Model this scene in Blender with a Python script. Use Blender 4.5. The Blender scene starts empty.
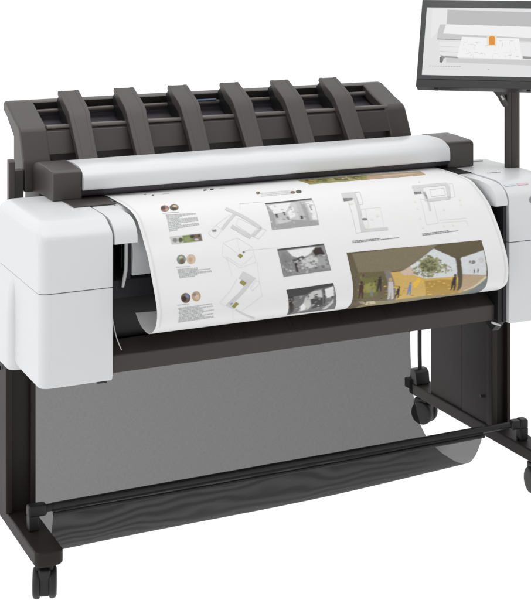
import bpy, bmesh, math, random
from mathutils import Vector, Matrix
random.seed(3)
scene = bpy.context.scene
COL = scene.collection

# printed artwork: sheet coordinates in thousandths (across, along); screen picture in millimetres
PRINTS = [
('border_line', '', [
('faint',1,'9,70 12,70 12,750 9,750'),
]),
('border_line', '', [
('faint',1,'989,70 992,70 992,750 989,750'),
]),
('printed_portrait', '', [
('pink',1,'98.9,228.7 96.3,236 93.1,242.2 89.4,246.7 85.6,249.3 82,249.6 78.9,247.7 76.8,243.7 75.7,237.9 76,230.8 77.7,223.2 80.6,215.9 84.4,209.7 88.6,205.1 92.8,202.6 96.5,202.3 99.3,204.2 100.9,208.3 101.3,214.1 100.6,221.1'),
('dark',2,'90.2,223.1 88.6,227.6 86.7,231.5 84.7,234.5 82.8,236.2 81,236.6 79.7,235.5 78.9,233 78.7,229.5 79.2,225.2 80.3,220.5 82.1,216 84.2,212.2 86.4,209.2 88.5,207.6 90.3,207.2 91.5,208.3 92.1,210.7 92.1,214.2 91.4,218.5'),
('tan',2,'94.6,237.5 93.7,240.3 92.5,242.7 91.3,244.5 90,245.5 88.8,245.7 87.8,245 87.1,243.5 86.9,241.3 87,238.7 87.6,235.8 88.6,232.9 89.8,230.5 91.1,228.6 92.5,227.5 93.7,227.4 94.6,228.1 95.2,229.7 95.4,231.9 95.2,234.6'),
]),
('printed_portrait', '', [
('olive',1,'124.8,227 122.1,234.2 118.7,240.4 114.9,244.9 110.9,247.4 107.1,247.7 103.9,245.8 101.6,241.7 100.5,235.9 100.8,228.8 102.5,221.3 105.5,214 109.4,207.9 113.9,203.4 118.3,201 122.1,200.7 125.1,202.7 126.8,206.7 127.3,212.5 126.6,219.5'),
('dark',2,'116.1,234.7 115,237.5 113.4,239.8 111.5,241.4 109.3,242.3 107.2,242.2 105.3,241.3 103.8,239.6 102.9,237.2 102.7,234.4 103.2,231.5 104.3,228.7 106,226.3 108,224.6 110.2,223.8 112.4,223.8 114.2,224.8 115.6,226.6 116.4,229 116.6,231.8'),
('sand',2,'124.3,216.9 123.2,219.2 121.7,221.1 120,222.5 118.1,223.2 116.3,223.2 114.7,222.4 113.6,220.9 112.9,218.9 112.9,216.5 113.4,214.1 114.5,211.8 116.1,209.9 117.9,208.5 119.8,207.8 121.6,207.9 123.1,208.7 124.2,210.2 124.8,212.1 124.8,214.4'),
]),
('text_block', '', [
('ink',1,'73.8,258.3 76.5,258.3 76,262.1 73.3,262.1'),
('ink',1,'77.1,258.3 79.2,258.3 78.7,262.2 76.6,262.1'),
('ink',1,'79.8,258.3 83.1,258.3 82.6,262.2 79.3,262.2'),
('ink',1,'83.7,258.3 86,258.3 85.6,262.2 83.2,262.2'),
('ink',1,'86.6,258.3 88.6,258.3 88.1,262.3 86.1,262.2'),
('ink',1,'89.2,258.3 92.5,258.3 92.1,262.3 88.7,262.3'),
('ink',1,'93.1,258.3 98.5,258.4 98,262.4 92.6,262.3'),
('ink',1,'99,258.4 103.9,258.4 103.5,262.4 98.6,262.4'),
('ink',1,'104.5,258.4 109.3,258.4 108.8,262.5 104.1,262.4'),
('ink',1,'109.8,258.4 112.5,258.4 112.1,262.5 109.4,262.5'),
('ink',1,'113,258.4 116.9,258.4 116.5,262.5 112.6,262.5'),
('ink',1,'78.9,271.3 84,271.5 83.6,276.1 78.5,276'),
('ink',1,'85,271.6 89.4,271.8 89,276.3 84.6,276.2'),
('ink',1,'90.4,271.8 94.3,272 94,276.5 90.1,276.4'),
('ink',1,'95.3,272.1 100,272.3 99.7,276.7 95,276.6'),
('ink',1,'101,272.3 110.8,272.8 110.4,277.1 100.7,276.8'),
('ink',1,'111.8,272.8 120.8,273.3 120.5,277.5 111.5,277.2'),
('ink',1,'121.8,273.3 130.7,273.7 130.4,277.9 121.5,277.5'),
('ink',1,'131.7,273.8 140.5,274.2 140.3,278.2 131.4,277.9'),
('ink',1,'141.5,274.2 146.1,274.5 145.8,278.4 141.3,278.3'),
('ink',1,'147.1,274.5 152.4,274.8 152.2,278.7 146.8,278.5'),
('ink',1,'153.5,274.8 157.6,275 157.4,278.9 153.2,278.7'),
('ink',1,'78.2,279.1 86.6,279.3 86.2,283.9 77.8,283.7'),
('ink',1,'87.6,279.3 96.9,279.6 96.5,284.1 87.2,283.9'),
('ink',1,'97.9,279.7 107.3,279.9 107,284.3 97.5,284.1'),
('ink',1,'108.3,280 112.1,280.1 111.8,284.4 108,284.3'),
('ink',1,'113.1,280.1 120.6,280.3 120.3,284.6 112.8,284.4'),
('ink',1,'121.6,280.4 129.6,280.6 129.3,284.7 121.3,284.6'),
('ink',1,'130.6,280.6 137.3,280.8 137.1,284.9 130.3,284.8'),
('ink',1,'138.4,280.9 142.8,281 142.5,285 138.1,284.9'),
('ink',1,'143.8,281 150.3,281.2 150.1,285.2 143.6,285'),
('ink',1,'151.4,281.3 155.2,281.4 154.9,285.3 151.1,285.2'),
('ink',1,'77.6,286.8 87.4,286.9 87,291.5 77.2,291.5'),
('ink',1,'88.4,287 97.8,287.1 97.4,291.5 88.1,291.5'),
('ink',1,'98.8,287.1 105.9,287.2 105.6,291.6 98.5,291.5'),
('ink',1,'106.9,287.2 112.2,287.3 111.9,291.6 106.6,291.6'),
('ink',1,'113.3,287.3 117.2,287.4 116.9,291.6 112.9,291.6'),
('ink',1,'76.9,294.6 84.2,294.6 83.8,299.1 76.5,299.2'),
('ink',1,'85.2,294.5 94.7,294.5 94.4,299 84.8,299.1'),
('ink',1,'95.8,294.5 105,294.5 104.7,298.9 95.4,299'),
('ink',1,'106,294.5 110.3,294.5 110,298.8 105.7,298.8'),
('ink',1,'76.2,302.3 82.4,302.2 82,306.8 75.8,307'),
('ink',1,'83.4,302.2 90.9,302 90.6,306.6 83.1,306.8'),
('ink',1,'92,302 98.3,301.9 97.9,306.3 91.6,306.5'),
('ink',1,'99.3,301.9 103.7,301.8 103.3,306.2 99,306.3'),
('ink',1,'104.7,301.8 110.1,301.7 109.8,306 104.4,306.1'),
('ink',1,'111.1,301.6 120.2,301.5 119.9,305.7 110.8,306'),
('ink',1,'121.2,301.5 124.7,301.4 124.4,305.6 120.9,305.7'),
('ink',1,'125.7,301.4 129.3,301.3 129,305.4 125.5,305.5'),
('ink',1,'130.3,301.3 138,301.1 137.7,305.2 130,305.4'),
('ink',1,'139,301.1 144.3,301 144,305 138.8,305.1'),
('ink',1,'145.3,301 152.3,300.8 152.1,304.7 145,305'),
('ink',1,'153.4,300.8 156.1,300.8 155.9,304.6 153.1,304.7'),
('ink',1,'75.6,310.1 81.2,309.9 80.9,314.5 75.2,314.7'),
('ink',1,'82.3,309.8 92.7,309.5 92.3,314 81.9,314.4'),
('ink',1,'93.7,309.4 98.3,309.3 98,313.7 93.4,313.9'),
('ink',1,'99.4,309.2 105.6,309 105.2,313.4 99,313.7'),
('ink',1,'106.6,309 111.3,308.8 111,313.1 106.3,313.3'),
('ink',1,'112.3,308.8 120.1,308.5 119.8,312.7 112,313.1'),
('ink',1,'121.1,308.5 126.3,308.3 126.1,312.4 120.8,312.7'),
('ink',1,'127.4,308.2 133.2,308 132.9,312.1 127.1,312.4'),
('ink',1,'134.2,308 142.8,307.7 142.5,311.7 133.9,312.1'),
('ink',1,'143.8,307.6 149.4,307.4 149.1,311.4 143.6,311.6'),
('ink',1,'150.4,307.4 155.7,307.2 155.5,311.1 150.2,311.3'),
('ink',1,'74.9,317.9 84.7,317.3 84.3,321.9 74.5,322.5'),
('ink',1,'85.7,317.3 89.7,317.1 89.3,321.6 85.3,321.8'),
('ink',1,'90.7,317 94.4,316.8 94,321.3 90.3,321.5'),
('ink',1,'95.4,316.8 100.3,316.5 99.9,320.9 95.1,321.2'),
('ink',1,'101.3,316.5 110.1,316 109.8,320.3 101,320.9'),
('ink',1,'111.1,316 118.8,315.6 118.5,319.8 110.8,320.3'),
('ink',1,'119.9,315.5 124.8,315.2 124.5,319.4 119.6,319.7'),
('ink',1,'125.8,315.2 131.5,314.9 131.2,319 125.6,319.3'),
('ink',1,'132.5,314.8 137,314.6 136.7,318.7 132.2,318.9'),
('ink',1,'138.1,314.6 144.6,314.2 144.3,318.2 137.8,318.6'),
('ink',1,'145.6,314.2 149.2,314 148.9,317.9 145.4,318.1'),
('ink',1,'150.2,313.9 155.3,313.6 155.1,317.5 150,317.8'),
('ink',1,'74.2,325.6 84,324.9 83.6,329.5 73.8,330.3'),
('ink',1,'85,324.9 95.2,324.2 94.8,328.6 84.6,329.4'),
('ink',1,'96.2,324.1 104.8,323.5 104.5,327.9 95.9,328.5'),
('ink',1,'105.9,323.4 116.1,322.8 115.8,327 105.5,327.8'),
('ink',1,'117.1,322.7 120.5,322.4 120.2,326.7 116.8,326.9'),
('ink',1,'121.5,322.4 126.9,322 126.6,326.2 121.2,326.6'),
('ink',1,'127.9,321.9 138.2,321.2 137.9,325.3 127.6,326.1'),
('ink',1,'139.2,321.2 148.1,320.6 147.8,324.5 138.9,325.2'),
('ink',1,'149.1,320.5 155,320.1 154.8,324 148.9,324.4'),
('ink',1,'73.6,333.4 83.7,332.5 83.3,337.1 73.2,338'),
('ink',1,'84.7,332.4 92.5,331.8 92.1,336.2 84.4,337'),
('ink',1,'93.6,331.7 102.8,330.9 102.4,335.3 93.2,336.1'),
('ink',1,'103.8,330.8 107.6,330.5 107.3,334.8 103.5,335.2'),
('ink',1,'72.9,341.1 77.6,340.7 77.2,345.3 72.5,345.8'),
('ink',1,'78.6,340.6 85.1,339.9 84.7,344.4 78.2,345.2'),
('ink',1,'86.2,339.8 90.4,339.4 90.1,343.9 85.8,344.3'),
('ink',1,'91.5,339.3 97.5,338.7 97.2,343.1 91.1,343.7'),
('ink',1,'98.6,338.6 108.9,337.5 108.6,341.8 98.2,343'),
('ink',1,'109.9,337.4 115.6,336.8 115.3,341.1 109.6,341.7'),
('ink',1,'116.7,336.7 120,336.4 119.7,340.6 116.4,341'),
('ink',1,'121,336.3 124.6,335.9 124.3,340.1 120.8,340.5'),
('ink',1,'125.7,335.8 130.2,335.4 129.9,339.5 125.4,340'),
('ink',1,'131.2,335.3 140.2,334.4 140,338.4 131,339.4'),
('ink',1,'141.3,334.3 147.2,333.7 147,337.6 141,338.3'),
('ink',1,'148.2,333.6 153.6,333 153.4,336.9 148,337.5'),
('ink',1,'72.2,348.9 76.2,348.4 75.8,353 71.8,353.5'),
('ink',1,'77.3,348.3 87.7,347.1 87.4,351.6 76.9,352.9'),
('ink',1,'88.8,347 95.2,346.2 94.8,350.7 88.4,351.5'),
('ink',1,'96.2,346.1 101,345.5 100.7,349.9 95.9,350.5'),
('ink',1,'102.1,345.4 105.8,345 105.5,349.3 101.8,349.8'),
('ink',1,'106.9,344.9 110.5,344.4 110.2,348.7 106.5,349.2'),
('ink',1,'111.6,344.3 116.1,343.8 115.8,348 111.3,348.6'),
('ink',1,'117.2,343.7 125.4,342.7 125.1,346.9 116.9,347.9'),
('ink',1,'126.5,342.6 130.8,342.1 130.5,346.2 126.2,346.7'),
('ink',1,'131.9,342 135.4,341.6 135.2,345.6 131.6,346'),
('ink',1,'136.5,341.4 143.4,340.6 143.1,344.6 136.2,345.5'),
('ink',1,'144.4,340.5 149.5,339.9 149.3,343.8 144.2,344.5'),
('ink',1,'150.6,339.8 153.8,339.4 153.6,343.3 150.4,343.7'),
('ink',1,'71.6,356.6 75.7,356.1 75.4,360.7 71.2,361.3'),
('ink',1,'76.8,356 84,355 83.6,359.5 76.4,360.6'),
('ink',1,'85.1,354.9 94,353.7 93.7,358.1 84.7,359.4'),
]),
('printed_photo', '', [
('lightgrey',1,'69.1,381.6 151.7,380.6 150.1,412.1 68.9,412.8'),
('green',2,'100.9,382.4 130.1,381.5 127.1,412.2 99.5,412.3'),
('brown',2,'130.1,381.5 151.1,381.4 149.2,411.5 127.1,412.2'),
('dark',3,'131.6,390.5 130.9,392.9 129.6,395.1 128.1,396.7 126.3,397.6 124.5,397.7 122.8,397 121.4,395.6 120.5,393.6 120.1,391.2 120.3,388.7 121,386.2 122.2,384.1 123.8,382.5 125.6,381.6 127.4,381.5 129.1,382.2 130.5,383.5 131.4,385.5 131.8,387.9'),
('darkgreen',3,'100,400.5 99.2,403.5 97.8,406.1 96.1,408.1 94.1,409.2 92.1,409.4 90.3,408.6 88.9,406.9 87.9,404.5 87.6,401.6 87.8,398.5 88.6,395.5 90,392.9 91.7,391 93.7,389.9 95.6,389.8 97.5,390.5 98.9,392.2 99.9,394.5 100.3,397.4'),
('leaf',3,'121,400.9 119.9,404.2 118.2,407 115.8,409 113.1,410.2 110.3,410.3 107.7,409.3 105.6,407.4 104.1,404.7 103.4,401.5 103.6,398.1 104.6,394.9 106.4,392.2 108.7,390.1 111.4,389 114.2,389 116.8,389.9 118.9,391.8 120.4,394.4 121.1,397.6'),
('lightgrey',3,'140.7,405.4 140.3,406.6 139.3,407.5 137.9,408.1 136.2,408.3 134.4,408.2 132.7,407.8 131.2,407 130.1,406 129.5,404.8 129.5,403.6 129.9,402.5 130.9,401.6 132.3,401 134,400.7 135.8,400.8 137.5,401.3 139,402.1 140.1,403.1 140.7,404.3'),
('dark',3,'147.6,390.1 147.1,391.7 146.4,393.1 145.5,394.1 144.5,394.8 143.5,394.9 142.6,394.5 141.9,393.6 141.4,392.3 141.2,390.7 141.4,389.1 141.8,387.5 142.6,386.1 143.5,385 144.5,384.4 145.5,384.3 146.4,384.7 147.1,385.6 147.6,386.8 147.7,388.4'),
('grey',2,'86.1,399 85.3,401.8 84,404.1 82.2,405.9 80.2,406.9 78.2,407.1 76.3,406.3 74.8,404.7 73.7,402.5 73.3,399.8 73.5,397 74.2,394.3 75.6,392 77.3,390.2 79.3,389.3 81.4,389.2 83.2,389.9 84.8,391.4 85.9,393.6 86.3,396.2'),
]),
('printed_portrait', '', [
('teal',1,'94,478.1 92.7,483.1 90.4,487.3 87.3,490.5 83.8,492.4 80.1,492.7 76.7,491.5 73.9,488.8 71.9,485 71,480.3 71.2,475.2 72.6,470 74.9,465.5 78.1,461.9 81.7,459.8 85.3,459.4 88.7,460.8 91.5,463.7 93.4,467.9 94.3,472.9'),
('brown',2,'90.2,484.3 89.5,486.8 88.2,489 86.5,490.6 84.5,491.5 82.4,491.6 80.4,491 78.7,489.6 77.5,487.6 76.9,485.2 77,482.6 77.7,480.1 79,477.9 80.8,476.2 82.8,475.3 84.9,475.1 86.9,475.8 88.5,477.2 89.7,479.3 90.3,481.7'),
('sand',2,'86.1,469.1 85.7,470.4 84.9,471.5 83.9,472.3 82.7,472.8 81.4,472.9 80.1,472.5 79.1,471.7 78.4,470.6 78,469.4 78,468 78.4,466.6 79.2,465.5 80.2,464.6 81.5,464.1 82.8,464.1 84,464.5 85,465.3 85.8,466.4 86.1,467.7'),
]),
('printed_portrait', '', [
('sand',1,'119.2,479.9 117.9,484.9 115.5,489.2 112.5,492.4 108.9,494.2 105.2,494.5 101.8,493.3 99,490.6 97,486.8 96,482.1 96.3,477 97.7,471.9 100,467.3 103.2,463.8 106.8,461.7 110.5,461.4 113.9,462.7 116.7,465.6 118.6,469.8 119.5,474.7'),
('tan',2,'110.9,481.7 110.2,484.4 109.1,486.8 107.6,488.7 106,489.7 104.4,490 102.9,489.3 101.6,487.9 100.8,485.8 100.5,483.2 100.7,480.4 101.4,477.6 102.5,475.1 103.9,473.2 105.6,472.1 107.2,471.9 108.7,472.5 109.9,474 110.7,476.2 111.1,478.9'),
]),
('text_block', '', [
('ink',1,'64.9,499.9 67.7,500.1 67.8,502.2 65,502'),
('ink',1,'68.2,500.1 72.9,500.4 72.9,502.5 68.2,502.2'),
('ink',1,'73.4,500.4 76.4,500.6 76.4,502.7 73.4,502.5'),
('ink',1,'76.9,500.7 79.2,500.8 79.2,502.9 76.9,502.8'),
('ink',1,'79.6,500.8 82.4,501 82.4,503.1 79.6,502.9'),
('ink',1,'82.9,501 84.5,501.1 84.5,503.2 82.9,503.1'),
('ink',1,'85,501.2 87.8,501.3 87.8,503.4 85,503.2'),
('ink',1,'88.3,501.4 90.6,501.5 90.6,503.6 88.3,503.4'),
('ink',1,'91.1,501.5 95.5,501.8 95.4,503.8 91,503.6'),
('ink',1,'95.9,501.9 100.1,502.1 100.1,504.1 95.9,503.9'),
('ink',1,'100.6,502.1 101.5,502.2 101.5,504.2 100.6,504.1'),
('ink',1,'67.6,507.5 71.3,507.6 71.4,510 67.7,509.9'),
('ink',1,'72.5,507.6 77.9,507.7 78,510.1 72.6,510'),
('ink',1,'79.1,507.8 84.5,507.9 84.5,510.2 79.2,510.1'),
('ink',1,'85.6,507.9 90.7,508 90.8,510.4 85.7,510.3'),
('ink',1,'91.8,508.1 97.1,508.2 97.2,510.5 91.9,510.4'),
('ink',1,'98.3,508.2 108.6,508.4 108.6,510.7 98.3,510.5'),
('ink',1,'109.7,508.5 114.3,508.6 114.3,510.8 109.7,510.7'),
('ink',1,'115.4,508.6 119.3,508.7 119.3,510.9 115.4,510.8'),
('ink',1,'67.8,511.6 78.5,511.7 78.6,514.1 67.9,514'),
('ink',1,'79.6,511.7 87.5,511.9 87.6,514.2 79.7,514.1'),
('ink',1,'88.7,511.9 99.9,512.1 99.9,514.4 88.7,514.2'),
('ink',1,'101,512.1 107.6,512.2 107.6,514.4 101,514.4'),
('ink',1,'108.7,512.2 119.2,512.4 119.3,514.6 108.8,514.5'),
('ink',1,'68,515.6 76.5,515.7 76.6,518.1 68.1,518'),
('ink',1,'77.7,515.7 87.3,515.8 87.4,518.1 77.8,518.1'),
('ink',1,'88.4,515.8 97.7,515.9 97.7,518.2 88.5,518.1'),
('ink',1,'98.8,515.9 106.1,515.9 106.1,518.2 98.8,518.2'),
('ink',1,'107.2,516 111.4,516 111.4,518.2 107.2,518.2'),
('ink',1,'112.5,516 117.6,516 117.6,518.3 112.5,518.2'),
('ink',1,'118.7,516.1 129,516.1 129,518.3 118.7,518.3'),
('ink',1,'130.1,516.2 140.6,516.3 140.5,518.4 130.1,518.3'),
('ink',1,'141.7,516.3 152.4,516.4 152.3,518.4 141.7,518.4'),
('ink',1,'68.2,519.6 74.3,519.7 74.4,522.1 68.3,522.1'),
('ink',1,'75.4,519.7 83.9,519.7 84,522 75.5,522.1'),
('ink',1,'85,519.7 94.7,519.7 94.7,522 85.1,522'),
('ink',1,'95.8,519.7 104.2,519.7 104.3,522 95.8,522'),
('ink',1,'105.3,519.7 115.1,519.7 115.1,522 105.4,522'),
('ink',1,'116.2,519.7 119.9,519.7 119.9,522 116.2,522'),
('ink',1,'68.4,523.7 76.9,523.7 77,526 68.5,526.1'),
('ink',1,'78,523.6 86.7,523.6 86.8,526 78.1,526'),
('ink',1,'87.8,523.6 93.4,523.6 93.4,525.9 87.9,525.9'),
('ink',1,'94.5,523.6 105,523.5 105.1,525.8 94.5,525.9'),
('ink',1,'106.1,523.5 117,523.4 117,525.7 106.2,525.8'),
('ink',1,'118.1,523.4 122.1,523.4 122.1,525.6 118.1,525.7'),
('ink',1,'123.2,523.4 134.1,523.4 134.1,525.5 123.2,525.6'),
('ink',1,'135.2,523.3 146.1,523.3 146,525.4 135.2,525.5'),
('ink',1,'147.2,523.3 154.2,523.2 154.1,525.3 147.2,525.4'),
('ink',1,'68.6,527.8 72.4,527.7 72.5,530.1 68.7,530.2'),
('ink',1,'73.5,527.7 83.8,527.6 83.9,529.9 73.6,530.1'),
('ink',1,'84.9,527.5 89.3,527.5 89.4,529.8 85,529.9'),
('ink',1,'90.4,527.5 101.3,527.3 101.3,529.6 90.5,529.8'),
('ink',1,'102.4,527.3 111,527.2 111,529.5 102.5,529.6'),
('ink',1,'112.1,527.2 116,527.2 116,529.4 112.1,529.5'),
('ink',1,'117.1,527.1 121.8,527.1 121.8,529.3 117.1,529.4'),
('ink',1,'122.9,527.1 131.2,527 131.2,529.1 122.9,529.3'),
('ink',1,'132.3,527 140.1,526.9 140.1,529 132.3,529.1'),
('ink',1,'141.2,526.8 150.4,526.7 150.3,528.8 141.2,529'),
('ink',1,'151.5,526.7 154.1,526.7 154,528.8 151.4,528.8'),
('ink',1,'68.8,531.8 73.9,531.7 74,534.1 68.9,534.2'),
('ink',1,'75,531.7 78.4,531.6 78.5,534 75.1,534.1'),
('ink',1,'79.5,531.6 90,531.4 90.1,533.7 79.6,534'),
('ink',1,'91.1,531.4 94.6,531.3 94.7,533.6 91.2,533.7'),
('ink',1,'95.7,531.3 105.8,531.1 105.9,533.3 95.8,533.6'),
('ink',1,'107,531 111.2,531 111.3,533.2 107,533.3'),
('ink',1,'112.4,530.9 115.6,530.9 115.6,533.1 112.4,533.2'),
('ink',1,'69,535.9 78.4,535.6 78.5,538 69.1,538.3'),
('ink',1,'79.5,535.6 89.6,535.3 89.6,537.6 79.6,538'),
('ink',1,'90.7,535.3 98.3,535.1 98.3,537.4 90.7,537.6'),
('ink',1,'99.4,535 109.5,534.8 109.5,537 99.4,537.3'),
]),
('printed_portrait', '', [
('brown',1,'87.8,610.6 86.6,617.3 84.4,623.3 81.3,628 77.7,630.6 73.8,630.9 70.2,628.8 67.1,624.5 64.8,618.8 63.6,612.2 63.6,605.6 64.8,599.6 67.1,594.7 70.2,591.2 73.8,589.2 77.7,589 81.3,590.5 84.4,593.6 86.6,598.3 87.8,604.1'),
('blue',2,'85.6,600.8 85.2,603 84.3,604.9 83,606.4 81.5,607.1 79.9,607.2 78.4,606.5 77.1,605.2 76.1,603.3 75.6,601.1 75.6,598.9 76,596.8 76.9,595 78.2,593.7 79.7,593 81.3,593 82.9,593.6 84.2,594.8 85.1,596.5 85.6,598.6'),
('dark',2,'77.1,612.8 76.5,616.4 75.4,619.5 73.9,621.9 72.1,623.3 70.3,623.5 68.5,622.5 67.1,620.4 66,617.4 65.5,613.9 65.5,610.3 66.1,606.9 67.2,604.1 68.7,602 70.5,600.8 72.3,600.7 74,601.5 75.5,603.3 76.6,606 77.1,609.2'),
]),
('printed_portrait', '', [
('tan',1,'114.3,608.7 113.2,615.3 111,621.3 108.1,625.9 104.6,628.6 101,628.9 97.6,626.9 94.6,622.7 92.5,617 91.5,610.6 91.5,604 92.7,598.1 94.9,593.2 97.8,589.6 101.3,587.7 104.9,587.4 108.4,588.9 111.3,591.9 113.3,596.5 114.4,602.2'),
('sand',2,'110,613.6 109.4,617.2 108.4,620.4 107,622.9 105.4,624.3 103.7,624.6 102.1,623.5 100.7,621.4 99.8,618.4 99.3,614.9 99.3,611.3 99.9,607.8 101,604.9 102.4,602.8 104,601.6 105.7,601.4 107.3,602.2 108.7,604 109.6,606.7 110.1,610'),
('grey',2,'103.6,599.4 103.2,601.5 102.4,603.5 101.2,604.9 99.9,605.7 98.6,605.8 97.3,605.2 96.2,603.9 95.4,602.1 95,600 95,597.7 95.4,595.6 96.2,593.9 97.4,592.6 98.7,591.8 100,591.7 101.3,592.3 102.4,593.4 103.2,595.1 103.6,597.1'),
]),
('text_block', '', [
('ink',1,'51.5,636.1 53.3,636.1 53.3,639.3 51.5,639.2'),
('ink',1,'53.7,636.1 56.8,636.2 56.8,639.3 53.7,639.3'),
('ink',1,'57.2,636.2 59.3,636.2 59.3,639.4 57.2,639.3'),
('ink',1,'59.7,636.2 63.4,636.3 63.4,639.4 59.7,639.4'),
('ink',1,'63.8,636.3 67.2,636.4 67.2,639.5 63.8,639.5'),
('ink',1,'67.6,636.4 70.1,636.4 70.1,639.6 67.6,639.5'),
('ink',1,'70.5,636.4 73.2,636.5 73.2,639.6 70.5,639.6'),
('ink',1,'73.6,636.5 74.9,636.5 74.8,639.6 73.6,639.6'),
('ink',1,'75.3,636.5 76.6,636.5 76.6,639.7 75.2,639.6'),
('ink',1,'77,636.5 79.9,636.6 79.8,639.7 77,639.7'),
('ink',1,'80.3,636.6 82.2,636.6 82.2,639.8 80.2,639.7'),
('ink',1,'54,653.7 64.6,653.3 64.7,657.3 54.1,657.7'),
('ink',1,'65.7,653.3 74.2,653 74.3,656.9 65.8,657.2'),
('ink',1,'75.4,652.9 80.1,652.7 80.2,656.7 75.5,656.8'),
('ink',1,'81.3,652.7 87.8,652.5 87.9,656.4 81.4,656.6'),
('ink',1,'89,652.4 98.7,652.1 98.9,656 89.1,656.3'),
('ink',1,'99.9,652 107.7,651.7 107.8,655.6 100,655.9'),
('ink',1,'108.9,651.7 112.6,651.5 112.7,655.4 109,655.6'),
('ink',1,'113.7,651.5 124.1,651.1 124.2,655 113.8,655.4'),
('ink',1,'125.2,651.1 135.5,650.7 135.6,654.6 125.4,655'),
('ink',1,'136.7,650.7 140.9,650.5 141.1,654.4 136.8,654.5'),
('ink',1,'54.2,660.3 62.1,660 62.3,663.9 54.3,664.2'),
('ink',1,'63.3,659.9 70,659.7 70.1,663.6 63.4,663.9'),
('ink',1,'71.2,659.6 81.1,659.3 81.2,663.2 71.3,663.6'),
('ink',1,'82.3,659.2 88.4,659 88.5,662.9 82.4,663.1'),
('ink',1,'89.5,658.9 95,658.7 95.1,662.6 89.7,662.9'),
('ink',1,'96.2,658.7 103.7,658.4 103.8,662.3 96.3,662.6'),
('ink',1,'104.9,658.4 108,658.2 108.2,662.1 105,662.3'),
('ink',1,'54.3,666.9 58.7,666.7 58.8,670.7 54.4,670.8'),
('ink',1,'59.9,666.7 64.4,666.5 64.5,670.4 60,670.6'),
('ink',1,'65.6,666.4 74.2,666.1 74.3,670 65.7,670.4'),
('ink',1,'75.3,666 86.1,665.6 86.2,669.5 75.4,670'),
('ink',1,'87.3,665.6 95,665.3 95.1,669.2 87.4,669.5'),
('ink',1,'96.2,665.2 103.3,664.9 103.4,668.9 96.3,669.1'),
('ink',1,'104.4,664.9 115,664.5 115.1,668.4 104.5,668.8'),
('ink',1,'116.1,664.4 126,664 126.1,667.9 116.2,668.3'),
('ink',1,'127.2,664 131.3,663.8 131.4,667.7 127.3,667.9'),
('ink',1,'132.5,663.8 143.2,663.4 143.3,667.2 132.6,667.7'),
('ink',1,'54.5,673.5 59.7,673.3 59.8,677.2 54.6,677.4'),
('ink',1,'60.8,673.2 66.9,673 67,676.9 61,677.2'),
('ink',1,'68.1,672.9 78.4,672.5 78.5,676.4 68.2,676.9'),
('ink',1,'79.6,672.4 86.6,672.2 86.7,676.1 79.7,676.4'),
('ink',1,'87.8,672.1 97.8,671.7 97.9,675.6 87.9,676'),
('ink',1,'99,671.6 103.9,671.4 104.1,675.4 99.1,675.6'),
('ink',1,'105.1,671.4 115.8,671 115.9,674.9 105.2,675.3'),
('ink',1,'54.7,680.1 59.7,679.9 59.8,683.8 54.8,684'),
('ink',1,'60.9,679.8 65.7,679.6 65.8,683.5 61,683.8'),
('ink',1,'66.8,679.5 74.4,679.2 74.5,683.2 66.9,683.5'),
('ink',1,'75.6,679.2 82,678.9 82.1,682.8 75.7,683.1'),
('ink',1,'83.1,678.9 91.1,678.5 91.2,682.4 83.2,682.8'),
('ink',1,'92.3,678.5 103.2,678 103.3,681.9 92.4,682.4'),
('ink',1,'104.4,677.9 113.7,677.6 113.8,681.5 104.5,681.9'),
('ink',1,'114.9,677.5 117.6,677.4 117.8,681.3 115,681.4'),
('ink',1,'54.8,686.7 61,686.4 61.1,690.3 54.9,690.6'),
('ink',1,'62.1,686.3 70.1,686 70.3,689.9 62.2,690.3'),
('ink',1,'71.3,685.9 78.9,685.6 79,689.5 71.4,689.9'),
('ink',1,'80,685.5 89.4,685.1 89.5,689.1 80.1,689.5'),
('ink',1,'90.6,685.1 98.1,684.8 98.2,688.7 90.7,689'),
('ink',1,'99.3,684.7 103.5,684.5 103.6,688.4 99.4,688.6'),
('ink',1,'104.7,684.5 110.3,684.2 110.4,688.1 104.8,688.4'),
('ink',1,'111.4,684.2 121.9,683.7 122,687.6 111.6,688.1'),
('ink',1,'123.1,683.7 129.6,683.4 129.7,687.3 123.2,687.5'),
('ink',1,'130.7,683.3 140.6,682.9 140.7,686.8 130.9,687.2'),
('ink',1,'141.7,682.8 144.9,682.7 145,686.6 141.9,686.7'),
('ink',1,'55,693.2 63.7,692.9 63.8,696.8 55.1,697.2'),
('ink',1,'64.9,692.8 73.9,692.4 74.1,696.3 65,696.7'),
('ink',1,'75.1,692.3 83.7,691.9 83.8,695.9 75.2,696.3'),
('ink',1,'84.8,691.9 91,691.6 91.1,695.5 85,695.8'),
('ink',1,'92.2,691.6 103.2,691.1 103.3,695 92.3,695.5'),
('ink',1,'104.3,691 111.7,690.7 111.8,694.6 104.5,694.9'),
('ink',1,'112.9,690.6 118.1,690.4 118.2,694.3 113,694.5'),
('ink',1,'55.2,699.8 61.3,699.6 61.4,703.5 55.3,703.8'),
('ink',1,'62.4,699.5 73.1,699 73.2,702.9 62.5,703.4'),
('ink',1,'74.2,698.9 84.2,698.5 84.3,702.4 74.4,702.9'),
('ink',1,'85.4,698.4 94,698 94.1,701.9 85.5,702.3'),
('ink',1,'95.2,698 102.4,697.6 102.5,701.5 95.3,701.9'),
('ink',1,'103.5,697.6 108.3,697.3 108.4,701.3 103.6,701.5'),
('ink',1,'109.4,697.3 113.8,697.1 113.9,701 109.6,701.2'),
('ink',1,'55.3,706.4 61.9,706.1 62,710.1 55.4,710.4'),
('ink',1,'63.1,706.1 72,705.6 72.2,709.6 63.2,710'),
('ink',1,'73.2,705.6 77.9,705.3 78,709.3 73.3,709.5'),
('ink',1,'79.1,705.3 83.4,705.1 83.5,709 79.2,709.2'),
('ink',1,'84.5,705 89.3,704.8 89.4,708.7 84.6,708.9'),
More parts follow.
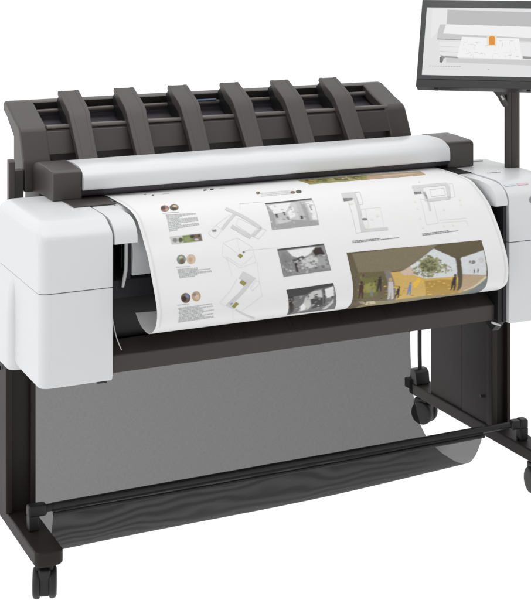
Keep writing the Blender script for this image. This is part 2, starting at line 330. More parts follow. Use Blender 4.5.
('ink',1,'90.5,704.7 100.7,704.2 100.8,708.2 90.6,708.7'),
('ink',1,'101.8,704.2 106.9,703.9 107,707.8 102,708.1'),
('ink',1,'108.1,703.9 119,703.4 119.1,707.3 108.2,707.8'),
('ink',1,'120.2,703.3 126.8,703 126.9,706.9 120.3,707.2'),
('ink',1,'128,702.9 136.3,702.5 136.4,706.4 128.1,706.8'),
('ink',1,'137.4,702.5 143.9,702.1 144,706 137.6,706.3'),
('ink',1,'55.5,713 64.2,712.6 64.3,716.5 55.6,717'),
('ink',1,'65.3,712.5 69.7,712.3 69.8,716.3 65.4,716.5'),
('ink',1,'70.9,712.3 77.8,711.9 77.9,715.9 71,716.2'),
('ink',1,'78.9,711.9 90.2,711.3 90.3,715.2 79,715.8'),
('ink',1,'91.3,711.2 96.4,711 96.5,714.9 91.4,715.2'),
('ink',1,'97.6,710.9 106.5,710.5 106.6,714.4 97.7,714.8'),
('ink',1,'107.7,710.4 113.9,710.1 114.1,714 107.8,714.3'),
('ink',1,'115.1,710.1 121.2,709.8 121.3,713.6 115.2,714'),
('ink',1,'55.7,719.6 59.5,719.4 59.6,723.4 55.8,723.6'),
('ink',1,'60.6,719.4 64.4,719.2 64.5,723.1 60.7,723.3'),
('ink',1,'65.6,719.1 76.9,718.5 77,722.5 65.7,723.1'),
('ink',1,'78.1,718.5 88.5,717.9 88.6,721.9 78.2,722.4'),
('ink',1,'89.6,717.9 99.8,717.4 99.9,721.3 89.8,721.8'),
('ink',1,'101,717.3 111.1,716.8 111.3,720.7 101.1,721.2'),
('ink',1,'112.3,716.7 123.7,716.1 123.8,720 112.4,720.6'),
('ink',1,'124.8,716.1 129.8,715.8 129.9,719.7 125,720'),
('ink',1,'130.9,715.8 139.3,715.3 139.4,719.2 131.1,719.6'),
('ink',1,'140.5,715.3 146,715 146.2,718.9 140.6,719.1'),
('ink',1,'55.8,726.2 64.1,725.8 64.2,729.7 55.9,730.2'),
('ink',1,'65.3,725.7 76.5,725.1 76.7,729.1 65.4,729.7'),
('ink',1,'77.7,725.1 87.5,724.5 87.6,728.5 77.8,729'),
('ink',1,'88.7,724.5 100.2,723.9 100.3,727.8 88.8,728.4'),
('ink',1,'101.4,723.8 105.9,723.6 106.1,727.5 101.5,727.7'),
('ink',1,'107.1,723.5 116,723 116.2,726.9 107.2,727.4'),
('ink',1,'117.2,723 126.3,722.5 126.5,726.4 117.3,726.9'),
('ink',1,'127.5,722.4 137.2,721.9 137.3,725.8 127.6,726.3'),
('ink',1,'138.4,721.9 146.3,721.4 146.4,725.3 138.5,725.7'),
]),
('printed_mark', '', [
('dark',1,'110.1,111.8 116.9,111.5 111.7,122 104.9,122.3'),
]),
('printed_mark', '', [
('grey',1,'93.4,102.1 99.1,101.8 95.7,108.8 90,109.1'),
]),
('printed_mark', '', [
('pale',1,'141.3,108.7 161.4,107.5 157.3,115.4 137.3,116.5'),
]),
('printed_mark', '', [
('dark',1,'257,107.6 266.4,107 260.3,117.8 251,118.3'),
]),
('printed_mark', '', [
('dark',1,'279,103.9 288.5,103.4 281.7,115.3 272.3,115.8'),
]),
('printed_mark', '', [
('pale',1,'303.1,105 321,104 316.9,111.1 299.1,112'),
]),
('printed_mark', '', [
('pale',1,'239.6,85.5 251.4,84.9 248,90.9 236.2,91.5'),
]),
('floor_plan', '', [
('plan',1,'238.3,270.1 310.6,388.9 316.8,378 246.8,253.3'),
('plan',1,'256.4,296.1 207.3,367.7 211.4,376.2 259.7,308'),
('plan',1,'233,368.3 273.9,423.7 281.4,412.1 240.6,355.2'),
('plan',1,'312.2,377.7 281.9,408.9 285.2,417.9 315.5,387.5'),
('faint',1,'244.8,302.6 197.6,350.6 197.9,351.8 245,304.2'),
('faint',1,'197.4,351.7 205.4,374 206.2,373.2 198.1,350.8'),
('faint',1,'169.3,383.5 183.4,408.2 184,407.3 170,382.5'),
('faint',1,'183.9,408.2 209.2,374.5 208.7,373.6 183.5,407.3'),
('faint',1,'169.9,383.5 197.7,350.3 197.3,349.3 169.5,382.5'),
('grey',2,'182.8,370.1 193.6,370 192.9,379.4 182.3,378.6'),
('faint',1,'261.7,327.1 303.4,378.9 304,377.7 262.4,325.6'),
('faint',1,'303.4,377.8 280.6,408.8 281.1,409.7 303.9,378.8'),
('faint',1,'281.2,408.7 250.5,357.3 249.8,358.4 280.5,409.7'),
('faint',1,'250.5,358.1 262.4,326.7 261.7,326.1 249.8,357.6'),
('faint',1,'315.4,383.7 326,394.3 326.7,392.9 316.1,382.2'),
('faint',1,'326,393 297,427.2 297.5,428.2 326.6,394.2'),
('faint',1,'297.6,427.1 284.6,412.1 283.9,413.3 296.9,428.3'),
('faint',1,'284.5,413.3 315.9,383.6 315.5,382.3 284,412.1'),
('faint',1,'278.8,277.3 289.7,236.1 288.9,236 278,277.2'),
('faint',1,'289,237.2 357,237 357.6,234.7 289.6,234.9'),
('faint',1,'251.7,465.9 343,467 343.1,465.9 251.9,464.7'),
('faint',1,'201.2,428.6 241.8,414.1 241.8,413.1 201.1,427.7'),
('faint',1,'241.5,414 274,454.8 274.5,454 242.1,413.2'),
('faint',1,'273.9,454.5 274.9,510.1 275.6,510 274.6,454.3'),
('faint',1,'275.2,509.6 229.7,524.8 229.8,525.6 275.3,510.5'),
('faint',1,'230,524.9 189.7,477.1 189.2,477.7 229.5,525.5'),
('faint',1,'189.7,477.5 201.5,428.2 200.8,428 189.1,477.3'),
('faint',1,'241.5,413.7 236.2,483.5 236.8,483.4 242.1,413.6'),
('faint',1,'200.9,428.5 236.3,483.7 236.7,483.1 201.4,427.8'),
('faint',1,'274.1,454.1 236.4,483.1 236.6,483.8 274.3,454.8'),
('olive2',2,'229.7,482.6 237.9,475.2 244.4,484.4 235.5,492.7'),
('grey',2,'251.5,471.3 250.6,473 248.9,473.8 246.9,473.6 245.5,472.3 245.2,470.5 246.1,468.9 247.9,468 249.9,468.2 251.2,469.5'),
]),
('floor_plan', '', [
('plan',1,'220.6,559.7 236.2,538.9 265.7,566.3 248.8,584 235.6,573'),
('plan',1,'246.1,568.6 183.2,658.5 190.1,672.8 251.9,578'),
('plan',1,'175.8,670.3 189.7,650.5 203.9,682.7 197.6,696.4'),
('olive2',2,'220.2,574.5 227.9,567.3 238.3,578.7 230,588.4'),
('olive2',2,'191.7,679.3 203.4,659.4 211.2,669.8 199.3,690.2'),
('plan',1,'201.8,700.4 264.5,792.1 262.7,773.3 203.1,693.7'),
('faint',1,'174.9,672.5 160.9,651.5 160.4,652.8 174.5,673.7'),
('faint',1,'160.9,652.7 216.3,561.8 215.8,561.1 160.3,651.6'),
('faint',1,'246.7,599.7 265.3,574.6 264.7,573.9 246.1,598.8'),
('faint',1,'264.7,574.7 274.4,582.8 274.9,581.8 265.2,573.8'),
('faint',1,'274.4,581.9 250.3,612.9 250.9,614 274.9,582.7'),
('faint',1,'251,613.1 246.8,598.9 246,599.5 250.2,613.7'),
('faint',1,'199.5,478.8 204.3,549.7 204.9,549.5 200.2,478.7'),
('faint',1,'277.6,510.4 272.9,573.4 273.5,573.4 278.2,510.4'),
('faint',1,'272.9,573.4 273.8,645 274.4,644.9 273.5,573.4'),
('faint',1,'273.9,644.3 215.6,713.8 216.1,715 274.3,645.5'),
('faint',1,'195,698.3 202.5,770.6 203.2,771 195.7,698.5'),
('faint',1,'201.6,483 233.2,519 233.7,518.3 202.1,482.3'),
('faint',1,'233.6,519 271,488.2 270.7,487.5 233.3,518.3'),
]),
('text_block', '', [
('pale',1,'378.2,170.9 388.4,170.7 385.2,176.6 375.1,176.9'),
('pale',1,'389.5,170.7 395.5,170.5 392.3,176.5 386.4,176.6'),
('pale',1,'396.6,170.5 407.6,170.3 404.4,176.2 393.5,176.5'),
('pale',1,'408.7,170.2 415.5,170.1 412.3,176.1 405.5,176.2'),
('pale',1,'416.7,170.1 425,169.9 421.7,175.9 413.5,176'),
('pale',1,'426.1,169.9 436.8,169.6 433.6,175.6 422.9,175.8'),
('pale',1,'438,169.6 447.1,169.4 443.8,175.4 434.7,175.6'),
('pale',1,'448.3,169.4 454.3,169.3 451,175.2 445,175.4'),
('pale',1,'455.5,169.2 460.8,169.1 457.5,175.1 452.1,175.2'),
('pale',1,'462,169.1 466.8,169 463.4,175 458.6,175.1'),
('pale',1,'373,180.8 381.5,180.7 378.4,186.6 369.9,186.8'),
('pale',1,'382.7,180.6 394.1,180.4 391,186.3 379.6,186.6'),
('pale',1,'395.3,180.4 405.9,180.1 402.7,186.1 392.1,186.3'),
('pale',1,'407.1,180.1 413.8,180 410.5,185.9 403.9,186.1'),
('pale',1,'414.9,179.9 421.6,179.8 418.4,185.7 411.7,185.9'),
('pale',1,'422.8,179.8 432.8,179.5 429.5,185.5 419.5,185.7'),
('pale',1,'433.9,179.5 439.7,179.4 436.4,185.4 430.6,185.5'),
('pale',1,'440.9,179.4 447.6,179.2 444.3,185.2 437.6,185.3'),
('pale',1,'448.8,179.2 452.4,179.1 449.1,185.1 445.5,185.2'),
('pale',1,'453.6,179.1 458.6,179 455.2,185 450.2,185.1'),
('pale',1,'367.9,190.8 375.6,190.6 372.5,196.6 364.8,196.7'),
('pale',1,'376.8,190.6 385.8,190.4 382.6,196.3 373.7,196.5'),
('pale',1,'386.9,190.4 395.3,190.2 392.1,196.1 383.7,196.3'),
('pale',1,'396.4,190.1 402.8,190 399.6,196 393.2,196.1'),
('pale',1,'403.9,190 415,189.7 411.7,195.7 400.7,195.9'),
('pale',1,'416.1,189.7 424.5,189.5 421.3,195.5 412.9,195.7'),
('pale',1,'425.7,189.5 430.4,189.4 427.1,195.4 422.4,195.5'),
('pale',1,'431.5,189.4 435.6,189.3 432.3,195.3 428.3,195.3'),
('pale',1,'436.7,189.3 447.9,189 444.6,195 433.4,195.2'),
('pale',1,'449.1,189 455.6,188.9 452.2,194.8 445.7,195'),
('olive',2,'378,171.7 374.7,175.3 370.9,177.7 367.6,178.1 365.7,176.4 365.7,173.2 367.7,169.2 371.1,165.5 375,163.1 378.3,162.7 380.1,164.4 380,167.6'),
]),
('printed_dot', '', [
('brown',2,'468.7,188 465,192.3 460.6,195.1 456.7,195.6 454.2,193.6 453.9,189.8 456,185.1 459.9,180.8 464.5,178 468.5,177.6 470.8,179.5 470.8,183.3'),
]),
('printed_dot', '', [
('darkgreen',2,'488.4,187 483.8,192.3 478.5,195.7 473.8,196.3 470.8,193.9 470.5,189.2 473.2,183.5 478,178.2 483.7,174.7 488.6,174.1 491.3,176.5 491.2,181.2'),
]),
('text_block', '', [
('pale',1,'393.7,85.9 411.5,85.9 417.8,76.1 399.9,76.1'),
]),
('printed_photo', 'grey interior photograph printed on the sheet', [
('bw1',1,'356,247.7 493,238.4 475,394.1 341.4,396'),
('charcoal',2,'356.8,244.9 493.7,236.3 490.8,249 354.3,257.6'),
('white',2,'359.4,265.7 427.9,257.5 397,313.7 361.9,318.9'),
('lightgrey',2,'396.7,316.9 427.3,261.1 436.9,260.5 424.9,369.7 396.1,357.3'),
('white',3,'402.1,316.6 424.2,287.3 418.5,342.4 401.8,351.6'),
('midgrey',2,'352,269.7 359.4,265.7 363.5,330.7 354.8,389.9 341.6,390.1'),
('midgrey',2,'355.3,377.8 389.8,352.1 416,359.3 473.2,375.1 475,394.1 341.4,396'),
('lightgrey',3,'364.5,353 394.1,346.3 402.3,365.1 366,373.8'),
('midgrey',2,'450.6,259.6 461.6,258.8 454.6,368.9 443.7,369.2'),
('white',2,'467.2,258.5 489.3,257 476.3,368.3 462.7,368.7'),
('charcoal',3,'432,341.8 438.8,341.5 437.6,358.5 430.8,358.8'),
('charcoal',3,'365.6,321.7 372.3,321.4 370.5,341.8 363.9,342.1'),
('charcoal',3,'389.2,311 394.6,310.7 393.9,332.1 388.6,332.4'),
('grey',3,'391.9,340.8 399.9,340.4 398.8,357.2 393.4,357.4'),
('grey',3,'470.8,284.3 474.9,284.1 473.6,317.2 469.5,317.4'),
('lightgrey',4,'461.7,345 462.9,342.7 465.7,341.9 466.7,343.8 466.9,346.2 464,345.9'),
('bw1',4,'473.6,279.2 477,280.9 479,283.8 478.4,289.8 473.9,290.8 469.1,290.7 471.3,284.3'),
('lightgrey',4,'352.9,394.1 350.9,394.1 350,391.8 349.7,387 352,386.2 353.8,386.8 353.7,390.9'),
('midgrey',4,'413.4,291.2 410.9,285.8 417.5,282.4 421.6,286.1 418.3,291.6'),
('midgrey',4,'394.3,321.2 391.5,322.4 389.3,322.7 386.6,322.1 387.2,320 390.2,319.4 392.8,319.5'),
('bw1',4,'461.7,330.7 467.5,330.2 469.1,334.2 469.1,338.4 464,340.7 459.8,338.6 460.4,335'),
('midgrey',4,'386,348.7 390.3,352 387,357.8 380.5,356.2 379.7,350.1'),
('g3',4,'433.1,305.5 434.9,312.8 431,319.5 425.9,319 422.9,312.4 427.9,306.5'),
('g3',4,'375.8,280.7 373.9,278.4 372.6,273.3 375.8,266.1 379.4,266.2 379.5,272.4 379.5,279.7'),
('midgrey',4,'361.3,298.9 361.6,305.3 359.2,308 357.5,307 356.5,301.7 358.6,295.8 361.4,291.2'),
('midgrey',4,'429.5,315.1 431.3,318.8 430.8,324.5 427.9,326.1 427.1,320.4'),
('bw1',4,'389.5,303.5 387.4,298.8 389.9,293.1 393.7,293.6 395.9,297.1 393.2,301.1'),
('lightgrey',4,'421.9,272.8 419.6,272.6 417.1,272.5 418.7,268.5 420.3,266.6 422.1,266.6 423.7,268.8'),
('lightgrey',4,'460.6,330.7 461.9,328.7 463.6,328.7 463.3,332.2 462.1,335.8 460.5,333.9'),
('bw1',4,'470.7,269.2 475.7,269.5 477.1,272.4 473.8,274.9 469.6,276.4 466.1,274.8 466.3,271.6'),
('midgrey',4,'484,283.1 483.4,286.5 478.3,286.6 474,285 478.9,282.3'),
('bw1',4,'362.2,298.4 363,294.3 364.7,292.7 365.5,295.3 366.2,299.2 364.2,301.4 362.7,301.7'),
('g3',4,'375,348.5 375.2,343.8 376.5,340.5 379.1,339.6 378.5,345.4 377.1,349.5'),
('bw1',4,'350.6,298 351.5,293.1 355.6,289.3 358.5,293.1 357.8,298.3 355.3,302.7 351.2,302.9'),
('g3',4,'345.5,355.7 347.9,355.5 349.8,358.6 348,362.3 346,363.8 344.1,362.4 343.7,358.4'),
('bw1',4,'366.9,346.5 369.9,345.6 372.9,347 373,351.4 369.8,353.3 366.5,354 365.8,350.1'),
('lightgrey',4,'415.3,312 419.2,310.7 422.5,313.3 423.1,320.7 418.5,322.7 415.5,322.7 413.2,318.5'),
('g3',4,'409.2,370.9 408.9,376.4 406.8,376.4 406.8,371.4 408.1,366.6'),
('bw1',4,'445.5,272.7 441,271.6 443,267.4 448.9,268.1 450.6,271'),
('midgrey',4,'414.3,364.4 413.2,366.2 411.3,365.9 411.5,363.3 412.7,361.9 414.3,361.9'),
('g3',4,'458.3,261.9 459.9,266.3 456.7,275.1 453.7,273.6 455.9,265.2'),
('g1',4,'464.4,341.1 466,340.5 467.3,341.1 467.6,342.2 466.5,343.3 465.2,342.9 464.1,342.3'),
('grey',4,'455.4,381.4 454.5,380.2 453.9,378.7 455.3,377.9 457,377.1 457.1,379.1 457.1,380.9'),
('g1',4,'441.1,349.3 442.1,347.9 444.4,348.3 445.6,349.3 444.2,350.7 441.6,350.6'),
('grey',4,'379.7,352.2 379.8,350.5 381,349.3 382.3,349.7 382.8,351.3 382,352.8 380.6,353.5'),
('g1',4,'381.1,371.9 382.3,372.6 381.4,373.8 380.3,373.7 379.6,372.4'),
('grey',4,'415,300.4 416.3,298.3 418.7,296.8 419.3,299.9 418.4,302.5 416.7,304.2 414.6,303.5'),
('grey',4,'413.8,329.1 412.9,330.5 411.8,330.7 411.5,329.1 412.1,327.3 413.1,327.8'),
]),
('printed_photo', 'grey courtyard photograph printed on the sheet', [
('bw2',1,'339.2,472 470.8,466.9 473.3,568.9 339.8,572.8'),
('charcoal',2,'339.6,470.2 471.1,465.4 470.7,472.7 339.2,478.1'),
('white',2,'365.1,480.4 444.1,476.2 437.5,488.9 417.8,506.1 394.1,513.1 375.5,501.5'),
('dark',2,'433.5,489 444.1,480.3 460.1,479.7 467.4,513.5 452.4,504.8 439.2,511.4'),
('charcoal',2,'370.4,515.9 404.5,504.5 411.4,520.6 375.9,528'),
('lightgrey',3,'396.9,521.1 428.4,505.7 444.7,519.5 438.8,548.1 405.6,556.1'),
('dark',3,'377.2,527.9 383.8,527.7 383.1,561.6 376.5,561.8'),
('grey',2,'341.6,502.7 354.6,488 373,513.8 372.6,566.9 350.2,570.5'),
('midgrey',3,'442,519.6 466.2,518.7 471.5,559 445.7,554.8'),
('g1',4,'450.4,509 452.1,507.4 454.8,508.3 455.8,509.8 453.5,510.8 451.5,510.2'),
('g1',4,'406.9,551.9 407.3,549.8 409.7,549.5 410.1,551.4 408.8,552.8'),
('midgrey',4,'461.2,546.9 460.4,549.7 456,550.5 451.9,549.4 452.1,546.6 456.9,545.7'),
('g1',4,'363.4,529 364.3,531.4 363.5,533.7 362.3,534.4 360.9,533.6 360.3,530.7 361.8,529.3'),
('g3',4,'398.6,534.8 401,537.4 398.9,540.9 393.9,539.6 394.9,536.2'),
('g2',4,'390.6,519 390.8,521.8 387.7,522.9 384.5,523 383.3,520.5 384.6,518 388,517.1'),
('grey',4,'437.6,542.2 439.1,546 436.6,548.3 434,546.4 434.8,542.4'),
('grey',4,'349.1,555.5 351.3,556.8 349.9,558.1 346.8,558.4 343.8,557.6 344.6,555.8'),
('g3',4,'371.3,558.8 369.3,557.4 369.4,553.9 370.9,551.2 372.1,554.9'),
('g2',4,'383.3,537.7 387,536.9 388.9,539.8 387.8,542.5 384.8,545 381.8,541.7'),
('g1',4,'452.6,524.1 455,523.9 455.7,526.4 454,528.2 452.2,527.2 451.6,525.7'),
('g1',4,'432.8,532.3 428,533.3 426.8,528 431.3,524.1 435.2,528.5'),
('g2',4,'386.3,539.2 387.5,536.3 389.6,537.8 390.6,541 388.9,543.8 386.4,542.7'),
('g3',4,'361.6,549.5 364.7,551.9 365.8,554.7 364.8,558.7 360.1,558.5 358.5,555.3 357.4,551.5'),
('g3',4,'345.4,541.5 341.5,538.5 344.2,535.1 348.8,534.4 349.5,538.8'),
('g1',4,'407.8,517.6 409.9,518.5 410.1,522 407.8,522.9 406.3,520.2'),
('g3',4,'466.7,509.7 467.7,512.3 462.7,514.1 460.2,511.4 462.3,508.8'),
('midgrey',4,'414.4,528.4 417.7,528.4 418.5,530.3 416.9,531.9 413.7,533 411.7,531.2 411.5,529.2'),
('g1',4,'404.6,533.3 408.7,533.4 408.9,534.7 406.6,535.8 401.1,535.9 400.3,534.1'),
('g2',4,'366,527.4 361.6,526.6 361.3,523.7 364.9,522.4 367.2,524.4'),
('g1',4,'436.1,536.7 439.3,537.5 438.8,540 436.6,542.4 432.4,541.8 432.1,539 433.5,537.2'),
('midgrey',4,'397.6,527.6 395.7,528.9 393.7,529.4 392.5,527.9 392.9,526.1 394.4,524.4 397.1,525'),
('midgrey',4,'387.5,558.9 386,554.7 387.4,551.6 389.2,552 389.6,556.6'),
('g1',4,'345.2,550.5 345.4,546.9 347.9,544.7 349.9,549 347.4,551.5'),
('g2',4,'464.3,552.9 466.8,551.3 468.7,554.3 467,557.5 464.4,555.5'),
('g2',4,'450.6,516.2 452.2,515.3 453.8,515.9 455,517.4 453.6,518.8 451.8,520.2 450.7,518.2'),
('g1',4,'466.9,526.7 469.4,528.5 467.9,531.5 465.4,532 463.2,530.8 463,528.1 464.4,525.6'),
('midgrey',4,'428.3,544.1 424.6,541.3 426.9,537.5 431.9,538.8 432.7,542.2'),
('g3',4,'385.9,526.1 382.8,526.8 381.2,525 381.8,523 385.3,521.5 388.2,523.8'),
('g2',4,'426.9,532.3 428.5,535.1 426.3,537.8 422.7,536.7 420,534.6 423.3,532.9'),
('g1',4,'424.9,543.8 423.1,544 421.9,539.2 423.7,537.2 425.3,538.9'),
('g1',4,'384.7,549.6 387,548.5 390.5,548.4 393.1,549.3 392.2,550.6 389,550.9 385.5,550.9'),
('g1',4,'448.3,549.2 453.2,547.5 457,550.4 457.3,555.5 452.3,555.9 447.4,554.6'),
('g2',4,'365.9,528 368.2,529.2 368.9,531 366.8,532.2 364.3,532.3 362.6,530.9 362.9,528.8'),
('grey',4,'346.5,541 344.6,539.3 344.5,536.8 346.2,535.1 348.4,535.3 349.1,537.6 348.1,539.2'),
('g2',4,'422.9,558 420.6,559.2 418.9,558 419.3,555.8 421.8,555.4'),
('g3',4,'404.9,569.4 402.5,567.6 402.8,563.8 405.3,562 407.5,563.4 409.5,565.9 407.5,568.4'),
('g2',4,'420.1,508.1 420.2,504.1 422.4,501.5 425.2,502.1 427.4,505.3 425.9,509.5 422.8,509.7'),
('g3',4,'411.2,545.4 410.3,547.9 407.2,548.1 405,547 405.2,544.8 408.4,543.8'),
('g1',4,'354.1,514.7 356.2,515.7 357.1,518 357,521.2 354.3,522.1 351.9,520.2 352.9,517.1'),
('midgrey',4,'453.1,526.4 453.5,522.4 455,523.9 455.9,526.3 456.1,530.4 454.6,531.2 453.3,529.8'),
('g1',4,'429.5,557.1 428.7,553.4 431.1,549.5 435.7,551.4 438.5,555.3 433.7,557.1'),
('g1',4,'399.2,554.6 397.2,552.4 397.7,549.5 400.3,548 403.3,550.1 401.8,553.3'),
('midgrey',4,'382.7,515 380.7,513.6 380.1,512.1 381.6,510.5 384.2,511.2 384.7,513.2'),
('g1',4,'419.9,530.2 425.1,530.1 425.9,534.2 420.5,536.5 418.4,533'),
('midgrey',4,'368.9,566.4 366.9,567.9 365.1,564.8 365.7,560.4 367.5,560.2 369.2,562'),
('g2',4,'391.4,562.6 391.8,565.1 390.9,567.5 389.6,565.3 389.9,563.1'),
('g2',4,'372.9,524.4 369.1,523.9 368.9,518.9 372,516.1 374.3,520'),
('g2',4,'445.8,528.4 449.9,528.4 449.3,532.3 446.2,534.3 443.9,531.3'),
('g3',4,'402.9,551 398.9,552.5 395.7,553.6 393.5,551.5 392.8,548.4 396.9,547 400.3,548.3'),
('g1',4,'388.7,540 386.4,540.6 385.2,538.3 387.4,537.2 389.2,538'),
('g1',4,'430,514 433.7,512.6 439,512.5 438.4,514 434.3,515.2'),
('midgrey',4,'353.2,551.9 355.5,553.7 357.3,555.5 356.6,558.8 354.7,560.5 352.6,559.2 351.5,555.4'),
('g2',4,'431.5,542.2 432.2,543.7 428.1,544.5 426.1,543 428.6,542'),
('midgrey',4,'454.3,526.6 450.6,528.2 447.5,525.2 448.1,521.2 451,518.5 455.1,519.3 457.1,523.4'),
('g2',4,'380.9,526.7 378.5,527.4 376.5,525.4 376.5,521.4 379.8,521.3 382.7,523.2'),
('g1',4,'348.7,531.8 352.3,532.1 352.9,533.5 349.3,534 345.9,533.9 346.4,532.7'),
('g1',4,'467.2,547.6 463.2,547 463.1,544.2 465.8,542.1 469.6,542.4 471.7,544.4 470.9,547.1'),
('g3',4,'441.8,543.7 443.1,541.3 444.6,543.4 445.3,545.5 443.9,546.6 442.1,546.9'),
('grey',4,'410.5,546 413.1,549.2 412.9,552.5 409.5,555.3 404.9,553.8 403.1,550.2 406.1,547.4'),
('midgrey',4,'447.6,554.3 450.7,556.2 448.9,558.7 445,558.3 442.9,555.6'),
('g3',4,'395.9,520.8 394.4,515.8 396.3,511.9 401.5,512.9 400.4,517.9'),
('g2',4,'461.9,538.6 464.6,536.2 467.5,538.1 467.2,542.2 463,543.3'),
('g2',4,'428.5,553.4 427.5,551.2 427.4,547.8 430.3,548.4 431.5,550.6 430.8,553.1'),
('grey',4,'369.3,515.4 369.7,520.2 368.2,524.1 366.7,520.4 366.7,515.9'),
('g3',4,'430.2,519.7 432.3,518.7 434.5,519 436.4,520.3 435.3,522.2 432.5,522.6 430.5,521.6'),
('g2',4,'375,562.3 376.2,563.4 376.1,565 374.7,565.3 373.7,565.2 372.6,564.1 373.7,563.1'),
('g2',4,'365.4,544.8 363.3,541.5 365.2,537.6 368.7,539.2 369.1,543.9'),
('g3',4,'459.9,513.7 460.2,508.9 462.3,509 463.5,512.2 463,516.1 461.3,516.3'),
('g3',4,'353.6,546.8 355.9,547.7 355.9,549.5 351.6,550.4 348.7,549.1 348.5,547.8 349.9,546.2'),
('charcoal',5,'420.6,517.3 421.5,516.1 422.7,517 422.3,518.8 420.8,519.1'),
('charcoal',5,'416.7,555.3 415.7,555.4 415.1,554.9 414.9,553.8 416.1,553.9 417,554.3'),
('g1',5,'441.5,556.6 439.4,556.5 438.6,555.9 438.6,555 440.9,554.9 441.4,555.7'),
('g1',5,'349.4,556.6 350.1,555.2 351.5,555.1 352.4,556.1 352.1,557.3 351.4,558.7 350.1,557.8'),
('charcoal',5,'403.9,541.3 402.1,540.9 401.9,539.4 403.4,538.2 404.6,539.7'),
('g1',5,'364.1,511.5 364.9,512.4 363.9,513.3 361.4,513 362,512'),
('charcoal',5,'381.2,512.6 381.3,510.7 382.7,510.2 383.3,512 382.6,514.3'),
('charcoal',5,'415.7,562.5 414.7,563 413.5,563.2 412.8,562.1 413.5,561.1 414.5,560.8 415.5,561.4'),
('g1',5,'447,563.9 447.4,565.3 446.1,565.7 444.6,565.9 444.5,564.3 445.6,563.6'),
('g3',5,'394,538.7 391.3,539.3 389.6,537.7 391.1,536.3 393.2,536.2 394.4,537.2'),
('g3',5,'451.8,552.3 450.6,552.5 450.6,551.5 450.7,550.5 451.9,550.7 453.2,550.9 452.9,552'),
('g3',5,'443.7,539.2 442.7,538.3 442.9,536.8 443.9,535.5 445.6,536 446.1,537.9 445,539.2'),
('g3',5,'400.7,534 400.3,535.4 398.6,535.1 397.8,533.9 398.9,533.1 400.2,533.1'),
('g3',5,'403.8,553.3 403.4,552.1 404.8,551.4 406.6,551.4 407.3,552.7 406.4,553.9 404.7,554.5'),
('g3',5,'431.5,525.8 429.8,526.7 427.6,526.6 426.8,525 428.8,524 431.3,524.2'),
('g2',5,'430.2,515.3 430,512.8 430.4,510.3 432.7,511.2 434.6,512.9 432.9,515'),
('g3',5,'408.6,559 410.3,559.8 410.3,561.6 408.1,562 405.9,562.1 405.9,560.3 406.5,558.8'),
('g2',5,'405.9,545.2 406.5,546.6 404,547.2 402.1,547.1 400.6,546.2 401.4,544.9 403.9,544.6'),
('g3',5,'447.2,517 446.7,515.6 447.7,514.5 449.3,514.7 450.5,515.2 450.3,516.3 449,517'),
('g3',5,'418.9,511.1 420.3,510.4 422,510.9 421.5,512.7 420.3,514.5 418.6,513'),
('g2',5,'415.8,528.8 415.3,529.6 414.4,529.6 413.7,528.8 414.1,527.7 415,527.7 415.8,527.9'),
('g2',5,'393.9,542.2 394.6,540.9 395.8,539.7 397.8,540.3 398,542.3 396.8,544 395.1,543.1'),
('g2',5,'438.3,534 435.4,534 435.1,532.4 436.8,530.8 439.3,532.1'),
('g2',5,'469.1,509.7 467.7,511.1 465.8,511.9 465.1,509.6 465.6,508 466.9,506.8 468.4,507.7'),
('g3',5,'434.3,543.3 433.4,544.6 431.9,544.3 431.8,542.4 432.4,541.3 433.4,540.9 434.2,541.8'),
]),
('printed_photo', 'dark grey terrace photograph printed on the sheet', [
('bw3',1,'341,629.1 472.2,623 487.4,797 352.8,792.8'),
('charcoal',2,'341,629.1 472.2,623 471.5,636.7 420.8,647.1 391.6,667.2 339.6,671.3'),
('dark',2,'343.5,668.6 357.7,668.2 365.1,760 356.7,792.9'),
('lightgrey',2,'391.8,680.1 415.4,652.9 436.5,652.1 439.9,692 418.2,682.1 404.9,760.2 379.7,760'),
('white',2,'447.1,651.7 471.4,639.5 471.9,691.4 450.9,698.4'),
('dark',3,'442.1,643.5 444.7,643.4 449.6,727.7 445.5,727.7'),
('charcoal',3,'405.5,692.6 439.9,692 445.9,750.1 414.6,755'),
('lightgrey',3,'445.2,775.7 470.4,707.6 472.5,716.2 458.3,787.3'),
('white',3,'379.2,728.4 387.8,706 396.1,737.4 391.6,774.9'),
('charcoal',4,'364.7,729.9 367.7,729.1 371.4,729.5 372.7,732.1 368.7,733.8 364.5,732.2'),
('g2',4,'383.7,677.3 379.1,677.7 375.2,674.3 379,669.6 383,672.4'),
('charcoal',4,'421.1,670.2 424.6,669.5 427.8,673 424.8,676.8 421,676.2 418.6,673.1'),
('grey',4,'356.8,691.5 360.3,693.9 361.9,699.6 359.2,704.4 356.3,698.9'),
('charcoal',4,'361.7,686.7 360.8,687.6 359.6,686.9 359.4,685.6 360,684.6 361.2,684.2 362.2,685.3'),
('g2',4,'434.3,698.2 432.9,703 429.7,700.4 429.6,696.2 432.4,693.5'),
('g1',4,'451.7,697.1 447.5,698.4 444.5,694.2 446.6,690.2 450.7,688 452.4,692.9'),
('charcoal',4,'354,770.1 350.5,764.5 350.6,757.1 353.2,753.8 356,759.8 358.8,766.3 356.6,769.9'),
('g1',4,'359.3,685.1 359.3,687.7 358.6,689.2 357.5,690.3 357.1,687.4 356.7,684.1 358.2,684.1'),
('charcoal',4,'394.9,761.3 397,763.9 397.8,768 393.8,768.8 390.5,766.4 389.7,763 390.8,759.2'),
('charcoal',4,'425.6,685.8 423.2,688.5 420.6,688.7 416.8,686.6 418.1,681.3 421.4,680.7 425.1,680.5'),
('g1',4,'446.6,773.5 442.2,776.1 437.7,768.6 439.3,762.2 444.2,762.4 449.4,767.6'),
('grey',4,'355.3,758.3 356.1,761.6 355.2,763.7 353.3,762.9 351.9,759.7 353.2,757.4'),
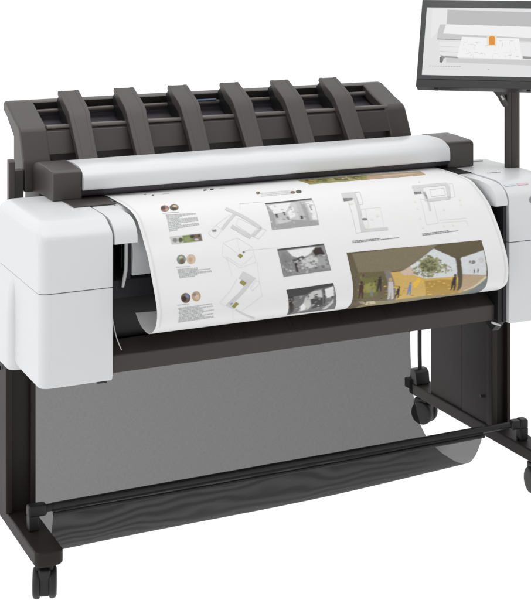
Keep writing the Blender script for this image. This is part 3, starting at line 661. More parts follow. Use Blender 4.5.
('grey',4,'443.5,755.3 442.8,747.7 446.5,747.1 448.8,754.8 446.6,758.2'),
('grey',4,'360.6,713.2 359.9,709.3 361.1,705.6 363.5,707.6 363.7,712.2 362.5,715.5'),
('charcoal',4,'464.3,696.7 464.7,690.5 469,691.7 471.7,697.8 467.4,700.1'),
('grey',4,'420.9,679 416.7,679 414.3,675.8 415.6,672.1 419.4,672.1 422,673.3 423.5,676.3'),
('charcoal',4,'422.9,706.1 423.8,702.6 424.9,700.1 427.7,700.7 431.2,702.2 429.7,705.5 426.8,706.6'),
('charcoal',4,'397.2,664.5 398.9,666.4 399.1,668.4 397,668.9 395.4,668.1 395.6,666.5'),
('grey',4,'419.4,776.5 419.6,771.7 421.3,769.6 422.8,776.8 423.6,783.1 421.6,783'),
('g2',4,'461,715.4 462.2,717.2 463.2,719.1 462.2,721.2 460.4,720.3 459.6,718.6 459.8,716.8'),
('grey',4,'397.5,669.4 400.9,671 402.7,675.1 400.8,679.7 397.4,678.2 396.4,674.3'),
('g2',4,'341.5,680.4 342.2,678.3 347.1,677.3 349.5,679.2 349.3,681.4 344.6,681.7'),
('grey',4,'397.4,745.6 397.5,736.6 399.9,740.6 401.9,753.9 400.4,757.4'),
('grey',4,'363.9,690.3 367.3,692.3 370.6,694.2 368.3,697.1 363.5,696.8 361,694.9 361.2,692.7'),
('g2',4,'394.7,677.7 397.7,678.6 397.4,681.8 394.9,682.8 392.5,683 391.4,680.6 392.5,678.5'),
('charcoal',4,'451,736.9 451.6,745.1 449.2,743.7 447.1,736.3 448.1,732 449.6,729.8'),
('grey',4,'386.2,764.3 390.9,764.6 395.6,769.2 394.9,777.3 391.1,781.6 386.4,772.9'),
('grey',4,'462.1,709.6 460,707.8 458.3,705.5 458.5,701.6 460.7,701.6 462.2,703.4 463.9,706.8'),
('g1',4,'438.2,735.1 441.2,737.9 443.3,742 444.6,750 443.1,755.8 440.1,748.5 437,741.8'),
('g2',4,'380,682.2 377.1,682.8 376.2,680 377.4,677.7 380,677.9 381.8,680'),
('g1',4,'345.4,689.2 341.8,688.9 340.4,684.8 342.3,681.6 345.7,681.7 347.9,685.5'),
('g1',4,'397.8,677.8 401.3,676.5 403.5,679.2 403,681.9 401.3,684.5 398.6,682.8 396.9,680.8'),
('g2',4,'373.8,737.9 371,739.2 368.6,738.5 367.7,735.8 367.9,733.1 370.1,733.1 372.3,734.2'),
('g2',4,'386.8,781.7 381.5,778 376.8,770.1 378.8,763.1 383.2,760.4 386.4,770.5'),
('g2',4,'427.7,751.3 431.1,748.6 435.6,747.4 437,752.1 437.8,756 434.4,757.9 430.2,756'),
('g2',4,'419.2,732.7 414.3,732.3 410.9,724.4 415.1,719.5 420.9,723.6'),
('grey',4,'447.7,676.9 446.2,680.9 441.8,680 442.4,674.6 445.9,673.9'),
('charcoal',4,'440.2,722 442.5,724.3 437.7,726.1 434.1,724 435.8,722.3'),
('g1',4,'362.4,717.2 366.1,719.9 366.5,724.2 362.6,726.4 357.9,724 359.6,720.1'),
('grey',4,'400.3,688.3 403.7,690 401.9,692.5 398.3,693.3 395.5,692.1 393.1,690.1 396.6,688.7'),
('grey',4,'346.1,689.3 350.2,688.9 352.4,691.3 350.6,693.9 346,694.2 343.7,691.6'),
('g2',4,'461.4,726.5 459.7,728.3 457.7,727.4 456.1,724.7 456.4,721.1 458.9,720.9 460.8,723.1'),
('grey',4,'416.6,684.7 419.7,686.4 421.9,689.5 420.2,692.9 417.7,694.1 413.7,693.2 414,687.8'),
('grey',4,'402.1,754.7 401.3,757.9 400.2,759.4 398.2,756.9 398.3,752.8 398.6,749.2 400.5,750.7'),
('grey',4,'351.5,680.2 353,675.5 355.3,677.9 356.1,683.7 354.2,686.5 352.2,685.5'),
('g3',5,'429.7,731.5 431.2,729.2 433.1,733.6 433.2,739.6 431.9,741.6 429.9,737.7'),
('g2',5,'421.5,709.9 424.9,710.1 425,712.3 423.9,713.7 421.5,714 419.4,712.9 419.8,711.3'),
('g2',5,'406.6,659.6 407.2,656.1 409.8,656.7 409.5,660.5 407.8,661.5'),
('g2',5,'404.7,753.6 406.6,760.2 405.3,765.3 401.2,761.9 401.6,755.6'),
('g3',5,'473,727.2 473.3,731.7 471.8,732.7 470.6,728.2 470.3,724.6 471.2,723.3 472.5,723.2'),
('g3',5,'407.5,669.8 404.5,669.6 405.6,668 408.3,667.2 409.2,668.8'),
('g3',5,'417.2,682.3 418.3,684.1 415.7,684.7 413,683.7 414.5,681.6'),
('g2',5,'411.2,735.4 411.7,732.1 414.2,730.9 416,734.5 415.5,738.2 412.9,738.7'),
('g2',5,'464,697.9 463.3,700.7 460.2,702.5 458.5,698.9 460.9,696.7'),
('g2',5,'463.6,753.5 462.3,756.7 459.5,756 458.1,752.1 458.8,748.3 462.1,748.8'),
]),
('printed_photo', 'colour photograph of people under a roof printed on the sheet', [
('roof',1,'527.4,510.1 933.3,514.3 933.3,900 527.4,900'),
('stone',2,'557.4,690 933.3,690 933.3,900 557.4,900'),
('slate',3,'911.3,690 933.3,690 933.3,900 873.3,900'),
('olive',2,'542.9,593.2 621.1,600 639.1,800 557.6,800'),
('moss',3,'550.4,614.6 599.3,620.2 598.9,723.4 549.4,722.3'),
('olive2',4,'553.7,648.3 591.4,651.9 591.5,699.3 553.5,695.9'),
('concrete',3,'621.9,593.4 641.8,594.8 664.1,800 639.1,800'),
('yellow',3,'640.4,606.1 704.2,609.2 837.1,665.1 868.3,800 715.2,800 664.1,800'),
('sky',4,'674.4,607.6 782,529.9 839.9,579.2 837,670.6 739.9,662.2 696.8,623.4'),
('leafb',4,'787.2,598.6 784.5,609.5 779.1,619.4 771.7,627 762.9,631 753.5,630.9 744.5,626.7 736.7,619.1 731,609.2 727.9,598.4 727.8,588 730.8,578.7 736.3,571 744,565.5 753,562.6 762.4,562.5 771.3,565.4 778.8,570.9 784.3,578.6 787.1,588.1'),
('sand',4,'668.3,609.3 700.8,587.7 717,633.7 678.3,630.2'),
('darkgreen',6,'773,616.7 772.1,619.7 770.8,619.4 770.5,616.2 771.4,613.3 772.7,613.6'),
('leafb',5,'751.8,642.3 749.9,645.3 746.3,644.4 744.8,640.6 746.7,637.7 750.2,638.5'),
('leaf',6,'774.3,566.1 772.5,568.7 769.8,568.3 768.9,565.2 770.8,562.6 773.5,563'),
('leaf',5,'727.2,616.6 725.1,620.1 721.5,619.3 720.1,615.1 722.2,611.7 725.8,612.5'),
('darkgreen',6,'777.8,597.2 775.5,599.7 771.6,599 770,595.8 772.3,593.4 776.2,594.1'),
('darkgreen',5,'758.7,601.1 757.1,602.8 754.5,602.3 753.4,600.1 754.9,598.5 757.6,599'),
('leafc',6,'764.4,596.6 763,600.1 761,599.8 760.5,595.9 762,592.5 763.9,592.9'),
('leafc',5,'766.3,607 764.6,609.9 762,609.3 761,606 762.7,603.2 765.3,603.7'),
('leafa',6,'815.7,631.3 813.6,634.3 809.8,633.5 808.2,629.5 810.3,626.5 814.1,627.4'),
('leafb',5,'809.5,628.9 807,632.8 802.6,631.7 800.7,626.9 803.3,623.1 807.7,624.1'),
('leafa',6,'767.2,612.5 764.9,616.5 761.2,615.6 759.7,610.9 762.1,607.1 765.8,607.9'),
('leafa',5,'766.2,590.9 763.6,594.3 759.3,593.6 757.7,589.4 760.3,586.1 764.6,586.9'),
('darkgreen',6,'740.9,603.9 738.4,607.6 734.3,606.8 732.7,602.3 735.2,598.8 739.3,599.5'),
('leafa',6,'766.1,643.9 765,648.3 763.3,647.9 762.7,643.1 763.8,638.7 765.5,639.1'),
('leafc',5,'767.4,617.7 765.1,620.5 761.3,619.6 759.6,616 761.9,613.3 765.7,614.2'),
('leaf',6,'760.9,635.7 759.1,640.1 756.2,639.4 755.1,634.4 756.9,630.1 759.8,630.8'),
('leafc',5,'750,601.2 747.7,604.8 744,604.1 742.6,599.8 744.9,596.3 748.6,596.9'),
('leafb',6,'783.4,619.3 782.1,621.1 779.7,620.5 778.7,618.2 780.1,616.5 782.5,617'),
('darkgreen',5,'777.6,610.8 776.2,612 773.7,611.5 772.6,609.8 774,608.7 776.5,609.2'),
('leafb',6,'824.1,639.1 822.5,641.3 819.5,640.5 818.2,637.7 819.8,635.6 822.8,636.3'),
('leafc',5,'770.8,581.6 769.7,582.9 768.1,582.7 767.5,581.1 768.5,579.8 770.2,580.1'),
('leafb',6,'784.6,587.8 782.4,590.7 778.8,590 777.5,586.5 779.8,583.7 783.3,584.3'),
('leafb',5,'789.5,623.3 787,627.3 782.8,626.3 781,621.4 783.5,617.5 787.8,618.5'),
('leafa',6,'730.4,569.5 728.9,572 726.9,571.7 726.4,568.9 727.9,566.3 729.9,566.7'),
('leaf',5,'717.1,612.7 715.4,614.6 712.5,614 711.3,611.5 713,609.6 715.9,610.2'),
('leafb',6,'781.8,571 780.7,573.4 779.3,573.2 779,570.5 780.2,568.1 781.5,568.3'),
('leafa',5,'770.9,614.3 769.5,615.3 766.9,614.8 765.7,613.2 767.1,612.1 769.7,612.6'),
('darkgreen',6,'767.3,604.9 766.2,607.3 764.5,606.9 764,604.2 765.1,601.9 766.7,602.2'),
('leafb',5,'798.6,634.4 796.9,637.3 794,636.6 792.8,633.1 794.5,630.2 797.4,630.9'),
('leafb',6,'775,612.3 772.7,613.3 768.5,612.4 766.5,610.5 768.7,609.6 773,610.5'),
('leafa',5,'738.8,642.4 737.7,645 735.9,644.5 735.2,641.5 736.2,638.9 738.1,639.3'),
('leafb',6,'795.3,588.9 794.1,590.5 792.1,590.2 791.3,588.3 792.6,586.7 794.6,587'),
('leafa',5,'761.4,571.8 759.2,573.8 755.5,573.3 754,570.7 756.3,568.7 759.9,569.3'),
('leafc',6,'774.6,583.9 772,586.2 767.6,585.5 765.9,582.5 768.5,580.2 772.8,580.9'),
('leaf',5,'811.6,603 809.2,604.5 805,603.7 803.1,601.4 805.4,599.9 809.7,600.7'),
('leafc',6,'757.7,608.9 756.6,612.2 755,611.9 754.5,608.3 755.7,605.1 757.3,605.4'),
('leafc',5,'763.5,575.7 761.2,577 757.2,576.3 755.5,574.5 757.7,573.3 761.7,573.9'),
('darkgreen',6,'751.6,605.8 749.5,607.6 745.7,606.8 744,604.3 746.2,602.5 750,603.3'),
('leafb',5,'785.5,590 784.1,592.4 782.1,592 781.5,589.3 782.9,586.9 784.9,587.2'),
('leaf',6,'783.4,575.2 780.8,576.7 776.4,576 774.5,573.8 777,572.3 781.4,573'),
('darkgreen',5,'749.2,573.4 748.3,574.6 746.9,574.4 746.4,573 747.3,571.9 748.7,572.1'),
('leafa',6,'768,582.1 766.6,585.2 764.7,584.9 764.3,581.5 765.7,578.4 767.6,578.7'),
('leafa',5,'764,588.3 761.5,591.3 757.6,590.6 756.1,587 758.6,584 762.5,584.7'),
('leaf',6,'752.9,592.1 751.4,595.1 749.3,594.8 748.7,591.3 750.2,588.4 752.3,588.7'),
('leafa',5,'756.6,653.1 754.6,657 751.1,656.2 749.5,651.4 751.4,647.5 755,648.4'),
('leaf',6,'744.5,594.7 743.1,597.3 741.2,596.9 740.6,594 741.9,591.5 743.9,591.9'),
('leafc',5,'761.4,591.6 760.3,592.7 758.5,592.3 757.8,591 758.8,590 760.6,590.3'),
('darkgreen',6,'760.3,597.7 758.6,601.3 756.3,600.9 755.6,596.9 757.3,593.5 759.6,593.9'),
('leafb',5,'767.9,627.9 767,630.9 765.5,630.5 765.1,627.2 766,624.3 767.5,624.6'),
('leaf',6,'780.2,574.5 778.4,576.2 775.6,575.7 774.4,573.6 776.2,571.9 779,572.4'),
('leaf',5,'766.3,586.9 764.1,588.7 760.1,588.1 758.5,585.6 760.8,583.8 764.7,584.5'),
('leafa',6,'765.6,599.2 764.2,603 762.3,602.6 761.8,598.5 763.3,594.8 765.2,595.2'),
('leafa',5,'716.8,600.1 715.4,603.9 713.6,603.5 713.2,599.4 714.5,595.7 716.3,596.1'),
('leafa',6,'770,635.9 768.9,639.2 767.3,638.8 766.8,635.1 767.8,631.8 769.4,632.2'),
('leaf',5,'767.4,605.9 765.2,608.4 761.5,607.6 759.9,604.4 762.1,602 765.8,602.7'),
('leaf',6,'753.8,570.7 752.5,572.7 750.5,572.3 749.9,570.1 751.3,568.2 753.2,568.5'),
('leafa',5,'767.1,610.3 765.6,612 763.1,611.5 762.1,609.3 763.6,607.6 766,608.1'),
('leafc',6,'748.5,594.9 747.4,596 745.4,595.7 744.6,594.2 745.8,593 747.7,593.4'),
('leaf',5,'743.7,580.1 741.4,581.7 737.4,581 735.7,578.7 738,577.2 742,577.8'),
('leafc',6,'737,591.1 734.7,594.1 730.9,593.4 729.5,589.8 731.9,586.8 735.6,587.5'),
('leafb',5,'777.9,612.4 776.3,614.8 773.4,614.1 772.3,611.2 773.9,608.9 776.8,609.5'),
('leafa',6,'751.7,636.2 749.5,639.1 745.5,638.1 743.7,634.3 745.9,631.4 749.9,632.3'),
('leafb',5,'809.9,620.4 807.9,624.7 804.6,623.9 803.4,618.9 805.4,614.8 808.7,615.5'),
('leafb',6,'721.7,596.1 719.7,598.1 716.3,597.5 714.9,594.9 716.9,593 720.3,593.6'),
('darkgreen',5,'756.6,609.3 754.3,611.2 750.4,610.4 748.6,607.7 750.9,605.9 754.8,606.6'),
('darkgreen',6,'751.4,623.2 750.6,625 749.2,624.6 748.7,622.6 749.5,620.8 750.9,621.1'),
('leafb',5,'803.9,617.6 801.7,620.5 797.9,619.6 796.3,616 798.5,613.2 802.3,614'),
('leafb',6,'727,600.4 725.4,603.7 723.2,603.2 722.5,599.6 724,596.4 726.3,596.8'),
('leafb',5,'804.9,644.6 803.7,649 801.6,648.5 800.8,643.6 802.1,639.2 804.1,639.7'),
('leafa',6,'748.9,587.9 747.2,590.8 744.7,590.4 743.8,587.1 745.6,584.3 748.1,584.7'),
('leafb',5,'736.4,575.7 735.2,578.9 734.1,578.7 734,575.3 735.1,572.2 736.3,572.4'),
('leafb',6,'747.9,642.2 747.1,644.4 745.7,644.1 745.1,641.5 746,639.3 747.3,639.6'),
('leafa',5,'797.1,590 795.7,591.3 793.4,590.9 792.4,589.2 793.8,587.9 796.2,588.3'),
('leafc',6,'767.5,599.4 765.4,601.1 761.8,600.4 760.3,598.1 762.3,596.5 765.9,597.1'),
('leafa',5,'768.9,621 767.7,624 765.8,623.5 765.1,620.2 766.4,617.3 768.2,617.7'),
('leafa',6,'745.9,584.1 744.8,585.6 743,585.3 742.4,583.5 743.5,582 745.3,582.3'),
('leaf',5,'720.5,601.8 718.9,604.4 716.3,603.9 715.4,600.8 717,598.2 719.5,598.7'),
('darkgreen',6,'763.7,581.6 762.3,582.8 759.8,582.4 758.7,580.8 760.2,579.7 762.7,580.1'),
('leafa',5,'764.5,589.6 763.2,592.5 761.6,592.2 761.2,589 762.5,586.3 764.1,586.5'),
('leafb',6,'756.4,565.9 754.8,568.9 752.8,568.6 752.3,565.2 753.9,562.2 755.9,562.5'),
('leafc',5,'753.3,622.3 750.8,626.5 746.7,625.5 745.1,620.5 747.6,616.4 751.6,617.3'),
('darkgreen',6,'759,599.2 757.6,601.7 755.4,601.2 754.6,598.3 756,595.9 758.2,596.3'),
('leaf',5,'766.8,604.8 765.1,605.7 762.2,605.1 760.9,603.6 762.5,602.6 765.4,603.2'),
('leafa',6,'751.2,610.6 748.8,613.9 744.8,613 743.2,608.9 745.6,605.8 749.6,606.6'),
('leafc',5,'756.8,595.4 755.7,597.6 754.3,597.3 753.8,594.9 754.9,592.7 756.3,592.9'),
('leafa',6,'769.5,579.8 768.4,581.9 766.9,581.6 766.5,579.3 767.6,577.2 769.1,577.4'),
('leafa',5,'799.4,610.5 797.8,612 795.1,611.4 793.9,609.3 795.4,607.9 798.2,608.5'),
('leafa',6,'754.5,605.3 753.1,607.8 751,607.4 750.3,604.5 751.6,602.1 753.7,602.5'),
('leafb',5,'811.5,605.6 810.2,609.3 808.3,608.9 807.8,604.9 809.1,601.4 811,601.7'),
('leafb',6,'738.4,569.7 736,571.6 732,571 730.4,568.5 732.8,566.6 736.8,567.2'),
('leafa',5,'754.9,612.6 752.5,615 748.4,614.1 746.6,610.9 749,608.5 753.1,609.4'),
('leafb',6,'790.5,620.1 788.6,621.9 785.2,621.1 783.6,618.6 785.6,616.8 789,617.6'),
('leafa',5,'760.1,559.9 758.6,562.9 756.7,562.7 756.4,559.4 757.9,556.4 759.7,556.6'),
('leafb',6,'777.4,571.5 775.8,572.8 773.1,572.3 772.1,570.7 773.6,569.4 776.3,569.8'),
('leafa',5,'773.5,582.9 772.2,586.2 770.6,586 770.4,582.4 771.7,579 773.2,579.3'),
('leafa',6,'781,602.3 780.1,604.1 778.7,603.8 778.2,601.8 779.1,600 780.5,600.3'),
('leafb',5,'783.6,591.6 781.8,593.2 778.7,592.6 777.4,590.5 779.2,589 782.3,589.6'),
('leafb',6,'768.9,646 767.5,648.7 765,648.1 763.8,644.7 765.3,642 767.8,642.7'),
('leafb',5,'729.3,604.7 728.3,607.9 727,607.6 726.7,604.2 727.7,601.2 729,601.4'),
('leafc',6,'752,612.1 750.8,615.4 749.1,615 748.6,611.4 749.8,608.3 751.5,608.6'),
('darkgreen',5,'748.6,609.3 747.1,612.4 744.8,611.9 744.1,608.3 745.6,605.3 747.8,605.8'),
('leafb',6,'733.8,641.4 732.3,644.7 729.8,644.1 728.8,640.2 730.2,637 732.7,637.6'),
('leafb',5,'746.3,559.4 744.8,560.4 742.1,560 741,558.6 742.5,557.7 745.2,558.1'),
('leafa',6,'750.7,582.8 749.8,584.3 748.5,584.1 748.1,582.4 749,580.9 750.3,581.1'),
('darkgreen',5,'770.2,594.5 768.5,597.2 765.8,596.7 764.8,593.5 766.6,591 769.3,591.5'),
('leafb',6,'765.1,598.6 763.7,600.6 761.4,600.2 760.6,597.7 762,595.7 764.3,596.1'),
('leafa',5,'743.4,580.3 742,582.1 740,581.8 739.2,579.6 740.6,577.8 742.7,578.1'),
('leaf',6,'757.9,648 756.1,650.1 752.7,649.3 751.1,646.4 753,644.3 756.3,645.1'),
('leafa',5,'789.7,599.6 788,600.6 785,600 783.6,598.5 785.3,597.5 788.3,598.1'),
('leaf',6,'754.9,607.8 754,610.1 752.7,609.9 752.4,607.3 753.3,604.9 754.6,605.2'),
('leafa',5,'766.9,557.8 764.4,560.8 760.4,560.2 759.1,556.6 761.6,553.7 765.6,554.2'),
('leaf',6,'725.6,617.3 724,619 721.2,618.4 720,616.1 721.6,614.5 724.4,615.1'),
('leafa',5,'757.8,617.8 756,618.9 752.6,618.1 751,616.4 752.8,615.3 756.2,616'),
('darkgreen',6,'751.5,573.6 749.6,576.4 746.8,576 745.9,572.8 747.8,570 750.6,570.5'),
('leafb',5,'719.6,614.4 717.8,616.9 714.6,616.2 713.3,613.1 715.1,610.7 718.3,611.3'),
('leafa',6,'755.2,604.5 753,607.7 749.4,607 747.9,603 750.2,599.9 753.8,600.6'),
('leafb',5,'760.5,568.7 758.8,571.7 756.5,571.3 755.9,568 757.6,565.1 759.9,565.5'),
('leafa',6,'739.1,588.2 737.1,591.3 734.2,590.8 733.2,587.2 735.2,584.2 738.1,584.7'),
('leafb',5,'741,593.4 740,594.7 738.4,594.4 737.8,592.8 738.8,591.5 740.4,591.8'),
('leafa',6,'766.9,576.1 764.6,577.1 760.5,576.5 758.7,574.8 761,573.8 765.1,574.4'),
('leafb',5,'714.3,606.2 713.3,608.3 711.8,608 711.3,605.6 712.3,603.5 713.8,603.8'),
('leafa',6,'760.2,600.7 757.7,604.3 753.6,603.5 752,599.1 754.5,595.7 758.6,596.4'),
('leafb',5,'743.3,646.8 741.3,649.7 737.4,648.7 735.7,645 737.8,642.1 741.6,643'),
('leaf',6,'764.4,655.6 762.3,659.6 758.3,658.6 756.5,653.7 758.6,649.7 762.6,650.7'),
('leaf',5,'785.5,575.3 783.1,578.1 779.4,577.5 778.1,574.1 780.4,571.3 784.1,571.9'),
('leafa',6,'778.2,613.8 777.1,615.4 775.3,615 774.5,613.1 775.6,611.5 777.4,611.9'),
('leafb',5,'775.6,564 774.7,565.1 773.1,564.9 772.6,563.5 773.6,562.4 775.1,562.7'),
('leafa',6,'758.6,634.2 757.7,636.1 756.2,635.7 755.6,633.4 756.5,631.5 758,631.9'),
('leaf',5,'805.6,636 804.2,639.2 801.9,638.6 800.9,634.9 802.3,631.7 804.7,632.2'),
('leafb',6,'733.8,588.1 731.2,590.8 726.8,590 725.1,586.6 727.7,584 732.1,584.7'),
('leafb',5,'734.3,582.1 732.9,585.4 731.1,585.1 730.8,581.5 732.2,578.2 734,578.5'),
('leafc',6,'765.8,609.7 764.8,611.5 763.2,611.2 762.6,609 763.6,607.2 765.2,607.5'),
('leafa',5,'770.7,632.5 769.2,635.9 766.7,635.3 765.7,631.3 767.2,627.9 769.7,628.5'),
('leaf',6,'782.5,586.8 781,590.2 778.8,589.8 778.3,586.1 779.9,582.8 782,583.1'),
('leafa',5,'737.1,650.7 735.9,655.2 734,654.7 733.2,649.7 734.4,645.3 736.3,645.7'),
('leafa',6,'723.5,609.3 722.7,610.9 721.4,610.6 720.9,608.8 721.8,607.2 723.1,607.5'),
('leafb',5,'758.2,624 757.1,626.2 755.2,625.8 754.4,623.1 755.6,620.9 757.5,621.4'),
('leaf',6,'753,611.4 750.9,612.6 746.9,611.8 745.1,609.7 747.3,608.5 751.2,609.3'),
('leafa',5,'769.7,572.6 768.4,573.5 766.3,573.2 765.4,571.9 766.7,571 768.8,571.3'),
('leafb',6,'764.1,597 762.4,598.6 759.4,598.1 758.2,595.9 759.9,594.3 762.9,594.9'),
('leafb',5,'757.4,632.4 755.3,635.8 751.5,634.9 749.9,630.7 752.1,627.4 755.8,628.2'),
('leaf',6,'763.5,635.6 762.3,639.5 760.5,639.1 759.8,634.7 761,630.9 762.8,631.3'),
('darkgreen',5,'758.3,615.1 756.3,618.5 753.1,617.8 751.8,613.7 753.8,610.4 757.1,611.1'),
('leafa',6,'823.6,629.5 822.3,631.2 819.9,630.7 818.8,628.4 820.2,626.6 822.6,627.2'),
('leafb',5,'784.9,619.7 782.9,621.5 779.2,620.7 777.6,618.1 779.6,616.3 783.3,617.1'),
('leaf',6,'756.8,629.1 754.8,630.7 751,629.8 749.3,627.3 751.3,625.7 755.1,626.6'),
('leaf',5,'790.7,575.5 789.4,578.5 787.9,578.3 787.6,575.1 788.9,572.1 790.4,572.4'),
('leafa',6,'745.5,577.5 742.9,580.4 738.7,579.7 737.1,576.2 739.7,573.4 743.9,574'),
('leaf',5,'738.9,638.8 737.5,642.9 735.1,642.3 734.2,637.7 735.7,633.7 738,634.3'),
('leaf',6,'807.4,598.6 805.2,601.9 801.7,601.2 800.4,597.3 802.6,594.1 806.1,594.8'),
('darkgreen',5,'767.2,585.1 766.1,587.8 764.9,587.6 764.8,584.7 765.8,582 767,582.2'),
('darkgreen',6,'767.1,620.1 764.7,623.4 760.6,622.5 758.8,618.3 761.2,615.1 765.4,616'),
('leaf',5,'774.6,607.9 773,610.6 770.5,610.1 769.5,606.9 771.1,604.3 773.7,604.8'),
('leafa',6,'756.7,597.3 754.2,600.3 750.1,599.5 748.4,595.8 750.9,592.9 755.1,593.6'),
('leaf',5,'761.5,601.2 760.3,602.4 758.1,602 757.2,600.4 758.4,599.2 760.6,599.6'),
('leafb',6,'746,594.1 745,596 743.6,595.7 743.2,593.6 744.2,591.7 745.6,592'),
('leaf',5,'743.1,645.3 741.6,646.5 738.8,645.8 737.5,643.9 739,642.7 741.8,643.3'),
('leaf',6,'761.7,604.4 760.3,607 758.1,606.6 757.3,603.6 758.7,601 760.9,601.4'),
('leafa',5,'793.7,615.3 791.7,617.5 788.1,616.7 786.6,613.8 788.6,611.7 792.2,612.4'),
('leafb',6,'728.5,609.1 727.3,610.9 725.2,610.5 724.5,608.3 725.7,606.5 727.7,606.9'),
('leaf',5,'734.5,629.4 733.3,633.8 731.4,633.4 730.8,628.5 732.1,624.1 734,624.5'),
('leafc',6,'756.1,620 754.5,623.3 751.8,622.7 750.8,618.8 752.4,615.6 755.1,616.2'),
('leafb',5,'764.5,595 762.5,596.8 759,596.2 757.6,593.7 759.6,592 763,592.6'),
('leaf',6,'753.5,570.8 752,572.3 749.4,571.9 748.4,570 750,568.5 752.5,568.9'),
('leafa',5,'726.1,626.4 723.7,629.3 719.4,628.3 717.6,624.5 720,621.6 724.2,622.6'),
('leafa',6,'796.1,638.6 793.8,640.5 789.6,639.5 787.6,636.6 789.9,634.7 794.1,635.7'),
('leaf',5,'733.7,588.2 731.9,590.7 729,590.2 728,587.2 729.8,584.8 732.7,585.3'),
('leaf',6,'779.4,606.1 777.8,609.6 775.5,609.1 774.7,605.1 776.3,601.7 778.6,602.2'),
('leaf',5,'809.1,608.1 807,611.3 803.7,610.6 802.5,606.8 804.5,603.6 807.8,604.3'),
('leafc',6,'756.4,611.7 754.5,615.9 751.7,615.3 750.8,610.6 752.6,606.6 755.4,607.2'),
('leaf',5,'788.4,627.5 786.4,629.7 782.9,628.9 781.3,625.9 783.3,623.8 786.8,624.6'),
('leafb',6,'754.5,637.1 752.4,641.6 748.9,640.7 747.5,635.5 749.6,631.1 753.1,631.9'),
('leafb',5,'772.9,582.7 771.9,584.3 770.3,584 769.7,582.2 770.8,580.6 772.4,580.9'),
('leaf',6,'736.4,644.5 735.4,647.2 733.6,646.7 732.8,643.6 733.9,640.9 735.7,641.3'),
('leafa',5,'780.9,575.9 778.5,577.7 774.4,577 772.7,574.6 775.1,572.9 779.2,573.5'),
('leafa',6,'743.9,590.4 741.9,592.4 738.7,591.8 737.4,589.3 739.3,587.4 742.6,587.9'),
('leafa',5,'743.8,608 741.3,611.3 737.2,610.4 735.6,606.3 738,603.1 742.2,603.9'),
('leafc',6,'750.1,595.3 748.3,598.4 745.6,597.9 744.7,594.4 746.5,591.4 749.2,591.9'),
('leafa',5,'712.6,623.9 710.4,627.1 706.7,626.3 705.2,622.2 707.4,619 711,619.8'),
('leafb',6,'781.8,619.8 779.8,622.3 776.4,621.5 774.9,618.3 776.9,615.8 780.3,616.6'),
('leafa',5,'797.8,615.4 795.5,616.8 791.2,615.9 789.3,613.6 791.6,612.2 795.9,613.1'),
('leaf',6,'722.5,621.3 721.7,623.5 720.5,623.2 720.1,620.7 720.9,618.5 722.1,618.8'),
('leafb',5,'768.6,568.6 767.6,570.5 766.4,570.3 766.1,568.2 767.1,566.3 768.3,566.5'),
('leafb',6,'801.6,610.5 799.6,612.3 795.9,611.5 794.3,609 796.4,607.3 800,608'),
('leafa',5,'747.9,623.3 746.8,625 745,624.6 744.2,622.5 745.3,620.8 747.1,621.2'),
('leafb',6,'732.9,571.2 730.2,574.2 725.9,573.6 724.3,569.9 727.1,566.9 731.3,567.6'),
('leafc',5,'772.9,605.2 771.4,607.1 768.7,606.5 767.6,604.2 769.2,602.4 771.8,602.9'),
('leaf',6,'764.6,571.3 762.6,573.9 759.6,573.5 758.6,570.4 760.6,567.8 763.6,568.2'),
('leafb',5,'805.6,607.4 803,611.2 798.6,610.3 796.9,605.7 799.6,602.1 803.9,602.9'),
('leafb',6,'802,601.7 800.1,603.9 797,603.3 795.8,600.5 797.6,598.3 800.7,598.8'),
('darkgreen',5,'757.2,624.6 755.5,628.4 752.6,627.8 751.5,623.3 753.3,619.5 756.2,620.1'),
('leafb',6,'771.8,571.2 770.2,573.9 768.1,573.6 767.5,570.5 769.1,567.8 771.2,568.1'),
('leaf',5,'786.5,593.3 785.1,594.8 782.9,594.4 782,592.5 783.3,591.1 785.6,591.5'),
('leafb',6,'815.4,635.4 814.6,637.5 813.2,637.2 812.6,634.8 813.5,632.7 814.9,633'),
('leafa',5,'715.8,599 714.1,600.3 711,599.7 709.7,597.9 711.4,596.7 714.5,597.2'),
('leaf',6,'794.9,588 793.4,589.8 790.9,589.4 790,587.2 791.5,585.4 793.9,585.8'),
('leaf',5,'788.2,627.5 786.2,630.6 782.7,629.7 781.2,625.9 783.2,622.9 786.7,623.7'),
('leafb',6,'761,632.7 759.6,636.4 757.2,635.8 756.3,631.6 757.7,628 760.1,628.5'),
('leafb',5,'778.8,625 777.7,627.6 775.8,627.2 775.1,624.1 776.2,621.6 778.1,622'),
('leafb',6,'707.8,608.4 706.2,612.2 703.7,611.7 703,607.4 704.6,603.7 707,604.2'),
('darkgreen',5,'767.9,601.8 766.4,605.1 764,604.6 763.3,600.9 764.8,597.7 767.2,598.2'),
('leafa',6,'745.6,595.3 744.2,596.6 741.9,596.2 740.9,594.4 742.3,593.1 744.7,593.5'),
('leafa',5,'762.6,593.6 760.5,596.1 757,595.5 755.6,592.4 757.8,589.9 761.3,590.5'),
('darkgreen',6,'749.7,589.2 747.2,592.2 743,591.5 741.5,587.8 744,584.8 748.1,585.5'),
('darkgreen',5,'765,612.1 762.9,614.9 759.4,614.1 758,610.7 760.1,608 763.6,608.7'),
('leafa',6,'765.9,559.1 764.4,560.4 761.8,560 760.8,558.3 762.4,557 764.9,557.4'),
('leafa',5,'737.4,597.8 735.5,599.2 732.2,598.6 730.7,596.5 732.6,595.1 735.9,595.7'),
('leafb',6,'764.1,565.1 761.8,566.2 757.8,565.6 756.1,563.9 758.3,562.8 762.4,563.4'),
('leaf',5,'757.3,567.8 756.2,569.8 754.6,569.5 754.2,567.3 755.4,565.4 756.9,565.6'),
('leafa',6,'764.8,593.1 762.5,595 758.5,594.3 756.8,591.6 759.1,589.8 763.1,590.5'),
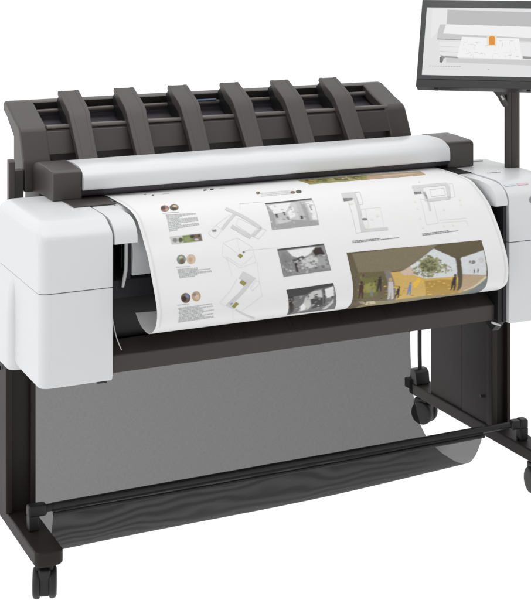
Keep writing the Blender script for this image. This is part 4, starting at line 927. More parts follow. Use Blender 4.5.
('leaf',5,'741.8,651.2 740.8,655.4 739.1,655 738.4,650.4 739.5,646.2 741.1,646.6'),
('leafa',6,'797.9,580.7 796.6,582 794.3,581.6 793.5,580 794.8,578.7 797,579.1'),
('leafb',5,'823.3,617.3 820.8,620 816.5,619 814.6,615.4 817.1,612.9 821.4,613.8'),
('leafa',6,'769.9,633.2 767.6,636.1 763.5,635.1 761.7,631.2 764,628.4 768.1,629.3'),
('leafa',5,'721.8,636.5 719.8,639.3 716.3,638.5 714.8,634.8 716.7,632 720.2,632.8'),
('darkgreen',6,'769,610.7 767,612.6 763.4,611.8 761.9,609.2 763.9,607.4 767.4,608.1'),
('leafb',5,'732.4,584.7 731.4,586.2 729.8,585.9 729.3,584.2 730.3,582.7 731.9,582.9'),
('leafb',6,'740.6,573.1 739.3,575 737.4,574.7 736.8,572.5 738.1,570.6 740,570.9'),
('leafb',5,'734.9,615.1 733.8,618.5 732.3,618.1 731.8,614.4 733,611.1 734.5,611.4'),
('leafa',6,'749.5,605.2 748.1,608.2 746.1,607.8 745.4,604.3 746.8,601.4 748.8,601.8'),
('leafc',5,'735.4,599.2 734.4,602.2 733,602 732.7,598.7 733.7,595.8 735.1,596.1'),
('leafc',6,'739.8,616.5 737.3,620.7 733.3,619.8 731.7,614.8 734.1,610.8 738.2,611.7'),
('leafb',5,'764.8,600.9 762.5,602.3 758.3,601.5 756.4,599.3 758.7,597.9 762.9,598.7'),
('leafb',6,'782.6,586.9 780.3,588 776.2,587.3 774.4,585.5 776.7,584.3 780.8,585'),
('leafc',5,'740.8,585.2 738.4,587.9 734.5,587.2 732.9,583.9 735.4,581.3 739.3,581.9'),
('leafc',6,'750.6,615.8 749.1,618.9 746.8,618.4 746,614.8 747.5,611.9 749.8,612.3'),
('leaf',5,'804.7,616 803.4,620 801.8,619.7 801.3,615.3 802.6,611.4 804.3,611.7'),
('leafc',6,'742.5,598.4 741.2,600.9 739.3,600.5 738.6,597.7 739.9,595.3 741.9,595.7'),
('leaf',5,'757.6,597.7 756.3,601 754.7,600.7 754.4,597.1 755.6,593.9 757.2,594.2'),
('leafb',6,'766.1,633.4 764.7,636.2 762.2,635.6 761.2,632.3 762.6,629.5 765.1,630.1'),
('leafb',5,'755.4,637.5 753.2,640.1 749.1,639.1 747.3,635.6 749.5,633 753.6,633.9'),
('leafb',6,'732.6,618.9 730.5,621.3 726.9,620.5 725.3,617.3 727.4,615 731,615.8'),
('leafb',5,'730.4,600.5 728.8,604.3 726.5,603.9 725.9,599.7 727.5,596 729.8,596.4'),
('leafa',6,'797,579.9 794.4,582.8 790.3,582.1 788.7,578.6 791.3,575.7 795.5,576.4'),
('leafa',5,'778.5,634.7 777.7,637 776.5,636.7 776,634.1 776.8,631.9 778.1,632.2'),
('leafa',6,'746.2,616.4 744.7,618 742,617.4 740.8,615.2 742.3,613.7 745.1,614.3'),
('leaf',5,'781.2,596.3 779.5,598.6 776.7,598.1 775.6,595.3 777.4,593 780.1,593.5'),
('leaf',6,'768,560.7 766.4,562 763.9,561.6 762.8,559.9 764.4,558.6 767,559'),
('leafb',5,'756.1,630.8 754.7,632.9 752.3,632.3 751.2,629.6 752.6,627.5 755.1,628.1'),
('darkgreen',6,'756.9,595.7 755.5,597.5 753.1,597 752.2,594.8 753.6,593 756,593.5'),
('darkgreen',5,'777.8,593.6 776.4,594.7 773.9,594.3 772.9,592.7 774.3,591.6 776.8,592.1'),
('leafb',6,'792.8,615.1 790.4,616.8 786.1,615.9 784.1,613.3 786.5,611.6 790.8,612.5'),
('leafb',5,'790.3,604.9 789.3,607.9 787.9,607.6 787.5,604.3 788.6,601.4 790,601.7'),
('leafc',6,'772.9,596.3 770.6,597.9 766.4,597.1 764.5,594.8 766.9,593.2 771.1,594'),
('leafa',5,'778.4,603.3 776.3,605.3 772.7,604.6 771.2,601.9 773.2,599.9 776.9,600.6'),
('leafb',6,'756.4,649.3 755.5,653.3 753.8,652.9 753.2,648.5 754.2,644.5 755.8,644.9'),
('darkgreen',5,'764.2,600.4 762.7,603.1 760.3,602.7 759.4,599.5 761,596.9 763.4,597.3'),
('leafb',6,'773.5,632.7 772.4,636.9 770.7,636.5 770.1,631.9 771.3,627.8 773,628.2'),
('darkgreen',5,'760,598.8 757.8,599.8 753.7,599 751.8,597.3 754,596.3 758.1,597.1'),
('leaf',6,'808.5,617.4 807.2,621 805.1,620.6 804.4,616.5 805.8,612.9 807.9,613.4'),
('leafb',5,'749.9,647.6 748.7,649.5 746.5,649 745.5,646.5 746.7,644.6 748.9,645.1'),
('leafc',6,'755.4,614.8 753,616.4 748.7,615.4 746.7,612.9 749.1,611.4 753.4,612.3'),
('leafb',5,'788.2,591.5 786.4,594.9 783.8,594.4 783,590.6 784.8,587.4 787.4,587.8'),
('leaf',6,'728.2,619.6 727.1,623.2 725.6,622.9 725.2,619 726.3,615.5 727.8,615.8'),
('leaf',5,'792,578.5 790.6,581.6 789,581.4 788.7,578 790.1,574.9 791.7,575.1'),
('leafc',6,'765,619.6 763.7,623.6 762,623.2 761.5,618.9 762.8,615 764.5,615.4'),
('darkgreen',5,'763.7,574.9 761.8,576.3 758.7,575.8 757.4,573.9 759.3,572.5 762.4,573'),
('leafa',6,'780.4,637.3 779,641.9 776.6,641.4 775.8,636.2 777.3,631.6 779.6,632.1'),
('leaf',5,'744.4,594.6 743.4,596.5 742,596.3 741.6,594.1 742.5,592.2 744,592.5'),
('leafb',6,'753.3,560.4 752.4,561.6 751.1,561.4 750.7,560 751.6,558.7 752.9,558.9'),
('leafb',5,'770.9,560.5 768.4,562.3 764.4,561.7 762.7,559.3 765.2,557.5 769.2,558.1'),
('leafa',6,'773.9,572.5 772.3,573.9 769.8,573.5 768.8,571.7 770.3,570.3 772.9,570.6'),
('leafa',5,'782.4,628.8 781,630.5 778.4,629.9 777.3,627.6 778.7,625.9 781.3,626.5'),
('leafb',6,'743,576.1 741.3,577.6 738.6,577.2 737.5,575.3 739.2,573.8 741.9,574.2'),
('leaf',5,'782.9,627.5 781.2,630.2 778.5,629.5 777.3,626.2 778.9,623.5 781.7,624.1'),
('leafa',6,'748.9,651.7 746.8,652.9 742.8,651.9 740.9,649.7 742.9,648.5 747,649.4'),
('leafb',5,'794.2,578.7 793.1,580.6 791.7,580.4 791.3,578.3 792.3,576.4 793.8,576.7'),
('leafa',6,'751.2,646.5 750.2,651 748.5,650.6 747.8,645.6 748.9,641.1 750.6,641.5'),
('leaf',5,'786.2,631.9 784.1,634.2 780.5,633.4 778.8,630.2 780.9,628 784.5,628.8'),
('leafa',6,'782.3,628.8 780.6,633.1 778.1,632.5 777.1,627.6 778.8,623.3 781.3,623.9'),
('leafa',6,'751.3,596.5 749.7,599.9 747.6,599.5 746.9,595.7 748.5,592.4 750.7,592.8'),
('leafb',5,'753.9,557.5 752,560.7 749.3,560.3 748.6,556.7 750.5,553.6 753.2,554'),
('leafb',6,'763.2,588.8 761.6,589.8 758.8,589.3 757.6,587.8 759.2,586.8 762,587.3'),
('leafc',5,'739.1,595.5 738.2,596.6 736.9,596.4 736.4,595 737.2,593.9 738.5,594.2'),
('leaf',5,'781.6,597.7 780.5,600.3 779,600 778.6,597.2 779.7,594.6 781.2,594.9'),
('leaf',6,'787.1,592 785.6,594.2 783.5,593.8 782.7,591.2 784.1,589.1 786.3,589.5'),
('darkgreen',5,'743.5,597 742.1,599.5 740.1,599.1 739.4,596.3 740.7,593.8 742.8,594.2'),
('leaf',6,'734.1,614 732.9,617.4 731.4,617.1 731,613.4 732.1,610.1 733.6,610.4'),
('leafa',5,'759.5,594.5 757.2,595.8 752.9,595 751,593 753.3,591.8 757.6,592.5'),
('leaf',6,'764.7,626.9 763.4,629.4 761.3,628.9 760.4,625.9 761.7,623.5 763.9,624'),
('leaf',5,'714.1,603 711.6,606 707.2,605.2 705.4,601.3 708,598.4 712.3,599.2'),
('leaf',6,'793.4,606.5 792.4,608.5 791,608.2 790.5,605.9 791.5,603.9 792.9,604.2'),
('leafa',5,'756.6,593 755.5,594.6 753.8,594.3 753.2,592.4 754.3,590.9 755.9,591.2'),
('leaf',5,'742.7,560.4 741.4,562.6 739.6,562.3 739.1,559.9 740.4,557.8 742.2,558'),
('darkgreen',6,'762.3,603.7 761.2,606 759.6,605.7 759.1,603 760.2,600.8 761.8,601.1'),
('leafa',5,'728.2,571.3 726.8,573.7 724.9,573.4 724.3,570.7 725.8,568.3 727.7,568.6'),
('leafb',6,'761.7,590.1 759.1,593.5 754.9,592.7 753.3,588.7 755.9,585.4 760.1,586.1'),
('leaf',5,'767.7,573.1 766.5,574.3 764.8,574.1 764.2,572.5 765.3,571.3 767,571.5'),
('leaf',6,'788.4,568.5 785.8,571 781.7,570.4 780.1,567.2 782.7,564.7 786.8,565.3'),
('leafa',5,'756.7,582.3 755.4,583.7 753.3,583.3 752.5,581.6 753.8,580.2 755.9,580.5'),
('darkgreen',6,'768.5,592.8 766.6,594.5 763.4,593.9 762,591.6 763.9,590 767.1,590.5'),
('darkgreen',5,'756.1,602.8 755.1,604.2 753.5,603.9 752.9,602.2 753.9,600.8 755.5,601.1'),
('leafa',6,'774.1,610.7 772.5,613.8 769.8,613.2 768.8,609.6 770.5,606.5 773.2,607.1'),
('darkgreen',5,'744.3,590.2 742.1,592.3 738.3,591.6 736.8,588.9 739,586.8 742.8,587.4'),
('leafa',6,'776.7,596.2 774.9,598 771.9,597.4 770.7,595.1 772.4,593.3 775.5,593.9'),
('leafb',5,'765.9,570 764.3,572 761.9,571.6 761.1,569.3 762.7,567.4 765.1,567.7'),
('leaf',6,'798.4,579.4 795.8,582.2 791.5,581.5 789.9,578 792.6,575.2 796.8,575.9'),
('leafa',5,'727,596.9 726.1,598.6 724.8,598.3 724.4,596.4 725.2,594.7 726.5,595'),
('darkgreen',6,'740.6,592.3 739.3,594.4 737.5,594.1 736.9,591.7 738.2,589.6 740,589.9'),
('leafb',5,'714,602.2 712.9,605.5 711.4,605.2 711,601.6 712.2,598.5 713.7,598.8'),
('leafa',6,'767.8,615.2 766.4,616.6 763.9,616.1 762.9,614.1 764.3,612.8 766.8,613.3'),
('darkgreen',5,'754.2,616.7 752.6,618.4 749.6,617.8 748.4,615.4 750,613.7 753,614.3'),
('leafa',6,'788.6,580.4 787.1,582.5 784.9,582.2 784.2,579.6 785.7,577.5 787.9,577.8'),
('leaf',5,'760.6,654.3 759.2,658.7 756.7,658.1 755.6,653.1 757.1,648.7 759.5,649.3'),
('leaf',6,'786.9,614.1 785.4,615.4 782.7,614.8 781.5,612.9 783,611.6 785.7,612.2'),
('leafb',5,'737.5,644.6 735.2,648.2 731,647.2 729.2,642.6 731.5,638.9 735.6,639.9'),
('leaf',6,'726.8,628 725.8,630.7 724.1,630.3 723.4,627.2 724.5,624.5 726.2,624.9'),
('darkgreen',5,'773,584.5 770.6,585.8 766.4,585.1 764.5,583.1 766.9,581.8 771.1,582.5'),
('leafb',6,'734.7,584.5 732.7,585.4 729,584.8 727.4,583.3 729.4,582.4 733,583'),
('leafc',6,'746,595.6 744.4,597.3 741.6,596.8 740.5,594.6 742.2,592.9 744.9,593.4'),
('leafa',5,'812.9,640 811.2,641.4 807.8,640.7 806.3,638.4 808.1,637 811.4,637.8'),
('leaf',6,'745.9,611.4 744.4,612.7 741.6,612.1 740.4,610.3 742,609 744.7,609.6'),
('leafb',5,'713.2,618.2 711.4,622.5 708.8,621.9 707.9,617.1 709.7,613 712.3,613.5'),
('leafa',6,'762,568.8 760,571.9 757.3,571.5 756.5,568 758.5,565 761.2,565.4'),
('leafa',5,'777.8,597.9 776.9,599.6 775.6,599.3 775.1,597.4 776,595.7 777.4,596'),
('leaf',6,'777.4,574.4 775,576.9 771.1,576.3 769.6,573.2 772,570.6 776,571.2'),
('leafa',5,'778.5,637.1 776.4,639.7 772.7,638.8 771,635.3 773.1,632.7 776.8,633.6'),
('leafb',6,'761.1,553 758.8,554.6 754.7,554 753.1,551.8 755.5,550.2 759.5,550.8'),
('leaf',6,'763.2,619.5 760.9,622.8 757.1,622 755.5,617.8 757.8,614.6 761.6,615.4'),
('leaf',5,'795.2,589.2 792.8,591.2 788.7,590.5 787,587.8 789.4,585.9 793.5,586.6'),
('leafa',6,'755.4,606.5 753.5,608 750.1,607.3 748.6,605.2 750.5,603.8 753.9,604.5'),
('darkgreen',5,'770.8,577.1 769.3,578.6 766.9,578.2 765.9,576.3 767.4,574.7 769.9,575.1'),
('leafa',5,'796,635.8 795.1,640.2 793.8,639.9 793.4,635.2 794.4,630.8 795.7,631.1'),
('leafa',6,'796.1,583 793.9,584.7 790.1,584 788.6,581.8 790.7,580.2 794.5,580.8'),
('leafc',5,'764.5,609 762.4,610.9 758.9,610.2 757.4,607.6 759.4,605.7 762.9,606.4'),
('leafa',6,'740.4,583.6 738.7,586.2 736.2,585.8 735.4,582.8 737,580.3 739.6,580.7'),
('leafb',5,'798.3,616.7 796.9,619.8 794.7,619.3 793.9,615.8 795.3,612.8 797.5,613.3'),
('leaf',6,'748.8,636 746.6,638.6 742.8,637.7 741.1,634.1 743.2,631.6 747.1,632.5'),
('leafc',5,'773.3,596.5 772.2,599.7 770.8,599.4 770.5,596 771.6,593 773,593.2'),
('leafb',6,'738.2,595.5 735.8,599.1 732,598.4 730.7,594.2 733.1,590.8 736.8,591.4'),
('leafc',5,'768,592.6 766.4,594.5 763.8,594 762.7,591.7 764.4,589.9 767,590.3'),
('leafa',6,'790.3,629.3 788.6,633.5 785.9,632.9 784.8,628 786.6,623.8 789.3,624.5'),
('leaf',5,'730.2,591.7 729.1,594.9 727.6,594.6 727.3,591.2 728.5,588 730,588.3'),
('leafb',6,'790.2,600.6 788.1,604.3 784.7,603.6 783.5,599.3 785.7,595.8 789,596.4'),
('leaf',5,'767.8,559.7 765.9,562.4 763.3,562 762.6,558.9 764.4,556.2 767,556.6'),
('leafa',6,'808.9,609.3 806.9,611.7 803.4,611 802,607.9 804,605.6 807.5,606.3'),
('leaf',5,'775.2,567.5 773,568.8 769.3,568.2 767.7,566.4 769.8,565.1 773.6,565.7'),
('leafa',6,'778.7,621.6 776.4,625.5 772.5,624.6 771,619.9 773.3,616.1 777.1,616.9'),
('leafb',5,'761.2,599.8 759,602.6 755.4,601.9 754,598.4 756.2,595.7 759.8,596.3'),
('leafb',6,'738.6,565.8 736.5,566.7 732.9,566.1 731.2,564.7 733.3,563.8 736.9,564.3'),
('leafa',5,'736.3,591.1 735.1,593.8 733.4,593.5 732.9,590.5 734.2,587.7 735.9,588'),
('darkgreen',6,'761.3,583.5 759.1,586.3 755.8,585.7 754.6,582.4 756.7,579.6 760.1,580.2'),
('leafb',5,'714.2,614.5 712.4,615.8 709.3,615.1 707.9,613.1 709.6,611.8 712.8,612.5'),
('leafb',6,'787.6,569.5 785.4,570.8 781.5,570.2 779.8,568.3 782.1,567 785.9,567.6'),
('leaf',5,'784.7,637.4 782.8,640.6 779.3,639.8 777.9,635.8 779.8,632.5 783.2,633.4'),
('leaf',6,'743.7,627.2 742.6,630 740.8,629.6 740.1,626.4 741.2,623.6 743,624'),
('darkgreen',5,'755.4,598.3 754.5,600.7 753.3,600.5 753,597.9 753.9,595.5 755.1,595.7'),
('darkgreen',6,'754.3,584.7 752.6,587.5 750.2,587.1 749.4,583.8 751.1,581.1 753.5,581.5'),
('leafb',5,'794.3,640.6 793.1,642 790.9,641.5 789.9,639.6 791.1,638.2 793.3,638.7'),
('leafa',6,'762.1,621.6 760.8,625.3 758.9,624.9 758.3,620.7 759.6,617 761.5,617.5'),
('leaf',5,'751.5,656 750.6,659.6 749,659.3 748.3,655.2 749.2,651.5 750.9,651.9'),
('leafa',5,'754.5,570.6 752.5,572.3 749.2,571.8 747.9,569.6 749.9,567.9 753.2,568.4'),
('leafa',6,'751.3,584.6 749.2,587.8 745.9,587.3 744.7,583.5 746.9,580.3 750.2,580.9'),
('darkgreen',5,'766.3,600.2 764.4,603.6 761.5,603.1 760.5,599.1 762.4,595.9 765.3,596.4'),
('leafa',6,'791.6,608.4 789.7,612.4 786.8,611.8 785.8,607.2 787.7,603.4 790.6,603.9'),
('leafa',5,'758.5,597.7 757.4,599.3 755.6,599 755,597.1 756.1,595.5 757.9,595.8'),
('leafb',6,'788.6,571.9 786.4,574.8 783.1,574.3 782,570.8 784.2,567.9 787.5,568.4'),
('leafb',5,'753.9,634.9 752.4,637.9 749.8,637.3 748.8,633.7 750.3,630.8 752.8,631.4'),
('darkgreen',6,'759.9,602 757.7,605.1 754.2,604.4 752.9,600.7 755,597.7 758.5,598.3'),
('leaf',5,'719.7,628.1 717.6,632.4 714.1,631.6 712.7,626.5 714.8,622.3 718.3,623.1'),
('leafc',6,'756.7,601.7 754.4,603.5 750.3,602.7 748.6,600.1 750.9,598.4 754.9,599.1'),
('darkgreen',5,'756.6,593.9 755.4,595.1 753.5,594.8 752.8,593.2 753.9,592 755.8,592.4'),
('leaf',6,'716.3,631.5 714.4,634.8 711.2,634 709.8,630 711.7,626.8 714.9,627.5'),
('leafa',5,'755.7,622.3 754.2,624.7 751.5,624.1 750.4,621.1 752,618.8 754.6,619.4'),
('leafa',6,'797.6,599.6 795.8,601.7 793,601.1 791.8,598.5 793.5,596.5 796.4,597'),
('leaf',6,'761.4,599.7 759.4,601.6 755.8,600.9 754.3,598.4 756.3,596.5 759.9,597.2'),
('leafb',5,'784,619.7 782.6,622.3 780.2,621.7 779.3,618.6 780.8,616.1 783.1,616.6'),
('leafb',6,'764.5,646.2 762.9,649.2 759.9,648.4 758.5,644.8 760.2,641.9 763.2,642.6'),
('leafa',5,'739.1,614.9 736.9,616.6 732.9,615.7 731.1,613.2 733.3,611.5 737.3,612.4'),
('leafb',6,'766.3,640.9 765,642.7 762.8,642.2 761.8,639.8 763.1,638 765.3,638.6'),
('darkgreen',5,'757.7,596.3 756.2,599.9 754.1,599.5 753.5,595.6 755.1,592.1 757.1,592.5'),
('leafb',6,'767.8,625.8 766.6,629.2 764.6,628.7 763.9,624.9 765.1,621.7 767.1,622.1'),
('leafb',5,'748.2,623.6 746.8,627.1 744.5,626.6 743.6,622.6 745.1,619.1 747.4,619.6'),
('darkgreen',6,'765.1,617.6 763,621.2 759.6,620.4 758.3,616.1 760.3,612.7 763.7,613.4'),
('leafa',5,'771.3,621.8 770,623.9 767.9,623.4 767,620.9 768.3,618.8 770.4,619.3'),
('leafb',6,'773.9,634.5 771.7,637.3 767.7,636.3 765.9,632.6 768.2,629.9 772.1,630.8'),
('leafa',5,'777.3,605.6 776.4,607.2 775,606.9 774.5,605 775.4,603.5 776.8,603.7'),
('leafb',6,'766.3,574.1 764.8,577.3 762.8,577 762.4,573.5 764,570.4 765.9,570.7'),
('leafc',6,'751.4,598.2 749.6,599.4 746.4,598.8 745,597 746.8,595.7 750,596.3'),
('leaf',5,'793.1,619 791.6,621.5 788.9,620.9 787.9,617.8 789.5,615.4 792.1,616'),
('leafa',6,'766.8,587.6 765.5,589.6 763.5,589.3 762.9,587 764.2,585 766.1,585.3'),
('leafa',5,'736.5,632.7 734.5,637.2 731.3,636.5 730.1,631.2 732,626.8 735.2,627.6'),
('leafa',6,'742.1,629.6 741,634.1 739.5,633.8 739,628.9 740.2,624.5 741.7,624.8'),
('darkgreen',5,'761.4,590.3 760.3,593.3 758.9,593 758.7,589.9 759.8,587 761.2,587.3'),
('leafb',6,'785,635.8 783.1,639.4 779.9,638.6 778.6,634.3 780.5,630.8 783.7,631.5'),
('leafb',5,'757.6,642 756.2,643.8 753.7,643.2 752.5,640.7 753.9,638.9 756.5,639.5'),
('leaf',6,'805.8,601.7 804.1,603.1 801.1,602.5 799.8,600.6 801.5,599.2 804.5,599.8'),
('leaf',5,'739.1,623.3 736.8,625.1 732.6,624.2 730.7,621.4 733,619.6 737.2,620.5'),
('leaf',6,'795.3,610.4 793.5,614.2 790.8,613.7 789.8,609.3 791.6,605.5 794.4,606.1'),
('leafb',5,'810.9,600.6 809.2,601.6 805.9,600.9 804.5,599.4 806.2,598.5 809.5,599.1'),
('leafc',6,'755.3,579.3 752.8,581.8 748.8,581.1 747.3,578.1 749.7,575.7 753.7,576.3'),
('leafa',6,'751.4,579.9 749.5,581 746.3,580.5 744.9,578.8 746.7,577.8 750,578.3'),
('leaf',5,'731.4,570.8 730.4,572.1 728.8,571.9 728.2,570.3 729.3,568.9 730.9,569.2'),
('leafa',6,'730.5,594.5 728.4,596.6 724.8,595.9 723.3,593.2 725.4,591.1 729,591.7'),
('leaf',5,'791.3,604.5 790.1,607.2 788.3,606.9 787.7,603.8 789,601.1 790.7,601.5'),
('darkgreen',6,'771.4,588.7 769.9,589.7 767.4,589.3 766.3,587.8 767.8,586.8 770.3,587.3'),
('leafb',5,'731.6,638.3 730.1,642.7 727.7,642.2 726.7,637.2 728.3,632.8 730.7,633.4'),
('leafa',6,'773.3,619 772.1,622.9 770.6,622.5 770.2,618.3 771.3,614.4 772.9,614.8'),
('leafa',5,'784.5,596.1 783.7,597.6 782.4,597.4 782,595.7 782.9,594.2 784.1,594.4'),
('leafa',6,'723.3,594.8 721.1,595.8 717,595.1 715.2,593.3 717.4,592.3 721.4,593'),
('leafb',5,'733.1,599.7 730.7,601 726.3,600.1 724.3,598 726.7,596.8 731.1,597.6'),
('leafa',6,'779.9,602.8 777.4,605.9 773.3,605.1 771.7,601.2 774.1,598.2 778.2,599'),
('leafa',5,'722.5,598.2 720.2,599 715.9,598.2 713.9,596.6 716.2,595.8 720.5,596.6'),
('darkgreen',6,'763.9,576.9 762.3,579.4 760,579 759.3,576.2 760.9,573.7 763.2,574'),
('leafb',5,'725.4,601.7 724.2,605 722.7,604.7 722.3,601.1 723.5,597.9 725,598.2'),
('leafa',6,'772.2,618.8 770.6,621.4 767.9,620.8 766.9,617.6 768.5,615.1 771.1,615.7'),
('leaf',5,'766.8,561.6 764.1,563.6 759.8,562.9 758,560.3 760.6,558.3 765,558.9'),
('leafc',5,'777.7,611.2 775.5,614.4 772,613.6 770.6,609.8 772.7,606.7 776.3,607.4'),
('leaf',6,'798.3,598.4 796.9,601.1 794.8,600.7 794.2,597.7 795.6,595 797.6,595.4'),
('leafb',5,'737.1,581.8 735.2,584.4 732.4,584 731.5,580.9 733.3,578.3 736.1,578.7'),
('darkgreen',6,'734.9,586.5 733.7,589.4 732.2,589.1 731.9,586 733.1,583.2 734.6,583.4'),
('leafb',5,'774.4,626.4 772,630.1 768,629.2 766.4,624.6 768.7,621 772.7,621.9'),
('leafb',6,'789.5,577.7 788.2,579.8 786.1,579.5 785.5,577.1 786.9,574.9 788.9,575.3'),
('leafc',5,'766.4,615.8 764.1,618.3 759.9,617.4 758.1,614 760.5,611.6 764.6,612.5'),
('leafc',6,'775.1,613.1 772.9,615.6 769.1,614.8 767.6,611.5 769.7,609.1 773.5,609.8'),
('darkgreen',5,'779.3,594.8 776.8,597.4 772.4,596.6 770.7,593.2 773.2,590.7 777.6,591.4'),
('leafb',6,'746.9,638.1 746.1,640.6 744.7,640.3 744.2,637.4 745.1,634.9 746.4,635.2'),
('leafc',5,'746.2,584.1 743.7,586.1 739.3,585.3 737.5,582.6 740,580.6 744.4,581.3'),
('leafb',6,'758.2,586.8 756.9,589.1 755,588.8 754.4,586.2 755.7,583.9 757.6,584.2'),
('leafa',5,'751.1,653.3 749.7,656.4 747.1,655.7 745.9,652.1 747.3,649 749.9,649.6'),
('leaf',6,'803.7,604.9 802.2,606 799.4,605.4 798.2,603.8 799.7,602.8 802.5,603.4'),
('leafa',5,'758.7,599.3 757.5,601.8 755.8,601.4 755.3,598.7 756.5,596.3 758.2,596.6'),
('leaf',6,'777.2,606.2 776.1,607.4 774.3,607 773.5,605.4 774.6,604.2 776.4,604.6'),
('leafb',5,'752.3,570.1 751,571.3 748.8,571 747.9,569.4 749.3,568.2 751.5,568.5'),
('leaf',6,'758.4,633.2 757.4,637.2 756,636.9 755.6,632.5 756.6,628.6 758,628.9'),
('leafa',5,'735.2,621 733.7,623.8 731.4,623.3 730.4,619.9 731.9,617.1 734.3,617.7'),
('leafc',6,'740.5,584.1 738.1,586.5 734.1,585.8 732.5,582.8 734.9,580.4 738.9,581'),
('leaf',6,'768.9,597.4 766.6,600.1 762.9,599.4 761.4,596.1 763.7,593.5 767.4,594.2'),
('leafa',5,'757.1,593.3 755.3,596.5 752.4,595.9 751.5,592.3 753.3,589.3 756.2,589.8'),
('leafb',6,'746.4,651.7 744.8,653.2 741.8,652.4 740.3,650.2 741.9,648.7 745,649.4'),
('leaf',5,'746.6,625.3 744.2,627.4 740,626.5 738,623.4 740.4,621.4 744.7,622.3'),
('leaf',6,'751.2,571.3 748.8,572.9 744.7,572.2 743,570 745.4,568.4 749.5,569'),
('leafa',5,'733.7,590.8 731.9,592.5 728.8,591.9 727.5,589.8 729.3,588.1 732.4,588.7'),
('darkgreen',6,'752.1,573.9 751,575.3 749.4,575 748.8,573.4 749.9,572.1 751.5,572.3'),
('leafa',5,'770,559.6 767.9,562.5 764.7,562 763.7,558.7 765.9,555.8 769,556.3'),
('leafa',6,'794,578 791.7,579.9 787.8,579.3 786.2,576.8 788.5,574.9 792.4,575.6'),
('darkgreen',5,'768.3,614.4 766,616.7 762,615.9 760.2,612.6 762.5,610.3 766.6,611.2'),
('leafb',6,'745,562.9 742.7,564 738.6,563.3 736.8,561.7 739.1,560.7 743.2,561.3'),
('leaf',5,'791.1,637.9 789.1,640.3 785.4,639.5 783.8,636.2 785.8,633.8 789.4,634.7'),
('leafa',6,'770.6,593.4 768.3,595.9 764.5,595.2 763,592 765.3,589.6 769.1,590.2'),
('leafa',5,'733.8,593.1 731.4,594.9 727.1,594.1 725.3,591.6 727.7,589.9 731.9,590.6'),
('leafa',6,'781.3,581.1 779,584.2 775.5,583.7 774.3,580 776.6,576.9 780.1,577.5'),
('leafa',5,'718.9,627.1 716.8,631.4 713.2,630.6 711.8,625.4 714,621.2 717.5,622'),
('leafa',6,'773.2,563.9 771.2,566.6 768.2,566.2 767.2,563 769.3,560.3 772.3,560.8'),
('leaf',5,'804.1,599 802.5,601.6 800,601.2 799.1,598 800.8,595.4 803.2,595.9'),
('leaf',6,'743.5,573.2 742.3,576.2 740.8,575.9 740.6,572.8 741.8,569.9 743.3,570.1'),
('leafa',5,'762.4,557.7 760.3,560.6 757.4,560.2 756.5,556.8 758.5,553.9 761.5,554.4'),
('leafb',6,'783.1,603.8 780.9,607.2 777.2,606.4 775.8,602.4 778.1,599.2 781.7,599.9'),
('leafa',5,'797,590.7 794.7,592.1 790.5,591.3 788.7,589.3 791,588 795.2,588.7'),
('leafb',6,'757,597.9 755.8,600.8 754.1,600.5 753.7,597.2 754.9,594.4 756.6,594.7'),
('leafb',5,'765.6,649.5 763.5,654 759.6,653 757.9,647.6 760.1,643.1 763.9,644'),
('leafa',6,'739.3,593.9 737.6,595 734.4,594.5 733,592.8 734.8,591.7 737.9,592.2'),
('leafb',5,'756.7,599.6 754.4,601.4 750.2,600.6 748.4,598.1 750.8,596.4 754.9,597.2'),
('leafa',6,'762.2,571.9 760.5,574.6 757.9,574.2 757.2,571.1 758.9,568.5 761.4,568.9'),
('leafc',5,'765.5,579.1 763.1,582.3 759.4,581.7 758.2,577.9 760.6,574.8 764.2,575.3'),
('leafa',6,'770,564 767.6,567.1 763.8,566.5 762.6,562.9 765.1,559.8 768.8,560.3'),
('leafa',5,'768,607.7 766,610.9 762.8,610.3 761.6,606.4 763.6,603.2 766.8,603.9'),
('leaf',6,'817,612.4 815.2,614.9 812.2,614.2 811,611.1 812.8,608.7 815.8,609.3'),
('leaf',5,'737.7,573.7 735.6,575.6 732.2,575 730.8,572.6 732.9,570.8 736.3,571.3'),
('leafb',6,'782.5,602 780.3,604.4 776.6,603.7 775.1,600.6 777.3,598.2 781,598.9'),
('leafa',5,'807.6,618.6 805.5,620.7 801.9,619.9 800.3,617.1 802.3,615 806,615.8'),
('leafa',6,'825.1,636 824.2,637.7 822.8,637.4 822.2,635.3 823,633.6 824.5,633.9'),
('leafc',5,'741.3,603.4 738.9,606.7 734.7,605.8 733.1,601.8 735.6,598.7 739.7,599.5'),
('leafb',6,'772.9,568.1 771.6,570.4 769.9,570.1 769.5,567.5 770.8,565.3 772.5,565.5'),
('leafb',5,'794.7,592.4 793.8,594.7 792.6,594.5 792.3,591.9 793.2,589.7 794.5,589.9'),
('ochre',4,'736.8,675 785.5,677.8 835,690.8 856,800 752.6,800'),
('gold',5,'700.6,682.6 722,652.2 727.7,667.6 710.5,707.9'),
('pillar',6,'840,574.9 855.1,577.3 853.3,763.6 841.7,758.2'),
('sky',4,'855.2,580.8 932,557.9 929.9,652.2 928.9,684.8 848,662'),
('tan',5,'845.5,661.4 925.8,684.2 912,724.4 865.4,783.1 859.9,794.3'),
('cream',6,'927.3,684.5 930.8,698 874.4,781.3 861.8,780.9'),
('slate',5,'930.6,700.5 941.4,785.3 884.2,800'),
('grey',5,'899.6,605.5 896.3,612.2 889.6,614.9 882.5,612 878.4,605.1 879.2,597.9 884.6,593.4 892,593.5 897.9,598.2'),
('lightgrey',5,'927,600.8 923.7,610 917.7,614.3 911.6,611.1 908.4,602.3 909.7,592.7 914.7,586.3 921.2,585.8 926,591.3'),
('dark',7,'835.8,666.4 834.6,672.2 831.6,674.1 828.6,670.9 827.4,664.4 828.8,658.4 831.8,656.4 834.7,659.7'),
